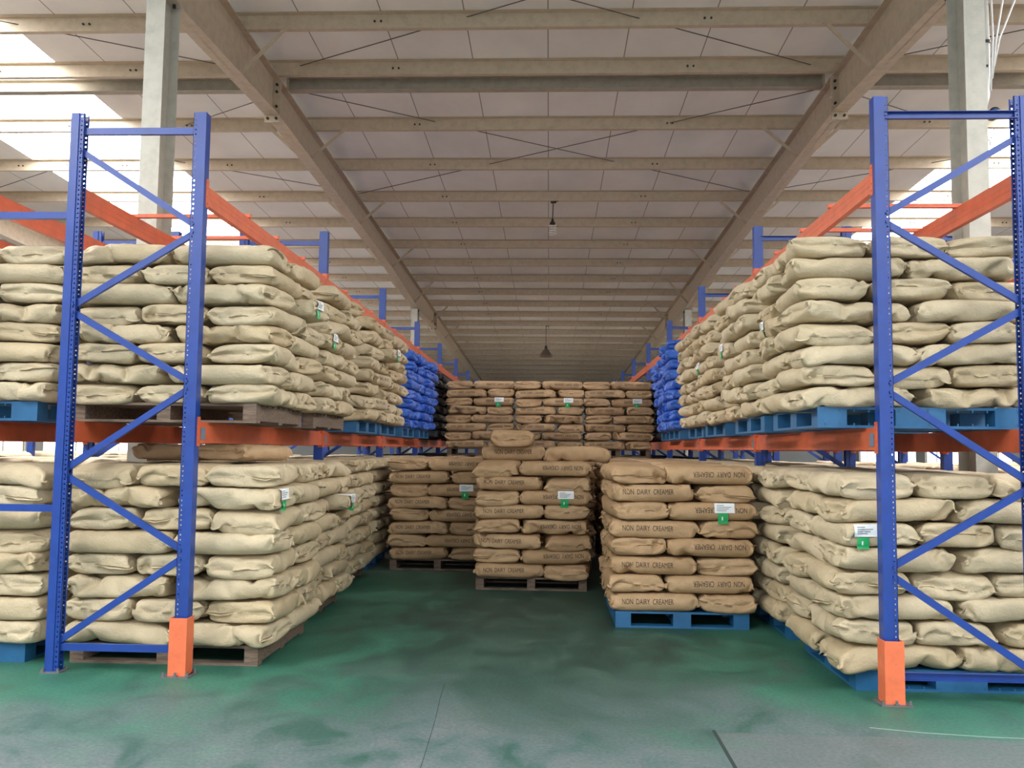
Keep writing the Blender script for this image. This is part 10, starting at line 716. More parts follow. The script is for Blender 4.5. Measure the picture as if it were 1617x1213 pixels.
 'l': [-493,19,-16,1,25,-8,-14,6,8,-10,10,3,-3,12,-11,7,10,6,0,-2,-1,-35,10,-10,35,1,2,0,-6,-10,-7,11,-12,3,-3,-10,10,-8,-6,14,8,-25,-1,16,10,-27,30,-2,-4,2,-3,6,-5,9,-12,-4,-10,5,22,2,-7,-15,-22,-5,-1,34,8,-10,-3,-16,-6,-5,1,8,23,-9,15,-9,-6,1,-9,22,8,-32,-2,27,3,10,25,-4,-34,7,5,3,1,-5,-13,-3,0,-1,14,-12,0,14,-17,-2,24,5,0,17,-29,28,-50,12,4,6,14,-9,-16,-1,-3,4,8,9,-1,-15,2,26,17,2,-32,6,-9,35,15,-15,-30,0,13,-10,9,5,6,5,6,-5,-12,-26,18,20,13,-1,-5,-20,26,-10,6,-15,-5,-5,-11,10,2,0,0,2,4,1,1,4,1,-1,-36,-12,35,-31,50,-10,4,10,-2,-1,1,0,0,-2,-6,4,-10,3,2,4,-2,-5,-20,10,16,2,-30,-2,25,0,-2,4,2,4,0,-1,-3,-2,-3,-1,2,0,-1,-4,13,1,0,-7,23,1,-15,4,13,-2,2,-6,2,3,0,1,0,0,0,1,-6,-5,11,-1,-2,-6,1,7,-10,11,1,-1,1,0,-4,-2,-1,0,-1,0,-1,1,3,-5,0,8,-2,3,24,-3,4,1,-3,5,-7,4,-3,-2,5,-7,9,-8,8,0,1,-3,0,-16,13,-3,3,5,-14,9,6,0,0,-1,2,-1,1,-1,0,-1,-2,-2,-5,7,0,0,-2,4,25,-11,12,-4,-2,4,3,2,-1,1,-2,1,-6,4,-11,7,6,1,-14,8,-6,7,0,-1,3,-3,4,2,1,0,-1,1,0,0,0,-1,0,-2,-1,-4,4,0,0,0,27,0,1,0,2,-1,1,-1,0,0,-1,0,1,0,0,-13,7,7,-4,4,-13,-1,10,-6,8,1,-2,-1,3,0,1,0,0,0,0,0,-1,-1,-1,0,-2,1,0,1,28,1,0,0,1,0,-1,0,2,-2,1,-1,0,1,0,0,-13,10,3,-7,2,1,4,1,-1,-1,-1,1,0,1,0,0,-1,1,0,0,-1,0,0,0,-1,0,0,-1,30,-1,0,1,0,-2,1,1,-1,1,-1,0,0,1,1,1,-1,-18,17,-5,0,3,2,0,0,-1,-2,2,-1,0,0,0,0,0,0,1,1,0,0,-1,0,0,0,1,31,1,-1,-1,-3,0,1,1,0,-1,0,0,0,0,1,0,1,0,-12,8,-2,3,2,-1,0,0,1,0,0,0,-1,-1,0,-1,1,1,1,1,0,0,1,0,1,-1,32,-1,-1,-1,-2,0,1,0,-1,-1,0,0,0,1,1,2,0,1,0,-1,-1,0,-2,1,1,1,1,-1,0,-2,0,-2,0,1,0,1,0,1,0,1,0,1,0,1,31,-1,-1,-2,1,0,-1,0,0,0,-2,-1,1,1,1,1,2,0,1,-1,-1,0,-1,1,2,1,-1,0,-2,0,-2,0,0,0,1,0,1,0,0,0,0,1,1,1,29,-1,0,0,-1,0,1,-1,0,-1,0,0,-1,0,1,2,1,1,0,1,-1,0,-1,1,1,0,1,-2,-1,-2,0,1,1,1,0,0,-1,-1,0,0,1,0,1,-1,26,0,0,2,0,1,0,0,-1,0,0,-1,0,0,0,0,0,2,1,0,1,-1,0,0,0,2,-2,0,-2,-1,1,1,2,1,0,-1,-1,-1,-1,0,-1,0,1,0,26,-1,2,0,2,0,0,0,1,-1,0,0,0,-1,-1,0,1,-1,1,1,1,0,0,0,1,-2,0,-2,0,0,0,3,2,1,0,-1,-1,-2,-1,-1,1,0,-1,-1,25,1,1,1,1,0,1,0,0,1,-1,1,-1,-1,-1,-1,0,1,1,0,0,1,-1,0,0,0,-2,-1,-1,1,2,2,1,2,-1,-1,-1,-1,-1,0,-1,0,0,-1,26,1,0,2,0,1,-1,1,0,1,1,0,0,-1,-1,-1,-1,0,-1,1,0,0,1,-1,-1,0,0,0,0,0,1,1,1,0,0,0,-1,0,0,0,0,-1,-1,-1,26,1,1,0,-1,0,1,1,1,1,1,0,0,-1,-1,-1,0,-1,0,-1,0,1,0,-1,-1,0,2,0,0,1,0,-1,1,-1,1,0,1,0,0,-1,-1,-1,-2,0,27,1,1,-2,0,-1,0,1,2,1,1,0,0,0,-1,0,-2,1,-1,-1,0,0,0,0,-1,1,1,1,1,-1,-1,-1,-1,0,0,2,2,1,0,0,-2,-2,-1,0,29,1,0,-2,-2,-1,0,1,1,1,1,1,0,0,0,-1,0,-1,-1,0,0,-1,0,0,0,1,1,2,0,-1,-2,0,-2,0,1,2,1,2,1,-1,-1,-2,-1,1,31,0,-1,-2,-3,-1,1,1,1,1,0,0,0,0,0,0,0,0,-1,0,0,1,-1,-1,0,1,1,1,0,-1,0,-3,0,-1,1,2,3,2,1,-1,-1,-1,-1,0,31,1,-2,-1,-1,-1,-1,1,0,0,1,0,0,0,0,0,0,-1,1,0,0,-1,1,0,-1,0,1,1,-1,0,-1,-1,-1,0,0,2,2,2,1,0,-1,-1,0,1,31,0,-1,-1,-1,0,1,-1,0,0,0,0,0,0,0,-1,0,1,0,1,0,0,0,-1,1,-1,-1,-1,1,0,0,1,-1,1,0,1,1,0,0,0,0,0,1,0,30,-1,-1,-1,2,0,0,0,0,-1,-1,0,0,-1,0,1,0,-1,2,0,1,0,0,1,-1,0,0,-1,0,0,0,0,1,-1,1,0,0,0,1,0,0,1,-1,-1,28,0,-1,0,-3,5,1,0,-1,0,-1,-1,-1,1,0,-1,0,2,0,1,0,-1,1,0,1,0,0,0,-1,1,0,0,0,0,0,-2,0,1,-1,1,1,0,-1,0,27,0,0,-3,2,-4,7,0,0,-1,0,-1,0,0,0,1,0,-1,1,2,-1,0,0,2,0,0,0,0,0,-1,1,1,0,-1,-1,-1,-1,-1,1,1,-1,0,1,-1,27,-1,0,2,0,0,-5,7,0,-1,-1,0,0,0,0,0,1,0,-2,2,0,-1,1,1,2,0,-1,0,0,0,0,0,0,1,-2,-1,-1,0,0,-1,1,0,-1,0,27,-3,2,-1,2,1,-1,-4,6,1,0,-1,0,0,0,0,0,-5,4,1,0,0,1,1,0,1,-1,-1,0,1,0,1,0,-1,0,-1,-2,-1,-1,1,0,0,0,0,28,-1,-1,2,0,0,-1,-1,-1,5,-1,1,0,-1,0,0,-8,7,1,-1,-1,2,0,0,1,0,-1,0,0,0,1,0,1,0,-1,-1,-1,-1,0,0,0,1,0,1,31,-2,-1,2,-3,1,2,-1,-3,0,4,0,0,0,0,-11,9,1,0,0,-3,4,0,0,-1,-1,0,-1,-1,1,1,1,0,0,1,-1,0,0,0,0,0,0,1,0,30,1,-1,-1,2,0,-1,0,-1,-4,2,3,0,-1,-14,14,1,1,0,-11,10,1,-1,-1,0,-2,0,-1,1,-1,1,0,1,1,-1,1,1,-1,1,0,0,-1,1,0,29,0,-1,-1,3,0,0,0,0,-1,-4,-1,3,-8,10,-7,-2,-1,3,9,-1,0,-2,1,-3,1,-1,0,0,1,-2,2,0,0,1,1,0,1,-1,0,1,-5,4,0,25,3,1,0,1,0,-1,-1,1,1,-1,-3,-3,6,1,-11,-9,-8,13,16,-1,-1,-2,-1,0,-1,0,1,-2,1,2,-1,0,1,1,0,-1,0,0,0,-1,1,-19,13,29,-1,17,7,0,0,-1,0,0,1,1,0,-8,-4,-1,9,3,1,-28,-47,27,-34,9,26,20,8,8,5,4,0,-1,0,0,-1,-1,-2,-2,-2,-1,-1,0,3,-1,-12,2,8,16,-1,-2,-4,-6,-19,-5,-7,-6,8,10,6,-10,24,-6,-17,-26,33,-8,44,-23,-11,3,-15,-16,-12,15,30,1,-2,-5,-12,10,6,4,1,2,3,-9,-8,43,-31,21,1,-46,-2,3,12,-1,15,-16,-1,3,-8,0,5,17,0,-16,-2,6,-9,7,6,28,-18,-35,5,-5,28,-3,3,0,-6,-2,2,4,4,1,1,1,-3,13,14,-25,16,15,-8,-10,0,-8,-6,7,2,17,8,5,-13,4,5,0,-6,-4,0,16,-7,-14,6,7,-23,-16,-14,28,-6,12,0,-11,5,-2,4,0,-12,-6,0,-2,1,-4,4,0,41,319,-8,-16,-37,-25,-33,-31,-33,-34,-31,-35,-34,-34,-32,-32,-34,-33,-35,-33,-33,-33,0,-35,35,0,33,33,33,35,33,34,32,32,34,34,35,31,34,33,31,33,25,37,16,4,-5,-3,5,3,2,5,-1,-4,-8,-3,-2,7,6,2,2,-3,-1,4,-1,-1,-32,33,-27,15,-4,3,3,0,3,-4,2,1,-3,0,1,7,0,2,-6,-3,8,-2,-4,-3,9,-7,1,4,1,-3,-2,0,-1,0,1,-4,-4,1,8,5,1,-6,-1,-2,2,19,-34,5,7,0,0,0,-2,5,0,-1,1,0,0,-1,2,0,7,-14,0,-21,3,-41,22,19,16,-10,0,-5,-2,-1,1,0,0,0,0,-2,-8,-2,2,12,0,16,20,-45,15,9,-21,1,0,1,2,0,0,1,1,0,-1,-3,-2,0,2,13,0,17,-41,-2,-39,6,26,0,0,2,0,1,2,3,1,1,-1,0,6,-2,-3,-12,4,-10,16,46,1,-41,-4,-3,1,2,1,-3,0,0,1,0,-2,-1,0,-1,2,7,-4,-2,27,19,-2,10,-41,13,0,-4,5,0,0,-1,3,-3,3,0,-2,1,0,4,1,1,13,-37,12,26,-19,0,-3,-2,-1,3,0,1,0,0,0,0,-1,-2,-1,0,8,-15,23,15,3,-10,-2,-16,4,5,0,1,0,0,-3,1,-4,6,-2,0,0,2,10,6,-35,5,15,-26,34,-10,-2,-2,1,2,1,0,0,0,-1,0,0,1,-1,0,1,12,-7,11,12,-16,2,-1,-5,-1,-3,1,1,1,0,-3,-2,-8,3,4,1,16,-5,-5,-16,-1,-3,9,-3,8,0,-1,0,1,2,1,0,-1,0,-1,0,0,1,0,0,0,2,2,2,0,1,-2,-3,-1,2,1,0,0,-1,1,-2,-3,-9,5,5,-12,13,5,0,-19,-6,15,2,0,0,1,1,0,1,0,0,0,0,1,0,0,-1,1,0,0,-2,1,2,0,1,-1,-2,1,0,0,0,-1,0,0,-1,-1,0,-11,10,-2,-11,3,1,7,1,2,0,1,0,0,-1,1,-1,1,-1,-1,1,1,0,1,-1,0,-2,1,1,0,1,0,1,0,1,0,-1,-1,0,0,0,-1,1,0,-1,1,-13,5,-5,1,2,9,0,0,0,0,1,0,0,-1,0,-1,-1,1,1,0,2,0,0,-1,-1,1,0,0,-1,1,0,1,1,-2,0,0,-1,0,0,0,1,1,1,0,-1,-9,0,-4,6,8,2,-3,0,0,2,0,-1,-1,-1,-1,0,0,1,1,1,0,0,-1,0,-1,0,-3,1,1,1,1,-1,0,0,0,0,-1,0,1,0,1,0,0,1,-2,-4,-1,1,11,-14,6,1,0,0,1,0,0,-1,0,0,0,0,1,1,1,0,-1,-1,-1,-2,-2,-1,2,-3,3,2,0,0,-1,0,0,0,0,1,0,1,0,-2,-1,-2,-3,2,-5,5,2,0,0,1,1,0,1,0,0,0,0,0,1,-1,1,0,0,-2,-1,-1,-1,0,-1,3,-1,0,1,0,0,-1,0,0,0,1,0,0,-1,0,-2,-1,-1,1,-1,2,-1,1,0,1,0,2,-1,1,0,0,0,0,-1,1,0,0,0,-1,-2,1,0,1,-2,1,0,0,0,0,0,1,-1,0,1,0,1,-1,0,-1,-1,-1,-1,0,2,-1,0,-1,1,0,2,0,1,1,-1,0,-1,0,0,0,0,1,0,-1,0,1,3,-2,0,0,-1,0,0,0,0,0,0,0,0,0,1,0,0,-1,-1,-1,0,2,-1,2,-2,1,0,0,0,1,0,0,0,0,0,-1,-1,-1,0,1,0,1,1,1,3,0,-2,0,-1,-1,0,1,0,-1,1,-1,1,0,0,2,0,-1,0,-1,0,2,0,0,0,-1,0,1,0,0,0,-2,-1,0,0,0,0,0,0,-1,2,1,2,0,2,-1,0,-1,-1,1,0,-1,0,0,0,1,-1,2,1,0,0,0,-1,0,0,1,0,0,1,0,0,0,0,-1,-1,-1,0,-1,0,0,0,0,0,0,0,1,2,1,1,0,0,-1,0,-1,0,0,0,1,1,0,0,0,0,0,1,0,0,-2,-1,1,0,2,0,1,0,-1,0,-1,0,-1,0,0,0,-1,0,0,-1,1,0,1,0,0,-2,2,0,0,-1,0,0,0,1,1,0,0,1,-1,0,0,-1,1,-1,0,0,-1,1,0,1,1,0,-1,-1,1,-2,1,-1,1,0,1,-1,-1,-1,0,-1,1,1,-1,-2,1,1,-1,1,1,-1,0,0,0,1,1,-1,0,-1,-1,0,-1,1,0,0,0,-1,2,1,0,-1,0,-1,-1,1,0,1,0,0,0,0,-1,0,-1,0,-1,0,0,-3,2,1,0,0,0,0,0,1,0,0,0,0,-1,-1,-1,-1,1,0,1,0,-1,1,1,1,0,-2,-1,0,0,0,0,0,1,1,0,0,0,0,-1,-1,0,-1,-1,-5,5,1,-1,0,1,0,0,-1,0,0,0,0,-1,-1,-1,0,-1,1,2,0,1,0,0,1,-1,-1,-2,0,0,0,1,1,-1,1,0,0,0,0,1,-1,-1,0,1,4,-3,-1,0,1,-1,0,0,0,-1,0,-1,0,0,0,0,-1,1,1,1,1,1,0,0,-1,-1,0,-1,-1,0,0,0,-1,1,0,0,1,1,0,0,0,-1,1,2,4,-4,0,-1,0,0,0,-1,0,1,-1,0,-1,0,-1,0,0,1,2,1,2,2,-1,0,-1,-1,-2,0,0,-1,0,-1,1,0,0,1,0,0,1,0,0,0,0,1,2,-4,0,-2,-1,3,-1,1,0,0,0,0,-1,-2,0,0,2,1,0,2,2,4,-4,0,-1,-1,0,-1,0,-1,-1,0,1,0,1,0,1,0,0,0,0,0,0,1,1,-4,-1,0,0,-5,6,-1,1,1,1,0,-2,-1,-1,1,1,2,2,-1,2,-4,3,0,-1,-1,0,0,-1,0,-1,1,1,2,-1,1,-1,0,1,0,0,0,-1,1,1,-6,1,0,0,1,-7,7,0,2,1,-1,-1,-1,0,1,2,0,1,1,0,-7,5,-2,0,1,0,1,-1,-1,1,0,1,1,1,-1,0,0,-1,1,0,0,0,-1,-2,-10,4,8,-1,-1,-2,-5,8,0,1,1,-1,-1,0,1,1,5,-1,-1,-3,-5,3,-1,0,0,2,0,0,-1,0,1,2,1,0,-1,-1,0,0,1,0,-1,-1,0,-1,7,-15,7,0,-1,2,-2,-3,6,1,-1,0,0,0,1,7,-2,-2,0,1,-6,1,-3,0,2,0,1,0,0,0,1,0,0,0,0,0,0,0,0,0,0,0,-2,-2,8,2,-8,3,0,-2,1,-3,-2,3,0,1,0,1,9,-5,-2,-1,4,-11,6,0,-4,0,0,2,0,1,0,1,0,0,0,-1,0,0,-1,1,-1,1,0,0,-2,-2,4,-4,-3,7,1,0,-1,-1,-4,-1,4,1,2,12,-9,-2,-1,0,-8,5,3,-6,2,-3,3,1,1,0,1,0,1,-1,-1,0,0,-1,0,0,0,0,1,-2,-1,-2,5,4,2,-6,0,1,-1,-2,-1,-4,3,2,7,-9,2,-2,-1,0,7,0,0,6,-9,-5,1,2,0,1,2,1,-1,-1,0,-1,-2,1,0,-1,1,0,-7,7,-5,-14,16,-2,4,-2,0,0,-1,-1,-1,-1,-4,8,-3,-1,6,1,-1,4,-4,2,0,-7,4,-5,3,0,0,0,1,1,-1,0,-1,-1,0,-2,0,0,0,1,9,-31,7,-32,-5,49,-10,-2,-2,1,0,0,-2,1,0,-4,2,1,-8,-4,2,20,21,16,-5,0,6,-31,-5,-5,-2,-4,1,2,1,0,-2,-2,-2,0,-1,0,-1,2,1,15,-45,37,-3,-39,-3,-1,0,0,5,1,1,1,1,-1,-1,2,2,4,7,9,-4,-5,9,-32,-18,50,1,-4,-9,1,-14,-1,1,-1,-2,-2,0,0,1,0,1,-4,0,4,40,16,-17,-4,-1,0,1,2,-3,5,1,0,0,0,-2,-4,3,18,1,-18,-16,5,10,18,-15,-3,2,-3,6,1,-6,0,-1,0,1,-1,0,0,0,0,-1,3,-2,16,5,11,-22,10,1,3,2,-1,1,-4,1,-1,1,-2,0,0,-6,5,0,-10,1,-6,-5,36,11,-9,-12,10,2,-8,-8,-5,-2,-1,2,4,4,2,1,0,0,-2,0,-1,-8,-12,25,-21,-1,2,3,1,3,3,4,-2,1,-4,7,4,-3,-3,-1,10,11,5,-4,13,-13,4,-5,-11,-10,1,3,3,-4,-7,4,-1,2,-4,-3,-3,-1,-3,-2,1,21,12,4,-6,7,1,5,6,-2,4,-1,5,1,0,-4,-7,-2,5,4,-10,-10,-5,18,-38,-7,-5,11,6,2,-10,-9,-7,3,4,-4,-1,0,5,-2,4,-6,-4,-2,8,6,12,0,11,5,1,-1,0,0,-4,0,1,-1,7,-6,-1,6,-11,-4,11,-1,-1,-24,0,9,-22,-12,-2,-1,2,-2,3,0,2,-3,-1,-2,-1,4,-1,3,24,10,5,-9,-3,-25,48,16,10,0,-2,2,-2,-1,-3,-2,-3,3,4,-4,-1,-11,-35,-6,29,-24,5,-21,7,-21,0,1,-2,0,-2,0,0,2,3,0,0,0,2,3,-8,4,3,8,-17,24,2,2,0,-16,9,-3,-5,-10,-13,7,-13,2,6,22,13,12,18,-4,-41,-2,-7,-2,-13,0,-2,7,7,10,15,4,3,4,2,2,1,2,-1,3,-14,-32,2,9,6,-2,-6,-19,12,21,-14,-15,2,7,19,-20,19,-16,0,0,-11,-4,19,-1,-2,7,-1,-1,-1,-5,1,13,-9,5,-18,-3,-1,-1,1,0,0,1,7,-9,0,15,14,-10,3,4,4,-6,-17,9,-15,31,4,1,-7,8,-17,17,-26,-2,17,6,-26,-12,24,0,-4,5,2,12,-16,3,-3,-8,10,-4,0,-2,-3,-2,-1,-2,-5,16,-2,5,-7,6,1,6,-2,10,4,-35,28,-12,-8,6,-5,10,12,-5,12,-40,9,2,-15,6,-6,17,0,-1,-3,-3,16,-4,-2,4,-7,4,-1,0,0,1,0,-1,-2,-10,16,-2,1,-1,1,0,0,3,-3,6,-4,-13,15,-10,9,-9,3,1,9,15,-42,13,15,-9,-24,-1,20,-4,1,3,16,-23,10,-3,3,0,1,0,0,-1,0,1,-1,1,-9,10,-1,3,-1,0,0,2,-2,9,-20,20,-10,5,-5,5,-7,4,-1,8,18,-40,22,7,-3,-1,-12,0,0,0,-6,4,11,-1,-2,-1,-3,-1,-1,0,0,0,0,1,0,1,-1,0,-2,0,0,1,-3,-9,22,-12,2,-1,1,-1,4,-4,1,0,7,20,-30,18,-2,-4,-8,1,-1,-1,-9,6,-5,0,2,1,2,1,2,-1,0,1,0,-1,1,1,-1,-2,-3,1,1,0,-8,19,-12,1,-1,0,0,1,-1,1,-1,1,-1,3,22,-13,3,-7,-3,0,-1,-1,-3,4,0,-3,0,-1,0,1,-1,1,0,-1,1,0,0,1,-1,-1,0,-1,0,0,11,-11,1,-1,0,0,0,0,0,0,0,-1,1,0,0,5,1,-2,-2,-2,3,0,-3,-4,-1,4,0,1,0,-1,2,-1,0,0,-1,1,0,2,-1,0,0,0,0,-7,7,-1,0,0,0,0,0,-1,0,1,0,0,-1,1,0,3,1,-2,1,0,0,0,-1,-2,1,-1,0,0,0,0,-2,2,-1,1,0,0,0,1,1,0,1,-2,-1,6,-5,0,0,0,0,0,0,1,0,-1,0,0,1,-1,0,2,0,0,-1,0,0,0,0,-1,0,0,0,0,0,0,0,-1,1,0,0,0,1,2,0,0,0,0,0,1,-2,1,-1,1,-1,0,0,-1,1,0,0,0,0,0,0,1,0,0,0,-1,1,0,1,-1,-1,0,0,0,0,0,0,0,0,0,0,0,2,0,1,-1,0,-1,0,2,-1,-1,1,-1,1,-1,0,1,-1,0,0,1,-1,1,0,0,0,-1,0,1,-1,1,0,-1,0,1,-1,0,0,0,0,0,0,0,1,0,0,2,0,-2,-1,0,0,1,-1,1,-1,0,0,1,-1,0,0,0,1,-1,0,0,0,2,0,0,0,-1,0,-1,0,1,0,-1,1,-1,0,0,0,0,1,-1,0,0,1,1,-2,0,-2,1,0,2,-1,0,0,0,0,-1,1,0,0,0,-1,1,0,0,0,1,1,-1,0,0,-1,1,-1,0,0,0,-1,1,0,0,0,0,0,0,0,0,0,-1,-1,0,-1,1,2,-1,-1,-2,2,0,-1,1,0,-1,0,0,1,-1,1,0,0,1,-1,0,-1,1,0,-1,1,0,-1,1,0,0,0,0,0,0,0,0,0,-1,1,0,-1,0,1,1,0,0,-2,2,-2,0,1,-1,0,1,0,0,-1,1,-1,0,0,0,0,-1,1,-1,0,1,0,0,0,0,0,0,0,0,0,0,0,0,0,1,-1,-1,0,1,2,0,1,-2,-6,-1,0,1,2,3,0,0,0,0,0,0,1,-1,0,0,0,0,0,0,0,0,0,0,1,-1,1,-1,0,0,0,1,-1,1,-1,1,0,-2,0,2,2,1,0,-2,5,0,1,-1,-2,-3,0,0,0,0,0,0,-1,1,-1,0,0,1,-1,1,0,0,0,0,-1,1,-1,1,0,0,0,-1,1,-1,1,-1,0,0,0,1,2,0,-1,-1,0,1,-1,1,-1,1,-1,0,0,0,1,-1,1,-1,1,-1,1,0,1,-1,0,0,0,-1,1,-1,1,0,-1,0,1,0,-1,1,-1,0,1,-1,1,0,-1,1,-1,-1,3,0,0,0,0,0,1,0,0,0,-1,0,0,0,0,0,1,0,1,0,0,-1,-1,0,0,0,0,-1,1,0,-1,1,0,0,0,0,-1,0,1,-1,0,-1,0,-2,4,-2,2,0,0,0,0,-1,1,0,0,0,-1,1,-1,1,0,0,0,1,1,0,-1,-1,0,0,0,1,-1,0,1,-1,1,-1,0,0,0,0,-1,0,1,-1,-2,-6,-6,17,-2,0,0,0,0,1,-1,0,0,0,0,0,-3,2,-1,-1,2,2,1,0,-1,0,-1,1,-1,0,1,0,-1,0,0,0,1,-1,0,0,1,-1,0,-1,-1,-9,3,-10,19,-3,4,-1,0,0,0,0,0,0,1,-6,9,-6,-2,2,1,2,0,0,0,0,0,-1,1,-1,0,0,0,1,-1,1,-1,1,-1,0,0,0,0,-2,-1,3,3,6,-25,21,-5,2,0,0,0,0,0,-3,-1,9,-18,9,-2,4,1,0,1,0,-1,-1,1,1,-1,1,0,0,0,-1,1,-1,0,0,1,0,-1,-1,1,-8,3,16,-2,-4,5,-27,19,-2,1,0,0,-1,0,1,2,-19,23,-12,0,4,1,1,0,-1,1,-1,1,-1,1,0,0,0,0,0,-1,0,1,-1,0,0,-1,1,0,5,-12,8,-5,1,11,5,-28,17,-1,0,0,1,0,1,-20,26,-5,-9,-2,9,1,-1,-1,0,0,0,0,1,0,0,0,0,0,0,0,0,-1,0,0,0,0,-1,1,4,3,-7,11,-3,-7,4,9,-28,14,1,0,0,-5,-18,28,-4,-2,-7,20,-9,0,-1,-3,-1,1,1,2,2,-5,0,0,1,-1,1,0,0,0,0,-1,-1,2,0,2,0,-8,-4,12,1,-2,1,2,12,-28,13,0,-6,-16,25,-4,-2,3,20,-12,-3,-1,-2,-3,1,1,-1,-2,-2,5,0,0,-1,1,-1,0,0,0,2,-2,1,0,1,3,0,5,2,-8,-1,1,-1,1,0,14,-34,8,-10,18,-18,-4,0,3,25,1,-1,-1,0,-3,1,1,0,-1,0,6,-5,1,0,-1,0,0,1,2,0,-1,11,-12,2,8,-5,-4,5,-4,1,0,1,-1,0,0,11,-29,11,1,28,6,2,-8,-22,2,0,-2,0,-1,6,0,-1,8,-5,-5,-2,-1,0,1,1,3,3,2,2,2,-17,19,-7,18,-2,2,-14,-7,-1,2,2,-4,-3,-1,10,25,7,2,-17,-11,-19,-35,6,10,23,-4,19,28,-4,-6,-5,-25,1,-2,9,4,4,5,5,3,2,1,2,0,-2,-5,-5,-14,0,-15,-6,0,-2,-1,-2,2,2,2,-4,-4,0,2,7,-6,2,38,-33,-1,27,42,-12,7,4,-3,-8,15,5,2,0,0,-2,2,-2,-2,-3,-1,-1,3,-1,-36,-15,-8,-4,9,-6,-7,-9,2,-1,3,1,-1,5,-2,-5,-3,3,6,5,-15,34,16,-44,17,26,-22,8,-2,25,0,1,-1,-1,-1,0,0,0,-2,0,-1,1,-3,-16,18,-30,12,-33,-4,0,2,1,-7,0,1,3,7,-5,1,2,-1,-7,-1,0,13,-4,12,10,-9,-10,35,-14,20,-4,8,2,-2,1,-2,-1,-4,-11,-5,-5,-3,-3,2,13,-4,20],
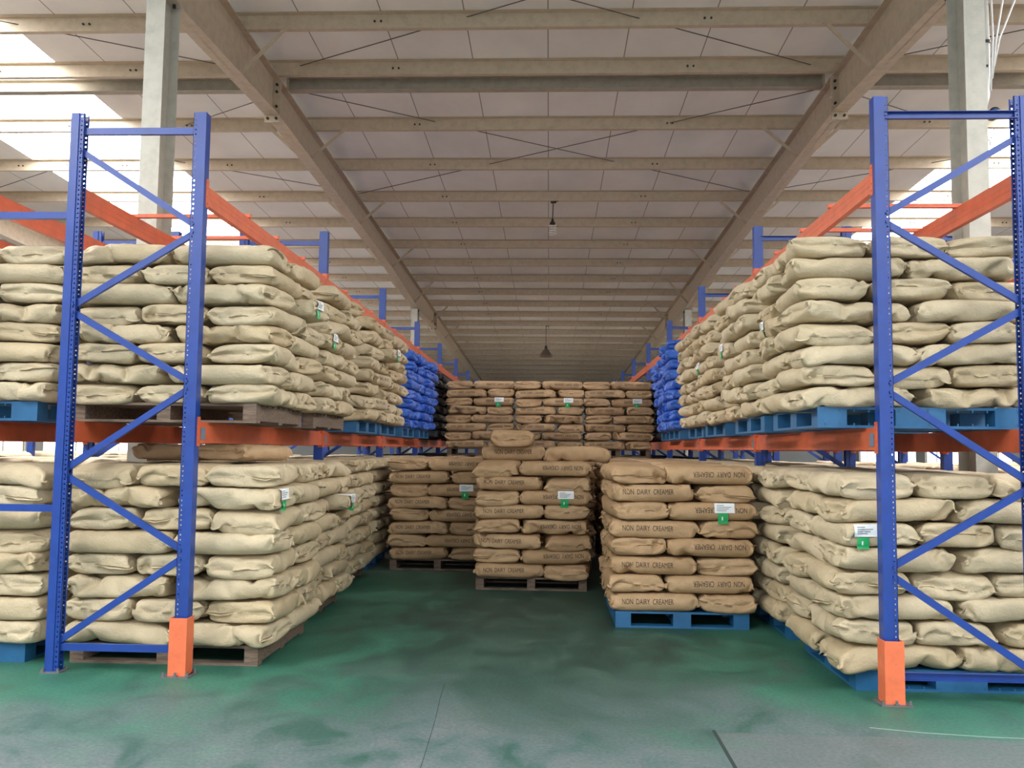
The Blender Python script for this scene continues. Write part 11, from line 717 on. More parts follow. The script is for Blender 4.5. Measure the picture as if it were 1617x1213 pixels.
 'm': [-454,-25,-11,-4,23,22,-1,-1,0,-1,-1,-2,-1,-1,-25,-8,1,5,5,0,13,29,23,-23,-29,-13,0,-5,-5,-1,8,25,1,1,2,1,1,0,1,1,-22,-23,4,11,3,2,17,-22,1,-31,-4,2,1,2,0,0,1,12,11,19,4,-1,-4,-13,16,-23,6,24,1,5,2,1,-1,-10,4,-47,0,0,-1,1,0,3,14,-3,19,13,-17,13,-13,36,-40,18,-23,8,12,15,-13,-8,-1,1,-1,-11,16,1,10,-6,13,-10,-27,26,-2,7,9,-15,-8,-7,25,6,-34,15,-5,-3,-1,-2,1,1,-2,-12,-2,9,31,-7,11,-16,36,8,3,-9,-13,-26,4,3,5,6,5,5,1,-11,-13,7,-7,35,-6,-44,-15,5,52,7,-6,-27,-27,5,17,6,0,-4,-2,-1,-1,-1,-10,20,13,11,10,-33,46,3,1,0,-9,7,-2,-5,8,2,0,-1,1,1,1,0,0,-5,4,1,-15,9,-16,7,-59,11,5,39,20,-3,-9,1,3,7,0,-2,-3,-4,1,1,3,2,-30,17,6,3,19,-2,1,-6,-6,13,-4,2,1,-4,4,-1,1,2,-1,-4,4,-4,4,-24,20,-2,0,-5,12,-1,-4,-9,4,2,6,0,-4,-4,-5,13,1,0,-2,0,1,-16,19,5,-5,-22,23,-4,12,-1,2,-1,0,-2,-1,-4,6,1,0,-4,1,-26,4,25,-19,6,2,9,1,1,-7,-1,6,-3,-7,-4,4,5,5,-3,5,0,0,-35,21,2,26,3,-14,-1,6,5,4,1,-4,3,-3,2,-7,1,0,-5,9,-2,0,1,1,-5,-2,-21,24,6,-3,3,-4,1,3,0,0,2,1,0,0,-11,2,7,-23,13,-19,18,29,-1,-16,14,-10,13,0,-5,8,-2,-1,-1,0,-1,-10,5,-3,9,-29,25,3,-3,3,0,1,1,-2,0,-9,10,0,-1,2,0,1,2,0,-1,-13,-4,15,-1,-8,8,29,0,0,-2,-11,13,-10,11,0,-2,-1,2,-3,0,3,-2,-6,7,-1,-15,5,9,1,-1,2,0,1,-12,10,2,-2,2,0,1,1,0,1,-1,-2,-9,3,5,-1,-1,28,-4,-3,8,-9,-14,21,2,-3,2,2,-3,0,2,0,0,-16,-9,22,-4,4,1,0,1,1,0,0,0,2,-1,0,-1,0,0,0,1,0,0,0,-3,-2,5,-1,-6,16,9,2,3,-2,1,-5,2,0,3,-2,0,2,0,0,-17,8,9,-10,9,-1,0,0,1,0,2,-16,15,1,0,0,0,-1,0,1,0,-1,1,-1,1,-1,-5,7,-4,25,-1,2,-3,6,0,-4,-3,7,-2,1,1,1,-1,-19,10,8,-5,5,-1,-1,-1,2,0,2,-14,15,-1,1,0,-1,0,1,0,-1,0,1,1,-1,-3,1,2,0,-1,26,-4,4,2,2,-2,1,1,-2,-1,1,1,1,-17,8,7,1,0,-2,0,-1,0,1,1,0,2,0,-3,0,2,0,1,-1,0,1,0,0,-1,1,0,-6,6,-1,0,29,-9,7,2,1,0,0,-1,-1,1,0,2,-14,5,7,0,0,0,-2,2,-2,1,1,-1,-3,6,0,-2,-2,-3,5,0,1,1,-1,0,0,0,-1,-1,1,-4,4,0,28,0,0,1,0,1,-1,0,0,1,0,-9,0,9,0,-1,0,1,-1,0,0,0,1,-2,-2,4,0,-1,-3,0,1,4,0,0,0,-1,-1,0,-2,1,0,1,-1,0,29,0,0,0,1,-1,0,0,0,0,-6,-4,11,0,0,0,0,0,1,-2,1,1,-1,0,1,-1,1,-3,2,0,-3,0,4,0,0,-1,-1,-3,1,1,1,-1,1,-1,30,0,0,0,-1,0,0,0,0,-4,-6,10,1,0,0,1,0,-1,0,0,1,0,1,-1,-1,-1,1,-1,-1,2,0,-4,2,3,-1,0,-3,-1,2,0,0,1,0,1,32,-1,0,0,-1,-1,-1,1,-4,-6,10,1,-1,1,0,0,0,1,0,-1,0,0,0,0,0,-3,1,1,1,0,0,1,-5,1,2,-4,0,3,0,1,1,1,1,-1,31,0,0,0,0,0,0,-5,-3,6,0,0,1,-1,1,-1,1,-1,1,0,0,0,-1,1,0,-1,-3,3,0,-1,1,-1,1,-3,-3,1,3,1,1,1,0,2,0,0,30,1,0,0,-1,-5,4,-4,3,0,-1,1,1,0,-1,1,-1,1,0,0,0,-1,0,1,1,-6,5,0,-3,1,0,1,1,-4,-4,4,2,1,1,0,1,1,0,0,29,0,1,0,0,-1,-5,4,-1,0,1,0,-1,2,0,-1,1,-3,1,2,0,0,-1,0,1,-3,-2,4,-1,2,-5,4,-3,-2,3,-2,2,2,0,1,2,0,-1,0,28,0,0,0,-1,2,-4,1,3,-1,0,0,0,0,0,0,-3,2,2,0,-1,-5,-4,8,-2,2,-12,-7,18,-5,7,-1,-2,2,0,0,-2,1,3,1,0,-1,1,-2,27,0,2,0,0,0,0,-6,0,5,0,-1,1,-3,0,2,-2,4,-1,1,0,-1,0,-8,5,1,2,0,-14,13,2,-3,2,0,0,0,0,0,0,1,-1,1,-2,0,27,1,0,0,0,1,0,0,-5,0,5,0,0,-3,-2,-1,5,-9,8,2,-4,4,0,-4,-1,2,4,-1,1,-9,7,1,0,1,0,0,0,-2,1,0,0,-2,0,0,28,0,0,0,0,0,0,1,0,-4,0,6,-3,2,-1,-3,-2,2,-1,4,1,-12,1,9,-21,16,6,0,-4,-1,-3,7,2,1,0,0,-1,1,0,-1,-1,-2,-1,2,29,0,-1,-1,0,0,1,1,1,0,-4,-1,6,-1,0,-1,-11,9,-5,-12,16,-2,-16,-7,22,2,3,1,0,-2,-7,2,7,1,1,-1,2,0,-1,0,-1,-1,-1,0,30,0,-1,0,-1,0,0,1,1,1,-1,-5,1,-2,6,-4,-8,5,5,0,-9,6,0,0,-2,2,-8,2,5,4,-2,-8,4,7,0,3,0,0,0,-1,-1,-2,0,0,31,-1,0,-2,1,-1,1,0,0,0,1,0,-5,3,-13,6,4,-4,4,4,-17,2,12,1,1,-7,4,3,0,-2,1,0,-9,4,8,0,1,0,0,-1,0,0,-1,1,30,0,-1,0,-1,1,-1,1,0,0,0,0,-1,-4,-3,-5,12,-5,0,-4,10,-1,2,-1,0,-4,4,0,-1,-1,1,0,0,-8,1,9,-1,1,-1,-3,-1,4,1,0,29,1,-1,1,0,-1,0,-1,1,0,-1,0,-6,-3,9,2,0,-6,-11,15,1,-1,2,0,0,0,-2,1,0,0,0,-1,0,0,-3,-6,9,-6,3,3,-4,4,1,0,30,-1,0,0,-1,0,1,0,0,0,1,-6,0,6,0,-1,-1,1,-4,-3,-2,11,1,-1,0,-1,-1,-1,0,1,0,1,-2,1,-3,-1,-1,0,-3,0,6,-4,5,2,29,0,-1,0,0,1,-1,1,0,2,-4,0,5,-1,-1,-1,-1,0,0,-6,6,2,1,0,-2,1,-2,0,2,1,1,-2,0,-1,0,-2,-8,8,-1,1,0,0,1,1,29,-1,0,0,1,1,0,0,1,-2,0,4,-1,0,-1,-1,-1,-1,1,0,-1,2,-1,1,-1,0,0,0,1,1,0,1,-2,-1,-1,-3,3,-2,2,0,0,-1,-3,6,28,0,0,1,1,0,1,0,-1,-1,3,0,0,0,-1,-1,-1,0,0,0,-1,-2,2,0,0,1,0,1,0,2,0,-2,0,-4,-1,4,-1,1,0,-1,1,0,0,-1,38,-6,20,1,3,2,1,-1,-1,-1,-1,0,1,1,0,0,-1,0,-2,-3,-12,-29,4,10,24,1,3,1,2,0,1,0,-6,-3,1,3,2,3,0,-1,-1,0,-1,-11,19,-6,10,-3,-5,-6,-5,-1,0,0,-2,-13,8,-12,-14,1,12,7,-13,-3,38,12,-19,-2,-2,-8,-13,15,-4,-5,15,3,8,6,-15,2,5,10,7,8,4,1,0,-24,17,8,-51,-2,-1,1,3,2,2,3,4,24,-16,-11,24,16,-22,-14,16,4,-27,31,0,9,-44,4,12,1,-4,17,-8,-14,2,-2,38,-1,-5,-12,-6,-7,-9,16,6,18,16,1,-5,-3,-3,2,0,1,0,1,1,-7,-17,23,4,1,6,-2,7,3,3,-26,-4,-1,29,-3,-5,-27,15,-5,-21,4,0,27,-26,-6,-5,-3,-3,2,7,-9,1,37,309,-2,-29,-31,-26,-29,-36,-35,-35,-36,-36,-36,-35,-36,-22,-34,-36,-35,-35,-36,-33,7,-8,8,-7,33,36,35,35,36,34,22,36,35,36,36,36,35,35,36,29,26,31,29,-8,-14,0,17,4,-2,3,1,1,0,-1,-1,-1,3,-8,5,4,0,-1,0,11,2,-3,-20,7,3,4,4,0,-4,-4,2,-1,0,1,1,1,1,-4,-2,5,4,2,-8,-17,10,24,-10,-13,-3,1,4,1,0,0,1,1,-2,-5,-2,2,1,5,4,-7,5,21,-4,-6,-3,-2,-2,-6,3,-5,9,-1,0,-2,0,0,0,2,-5,0,4,-3,-20,-38,0,39,-9,7,7,-1,-4,-3,-2,-1,0,1,1,0,-4,-4,0,-4,-1,40,10,-24,8,14,-15,-1,-30,7,0,12,2,0,-1,0,-1,-1,1,2,4,-2,-1,-26,-20,-16,19,-4,1,-6,-7,4,7,0,5,0,1,-1,1,0,-2,-1,-2,7,14,14,-4,18,-16,7,7,-50,23,-15,2,-8,3,2,-3,0,0,1,0,0,-1,-5,-4,-36,12,24,0,-26,-2,1,7,5,-8,5,-4,1,0,3,-4,-1,0,-2,8,-2,15,-30,-22,11,41,-33,-8,13,4,5,-1,-2,0,0,5,0,-1,0,-7,-1,1,-4,3,2,26,18,-7,-26,9,10,5,-11,6,-6,2,2,1,-2,-1,2,-1,1,6,2,20,1,-22,-37,3,8,12,4,-1,9,-18,7,1,3,0,1,1,-1,-2,-8,2,-1,-7,35,1,12,-10,-11,2,14,-10,1,-3,10,-1,-1,-3,-3,0,3,2,2,7,0,1,-25,-4,-2,-11,20,3,16,-10,-5,1,3,0,1,1,1,-1,-1,7,-1,-14,12,9,12,-5,2,-8,2,15,-20,11,-2,8,-9,0,0,1,0,1,-6,2,16,-17,28,-36,0,-2,6,-2,3,0,-5,10,-11,13,-1,0,-1,2,0,-1,-1,-2,10,7,-5,0,11,-12,-5,-2,1,19,-4,-9,10,-10,0,1,0,-2,1,1,1,1,-11,8,-4,-12,0,6,4,-2,1,0,2,-1,16,-8,-2,-2,1,1,-1,1,-1,0,-1,8,4,-2,3,-23,-10,-6,39,-17,6,-4,-7,-2,2,1,-2,2,-1,0,2,1,19,-7,-27,-3,4,4,0,0,0,0,12,0,-2,0,-2,-1,-1,0,1,-1,-1,1,-1,2,1,4,3,11,22,-5,-5,-17,11,-1,0,-1,0,-3,1,-1,0,0,1,17,-19,-2,-6,2,-1,0,2,2,-1,-1,6,5,-3,2,-1,-2,-1,-1,0,0,1,0,3,-4,3,-1,1,11,16,1,-5,4,-10,1,-3,-1,-3,0,0,-1,1,2,16,-12,-3,-4,1,-5,-1,0,1,5,4,6,-13,-3,6,5,0,-2,-2,-1,0,1,1,1,1,4,-4,1,0,3,12,5,-6,-3,-3,-2,-1,0,-1,-1,-1,1,1,15,-9,-5,-1,-1,-3,-1,-2,1,4,5,1,1,-10,4,1,3,1,-2,-1,-1,-1,1,1,1,0,0,4,-2,-1,-2,1,18,-9,-4,-3,0,-1,0,-1,-1,0,1,10,-5,-5,0,-2,0,-1,-1,-1,1,3,-10,17,-8,0,-2,0,2,0,4,0,-2,0,-1,1,1,1,-1,0,1,-1,-4,2,0,2,0,-3,-1,0,0,0,1,1,6,0,-7,0,-1,-1,-1,0,0,-1,3,-2,15,-21,5,3,2,1,0,2,-3,0,0,-1,0,0,0,-1,-1,2,1,-2,4,-2,4,1,-1,-1,-1,-1,0,1,1,5,3,-8,-1,0,0,-1,0,-1,3,-3,4,0,-8,3,-2,7,-2,-1,2,3,2,-4,-1,0,-1,0,-2,-1,3,-1,1,0,0,4,-3,1,0,-1,-1,0,1,0,4,4,-8,-1,1,-1,0,1,-1,1,-3,3,2,1,-4,-3,-3,8,2,-2,-2,1,2,1,-2,-1,0,-4,0,1,-1,1,1,1,-2,1,1,0,-1,-1,1,1,0,4,4,-7,-1,0,-1,-1,-1,0,1,1,0,1,1,2,-3,0,4,-2,-2,-3,0,0,1,4,0,-2,-4,0,-1,0,0,0,1,1,7,-2,3,0,-1,1,1,0,5,1,-6,1,0,-1,-2,-1,0,-1,2,1,2,0,2,2,-2,-3,1,4,-7,-1,0,-1,1,-1,4,-2,-1,0,0,-2,-1,0,0,2,4,5,-4,-1,0,1,2,4,-4,-2,1,0,0,-1,-1,-1,-2,2,1,2,1,1,1,1,0,-3,-4,2,0,2,-4,-1,-2,2,-2,3,2,0,-2,-1,-1,-1,1,1,3,-3,2,1,0,1,0,1,3,0,-2,-2,0,-1,-1,-1,0,0,2,2,3,-2,3,1,2,-1,-10,1,4,0,-4,-5,1,-1,2,2,3,0,0,-2,-1,0,-2,1,2,3,-7,2,-3,5,1,-2,1,2,-1,-1,-1,0,-1,0,1,1,2,1,0,2,11,6,-10,3,-2,-12,-1,-8,3,3,-3,0,2,2,1,2,-2,1,0,-2,-2,0,-1,-2,0,0,4,-2,1,-1,-4,0,2,0,-1,0,2,0,1,4,-2,1,0,4,-15,1,28,-5,-1,-13,0,8,-10,-4,2,0,0,0,1,1,2,1,-1,-1,-2,-2,0,-1,1,-1,0,0,0,0,-1,-5,0,2,0,2,0,2,0,-3,4,3,0,9,-11,0,-9,24,-3,-12,-2,0,10,-10,-2,0,-1,1,1,0,2,1,1,0,-1,-2,-1,0,0,-2,1,0,-1,0,0,-1,-5,0,5,-2,1,0,5,0,-1,1,1,-8,30,-2,-16,-30,8,15,0,-1,1,9,-9,-2,0,-1,0,2,3,1,1,0,2,-10,7,3,-2,-2,0,0,-1,0,-1,-1,1,-4,0,4,-1,1,1,7,-3,-4,20,-7,-28,-10,-1,12,1,12,3,1,-2,3,4,-7,-2,0,0,2,1,2,1,1,0,2,-9,2,-1,-1,0,-1,0,-1,0,0,0,1,-3,1,1,2,-5,4,4,0,-14,24,-8,-21,4,-3,2,10,1,1,2,0,5,1,-7,-1,1,-1,1,1,0,1,1,1,2,2,0,-2,0,0,-1,0,0,1,0,1,0,-3,-1,3,-1,-6,8,1,-8,-18,1,9,3,3,8,0,-3,0,1,1,2,7,1,-7,-2,0,0,0,1,1,1,0,2,2,-1,-2,2,-1,0,0,-1,1,1,1,1,-1,5,-2,0,-7,-7,10,1,-11,-5,6,0,4,-2,2,2,1,0,1,0,1,6,1,-7,-1,0,0,-2,1,0,2,2,-1,1,-3,3,0,0,-1,1,1,1,0,0,6,-1,-6,-2,1,-5,-10,6,2,-4,5,0,3,0,0,3,-1,1,0,0,0,0,4,3,-5,-4,0,2,-1,-2,1,3,-1,1,2,-2,-1,0,1,1,0,1,1,4,-1,-6,0,0,0,0,-5,-4,-2,8,-1,-1,3,-1,2,1,-1,0,1,0,0,-1,-2,2,2,-1,-1,1,-1,-9,4,5,-2,1,1,-3,1,0,1,0,2,1,3,0,-6,0,0,1,0,0,-1,-7,2,3,0,-1,7,-4,-1,0,2,-1,0,0,-1,0,2,-2,2,2,-1,-1,0,4,-12,5,-3,1,1,-2,0,0,0,2,0,2,1,-4,0,0,0,0,0,0,1,0,-2,4,0,-3,-5,6,0,-1,-1,1,-1,-1,0,0,2,3,-2,2,0,0,-1,3,6,-11,-9,7,0,-2,0,1,0,0,2,1,-3,-1,1,0,-1,1,0,1,1,0,-1,11,-1,-7,-5,2,0,-1,0,-1,-1,0,0,2,0,1,3,-1,1,-1,-1,2,3,-14,-32,-7,37,-4,0,0,0,1,-1,-2,0,0,-1,-1,1,0,1,1,2,4,21,29,-2,-3,-43,-1,-3,-3,-1,-1,0,0,1,0,1,1,2,1,0,-1,1,-1,2,-31,36,2,-43,-1,0,0,0,-1,0,0,0,3,0,3,7,1,1,1,5,0,6,-50,-5,0,48,2,-4,-5,0,-1,-6,0,1,1,-2,0,-3,-3,-2,0,0,1,2,42,18,-21,2,2,-1,0,0,1,-1,0,-2,-3,0,9,-7,2,9,0,-4,0,-26,7,-5,20,4,0,4,-3,-1,-5,4,-1,0,1,-7,0,0,1,0,0,-2,-4,0,17,8,-7,6,0,-1,0,0,-2,-1,-2,0,1,13,-9,2,-3,-10,-1,-1,-1,-1,-17,39,-31,9,1,0,9,0,7,3,1,-2,-14,7,-1,0,0,0,0,1,5,0,-18,71,-24,-12,-15,2,0,3,-5,-6,-4,-1,-3,-3,-1,-12,-7,-4,-5,-7,-1,9,20,26,-26,-20,-9,1,7,5,4,7,12,1,3,3,1,4,6,5,-3,0,-2,15,12,-23,40,-8,30,-1,-13,-14,-2,-1,3,1,5,6,10,2,-6,-9,-5,-2,6,-14,15,-26,-5,-8,11,11,-2,-13,-13,3,-3,4,1,2,2,-2,-4,-8,3,1,18,-21,1,-9,18,7,10,-7,4,5,-3,3,-1,0,0,0,-7,7,2,1,0,-1,0,-15,-38,9,2,-5,-10,0,3,0,4,-1,-6,-1,1,0,1,1,0,2,12,4,-14,-2,15,-4,3,27,-13,-16,28,11,6,0,0,0,-1,-2,-1,1,5,1,0,-1,-15,-14,-12,-30,-2,27,-23,-8,-9,8,-2,-6,-2,0,-1,0,1,2,1,4,-3,3,7,30,-7,0,-2,6,0,22,-21,-20,-14,15,22,2,-2,-1,-11,10,6,1,15,-7,-16,21,-12,-11,24,-2,4,28,-19,-26,4,17,-1,-5,-19,-12,-10,-8,-4,1,3,8,9,-6,11,-10,-1,8,-5,8,-16,-5,26,9,-26,4,-7,11,12,-14,6,10,-26,25,-5,-16,8,8,-14,-1,-3,2,24,3,9,-45,2,11,18,8,6,2,-17,-11,-4,9,-9,4,-9,-9,1,-7,-12,10,-4,19,11,-14,17,-20,18,-22,-5,19,-5,-5,-5,-1,9,-1,-4,-2,6,-13,11,-2,2,27,-36,8,-6,-9,-2,1,2,5,39,-16,-10,1,-18,10,3,-8,-1,-14,-1,5,31,-10,-4,17,-22,22,-8,10,-2,-31,-6,12,-3,2,0,22,3,-1,-19,-11,10,-5,19,-21,2,9,4,4,-5,-2,-2,-3,-17,46,-24,-25,10,3,5,-11,-2,-16,38,-31,18,11,11,-18,10,-18,8,-1,-3,25,-4,-36,14,23,-3,-7,2,-7,-2,1,-2,5,-14,-10,14,4,8,-12,5,1,1,-2,6,-31,49,-24,-2,-10,2,-12,0,22,-3,16,-27,24,-14,-6,-10,20,-11,-8,17,-8,8,11,-9,1,11,-4,-11,-3,-1,0,-3,0,-25,31,-10,13,-15,7,-1,0,-1,1,-7,20,-36,40,-16,-6,-5,-11,-3,18,4,12,8,-15,-16,-12,25,-10,-9,19,-10,0,-5,-9,39,-16,5,-5,-4,-1,0,-1,-2,-8,-1,8,1,2,-4,1,1,-1,0,5,-7,1,17,-33,19,-3,6,14,-7,1,-8,9,-6,-22,4,27,-11,-10,18,-9,0,-1,-18,41,-27,-15,26,-2,1,0,0,0,-2,-30,19,7,1,3,-3,0,0,0,4,-8,8,-14,13,8,8,-21,1,4,3,2,3,-7,-9,20,2,-14,-15,19,-12,4,0,-21,41,-12,11,-11,-6,2,0,1,2,0,16,-25,12,-17,8,1,-2,0,0,4,-8,4,-4,4,-13,26,-16,2,1,2,5,1,-2,-4,9,-8,-3,-7,16,-15,11,-5,-21,39,-20,2,3,9,-12,1,2,1,3,0,-3,-5,-14,0,17,-1,-1,3,-3,-4,4,0,0,3,-9,-12,18,1,-2,2,8,-3,-2,-4,-6,5,-3,9,-4,5,-9,-20,40,-14,2,-10,-4,0,5,3,0,1,-4,20,-18,1,9,5,5,-28,8,2,-2,1,0,0,0,-5,14,-15,-8,14,1,1,0,2,0,-3,4,-10,9,-3,0,-3,-17,41,-18,-2,0,5,-3,4,-11,2,1,1,7,-21,12,2,-10,-5,-1,27,-8,-5,3,-1,-1,0,1,9,-18,9,-2,3,-1,1,0,1,0,-3,0,6,-12,6,-5,-12,40,-21,-1,0,0,-1,6,-4,-7,5,-2,1,-5,2,0,5,11,-10,-8,-8,29,-16,1,1,0,-1,11,-20,9,0,0,1,1,0,1,0,1,-10,0,-1,14,-11,-9,36,-22,1,0,0,0,2,-4,2,6,-6,-1,-1,-1,-1,-5,11,-11,21,-12,-5,-10,28,-13,-1,1,12,-23,10,1,1,-2,0,1,-1,0,1,0,6,1,1,-14,-8,33,-20,1,0,0,-3,3,-1,3,-2,3,-1,-1,-1,-1,0,13,-3,-11,5,2,-3,-3,-13,26,-11,10,-23,11,1,1,-3,1,1,-1,0,0,0,-1,2,-2,0,-10,27,-20,4,-1,0,1,2,-5,3,-3,3,3,-1,-1,0,0,-2,5,7,-11,1,5,0,3,-9,-12,27,-27,11,1,-1,-2,9,-6,0,0,0,0,0,-1,-6,-10,13,19,-21,10,-11,6,1,-1,1,3,-8,8,-2,1,1,-2,1,-1,-1,-18,15,4,-11,21,0,-16,6,11,-29,26,-9,-1,0,9,-14,7,0,0,1,-1,0,-3,-5,17,-26,13,12,-13,8,-8,0,5,0,-1,3,-14,2,11,1,0,-1,1,-2,-13,-3,16,-7,4,-12,12,14,-24,13,-10,17,-7,10,-17,5,5,-1,-1,2,-1,-1,-8,20,-6,10,-31,13,6,-1,2,0,-6,-3,-4,-4,21,-5,-4,-1,0,1,1,1,-3,26,3,-18,-28,13,15,-22,11,0,1,-9,20,-17,3,2,6,-3,0,1,0,-1,5,-6,0,3,16,-34,15,-6,-2,2,-8,1,5,23,-10,3,-8,-5,-1,0,9,-1,-1,8,1,15,-12,-11,-14,17,-5,1,-1,2,-1,1,-3,1,-1,4,0,2,-1,-1,0,-1,0,0,0,17,-33,22,1,-12,19,5,-1,-21,-17,12,5,-6,4,0,-7,16,-1,2,-14,5,25,-10,-8,-7,5,-1,0,9,-20,4,11,-5,3,1,1,1,-1,-2,1,0,0,0,1,0,16,-33,19,10,-13,1,-14,-2,28,-25,6,6,1,0,-2,-10,10,-3,-1,-9,-1,36,-13,-8,1,-1,8,-17,7,2,-4,5,-6,12,-5,1,-2,-1,1,0,0,1,-1,0,0,17,-33,13,7,-3,-4,25,-12,9,-39,11,3,5,0,0,2,-9,10,3,-15,-9,38,-12,-7,7,-14,6,1,0,1,0,0,-3,5,-2,0,0,1,0,1,-1,0,0,1,0,16,-30,-5,15,17,-36,7,8,8,-21,5,15,1,-1,5,-26,1,5,19,-14,-10,38,-14,-10,6,1,-1,0,0,6,-5,0,-2,-2,0,-2,3,0,-2,2,0,1,-1,1,0,17,-7,-35,5,32,-32,6,14,15,-1,-14,1,1,17,-4,-15,4,-14,15,-12,-14,38,-17,0,-1,1,-1,2,-2,1,0,-2,-2,-1,1,1,0,2,-5,4,-1,1,-1,1,-5,-10,34,6,-15,6,-35,-5,22,7,-3,0,1,-16,9,4,-6,15,-14,8,-7,-15,36,-18,0,1,5,10,0,-12,-3,-2,-1,0,-3,4,-2,1,4,-9,6,-1,1,-1,-14,35,-11,-9,3,14,5,-12,-14,8,-1,-1,1,-3,-9,10,7,-16,12,-7,7,-6,-10,31,-13,11,-3,-16,-13,18,-2,-2,-2,2,2,-2,-5,-1,0,10,-11,7,-1,-15,34,-15,-3,-4,-2,10,10,4,2,-17,-1,0,1,-4,7,2,-16,7,-4,10,0,-5,8,-18,22,-25,-4,2,13,15,-9,-5,-1,1,2,-2,5,0,0,-12,13,-7,-14,30,-15,0,0,4,1,-5,7,10,-9,-4,-2,-1,6,-5,-8,-2,8,0,1,-4,6,0,-5,-7,-10,21,-5,1,-1,-5,15,-9,0,1,1,-3,0,1,-4,11,-10,-11,29,-15,0,-3,-2,1,-1,0,7,2,3,-4,-1,-1,-6,7,2,-3,-1,0,0,2,2,-1,-9,18,-11,-10,8,1,0,-8,-6,13,1,1,0,-3,-1,2,4,-5,-9,22,-13,0,-1,5,2,-1,1,0,-5,3,4,-5,-1,0,-3,6,0,1,-1,-2,-1,3,0,10,-1,-10,7,-10,0,3,-1,-6,-4,8,3,1,-3,-11,-3,-2,2,6,16,-8,0,0,1,-2,0,1,0,-5,-6,-3,-15,23,-1,1,24,2,-3,-3,0,-1,-5,-11,-17,-1,1,4,7,14,4,1,0,-1,-1,-7,3,-2,-36,-7,-3,-2,0,0,2,2,2,2,-2,-2,5,-3,-8,-1,8,5,5,36,9,1,24,3,-4,6,-1,-1,3,1,0,-4,4,0,0,-4,-5,-5,-6,-2,-8,-11,0,-11,6,-3,-2,-3,-3,-3,-3,-2,-2,1,-3,4,-7,6,-8,2,-2,1,27,3,4,10,1,5,7,2,-2,2,1,-3,4,0,-6,1,1,4,1,-1,-4,5,-1,-23,14,-41,-2,2,1,3,2,-3,-4,-2,-1,-3,9,-1,7,3,19,10,-10,0,-4,-21,48,1,-18,4,9,10,-1,-1,-5,1,0,0,3,-2,-3,-2,1,0,7,-7,-5,11],
}
NB = 1720
def bag_faces():
    rings = []; idx = 0; NC = 44
    for i in range(39):
        if i in (0, 38):
            r = [None]*NC
            for k in range(23):
                r[k] = idx
                if 0 < k < 22: r[NC-k] = idx
                idx += 1
        else: r = list(range(idx, idx+NC)); idx += NC
        rings.append(r)
    F = []
    for i in range(38):
        for k in range(NC): F.append((rings[i][k], rings[i][(k+1) % NC], rings[i+1][(k+1) % NC], rings[i+1][k]))
    for i, sg in ((0, -1), (38, 1)):
        p = rings[i][:23]
        for k in range(22):
            q = (p[k], p[k+1], idx+k+1, idx+k); F.append(q if sg > 0 else q[::-1])
        idx += 23
    return F, rings
BF, RINGS = bag_faces()
def decode(L):
    """second differences (0.8 mm steps) over rings and round the tube, back to positions"""
    g = np.array(L, dtype=np.int64).reshape(3, 39, 44)
    g = np.cumsum(np.cumsum(g, axis=1), axis=2) * 0.0008
    co = np.zeros((NB, 3))
    for i, r in enumerate(RINGS):
        for k, v in enumerate(r): co[v] = g[:, i, k]
    idx = NB - 46                                   # the sewn flaps continue the end of the sack
    for i, j in ((0, 1), (38, 37)):
        for k in range(23):
            d = co[RINGS[i][k]] - .5*(co[RINGS[j][k]] + co[RINGS[j][(44-k) % 44]])
            d[2] *= .4; n = np.linalg.norm(d)
            if n < 1e-5: d = np.array([-1.0 if i == 0 else 1.0, 0, 0]); n = 1
            co[idx] = co[RINGS[i][k]] + d/n*(.020+.005*math.sin(k*1.3+L[50])); idx += 1
    return co
def orient(co, F):
    q = np.array(F); a = co[q[:, 0]]; n = np.cross(co[q[:, 1]]-a, co[q[:, 2]]-a)
    return F if (n*a).sum() > 0 else [f[::-1] for f in F]
DROOP = 'dek'
VAR = {}
dg = bpy.context.evaluated_depsgraph_get()
def hires(name, co, F, material):
    me = bpy.data.meshes.new(name); me.from_pydata(co.tolist(), [], F)
    for p in me.polygons: p.use_smooth = True
    me.materials.append(material)
    seam = set(v for i in (0, 38) for v in RINGS[i])
    cr = me.attributes.new('crease_edge', 'FLOAT', 'EDGE')
    vals = [(.85 if (e.vertices[0] in seam and e.vertices[1] in seam) else (.7 if e.vertices[0] >= NB-46 and e.vertices[1] >= NB-46 else 0)) for e in me.edges]
    cr.data.foreach_set('value', vals)
    o = bpy.data.objects.new('tmp', me); C.objects.link(o)
    md = o.modifiers.new('s', 'SUBSURF'); md.levels = 1; md.render_levels = 1
    d = bpy.context.evaluated_depsgraph_get()
    out = bpy.data.meshes.new_from_object(o.evaluated_get(d)); out.name = name
    bpy.data.objects.remove(o); bpy.data.meshes.remove(me)
    return out
RAW = {}
for key, s in BAGDATA.items():
    co = decode(s)
    for mir in (0, 1):
        c = co.copy()
        if mir: c[:, 1] *= -1
        RAW[key+str(mir)] = (c, orient(c, BF))
MES = {}
def bagmesh(key, material):
    k = (key, material.name)
    if k not in MES:
        c, F = RAW[key]; MES[k] = hires('sack', c, F, material)
    return MES[k]
BVH = {}
def bvh(key):
    if key not in BVH:
        c, F = RAW[key]; BVH[key] = BVHTree.FromPolygons([tuple(v) for v in c], F)
    return BVH[key]

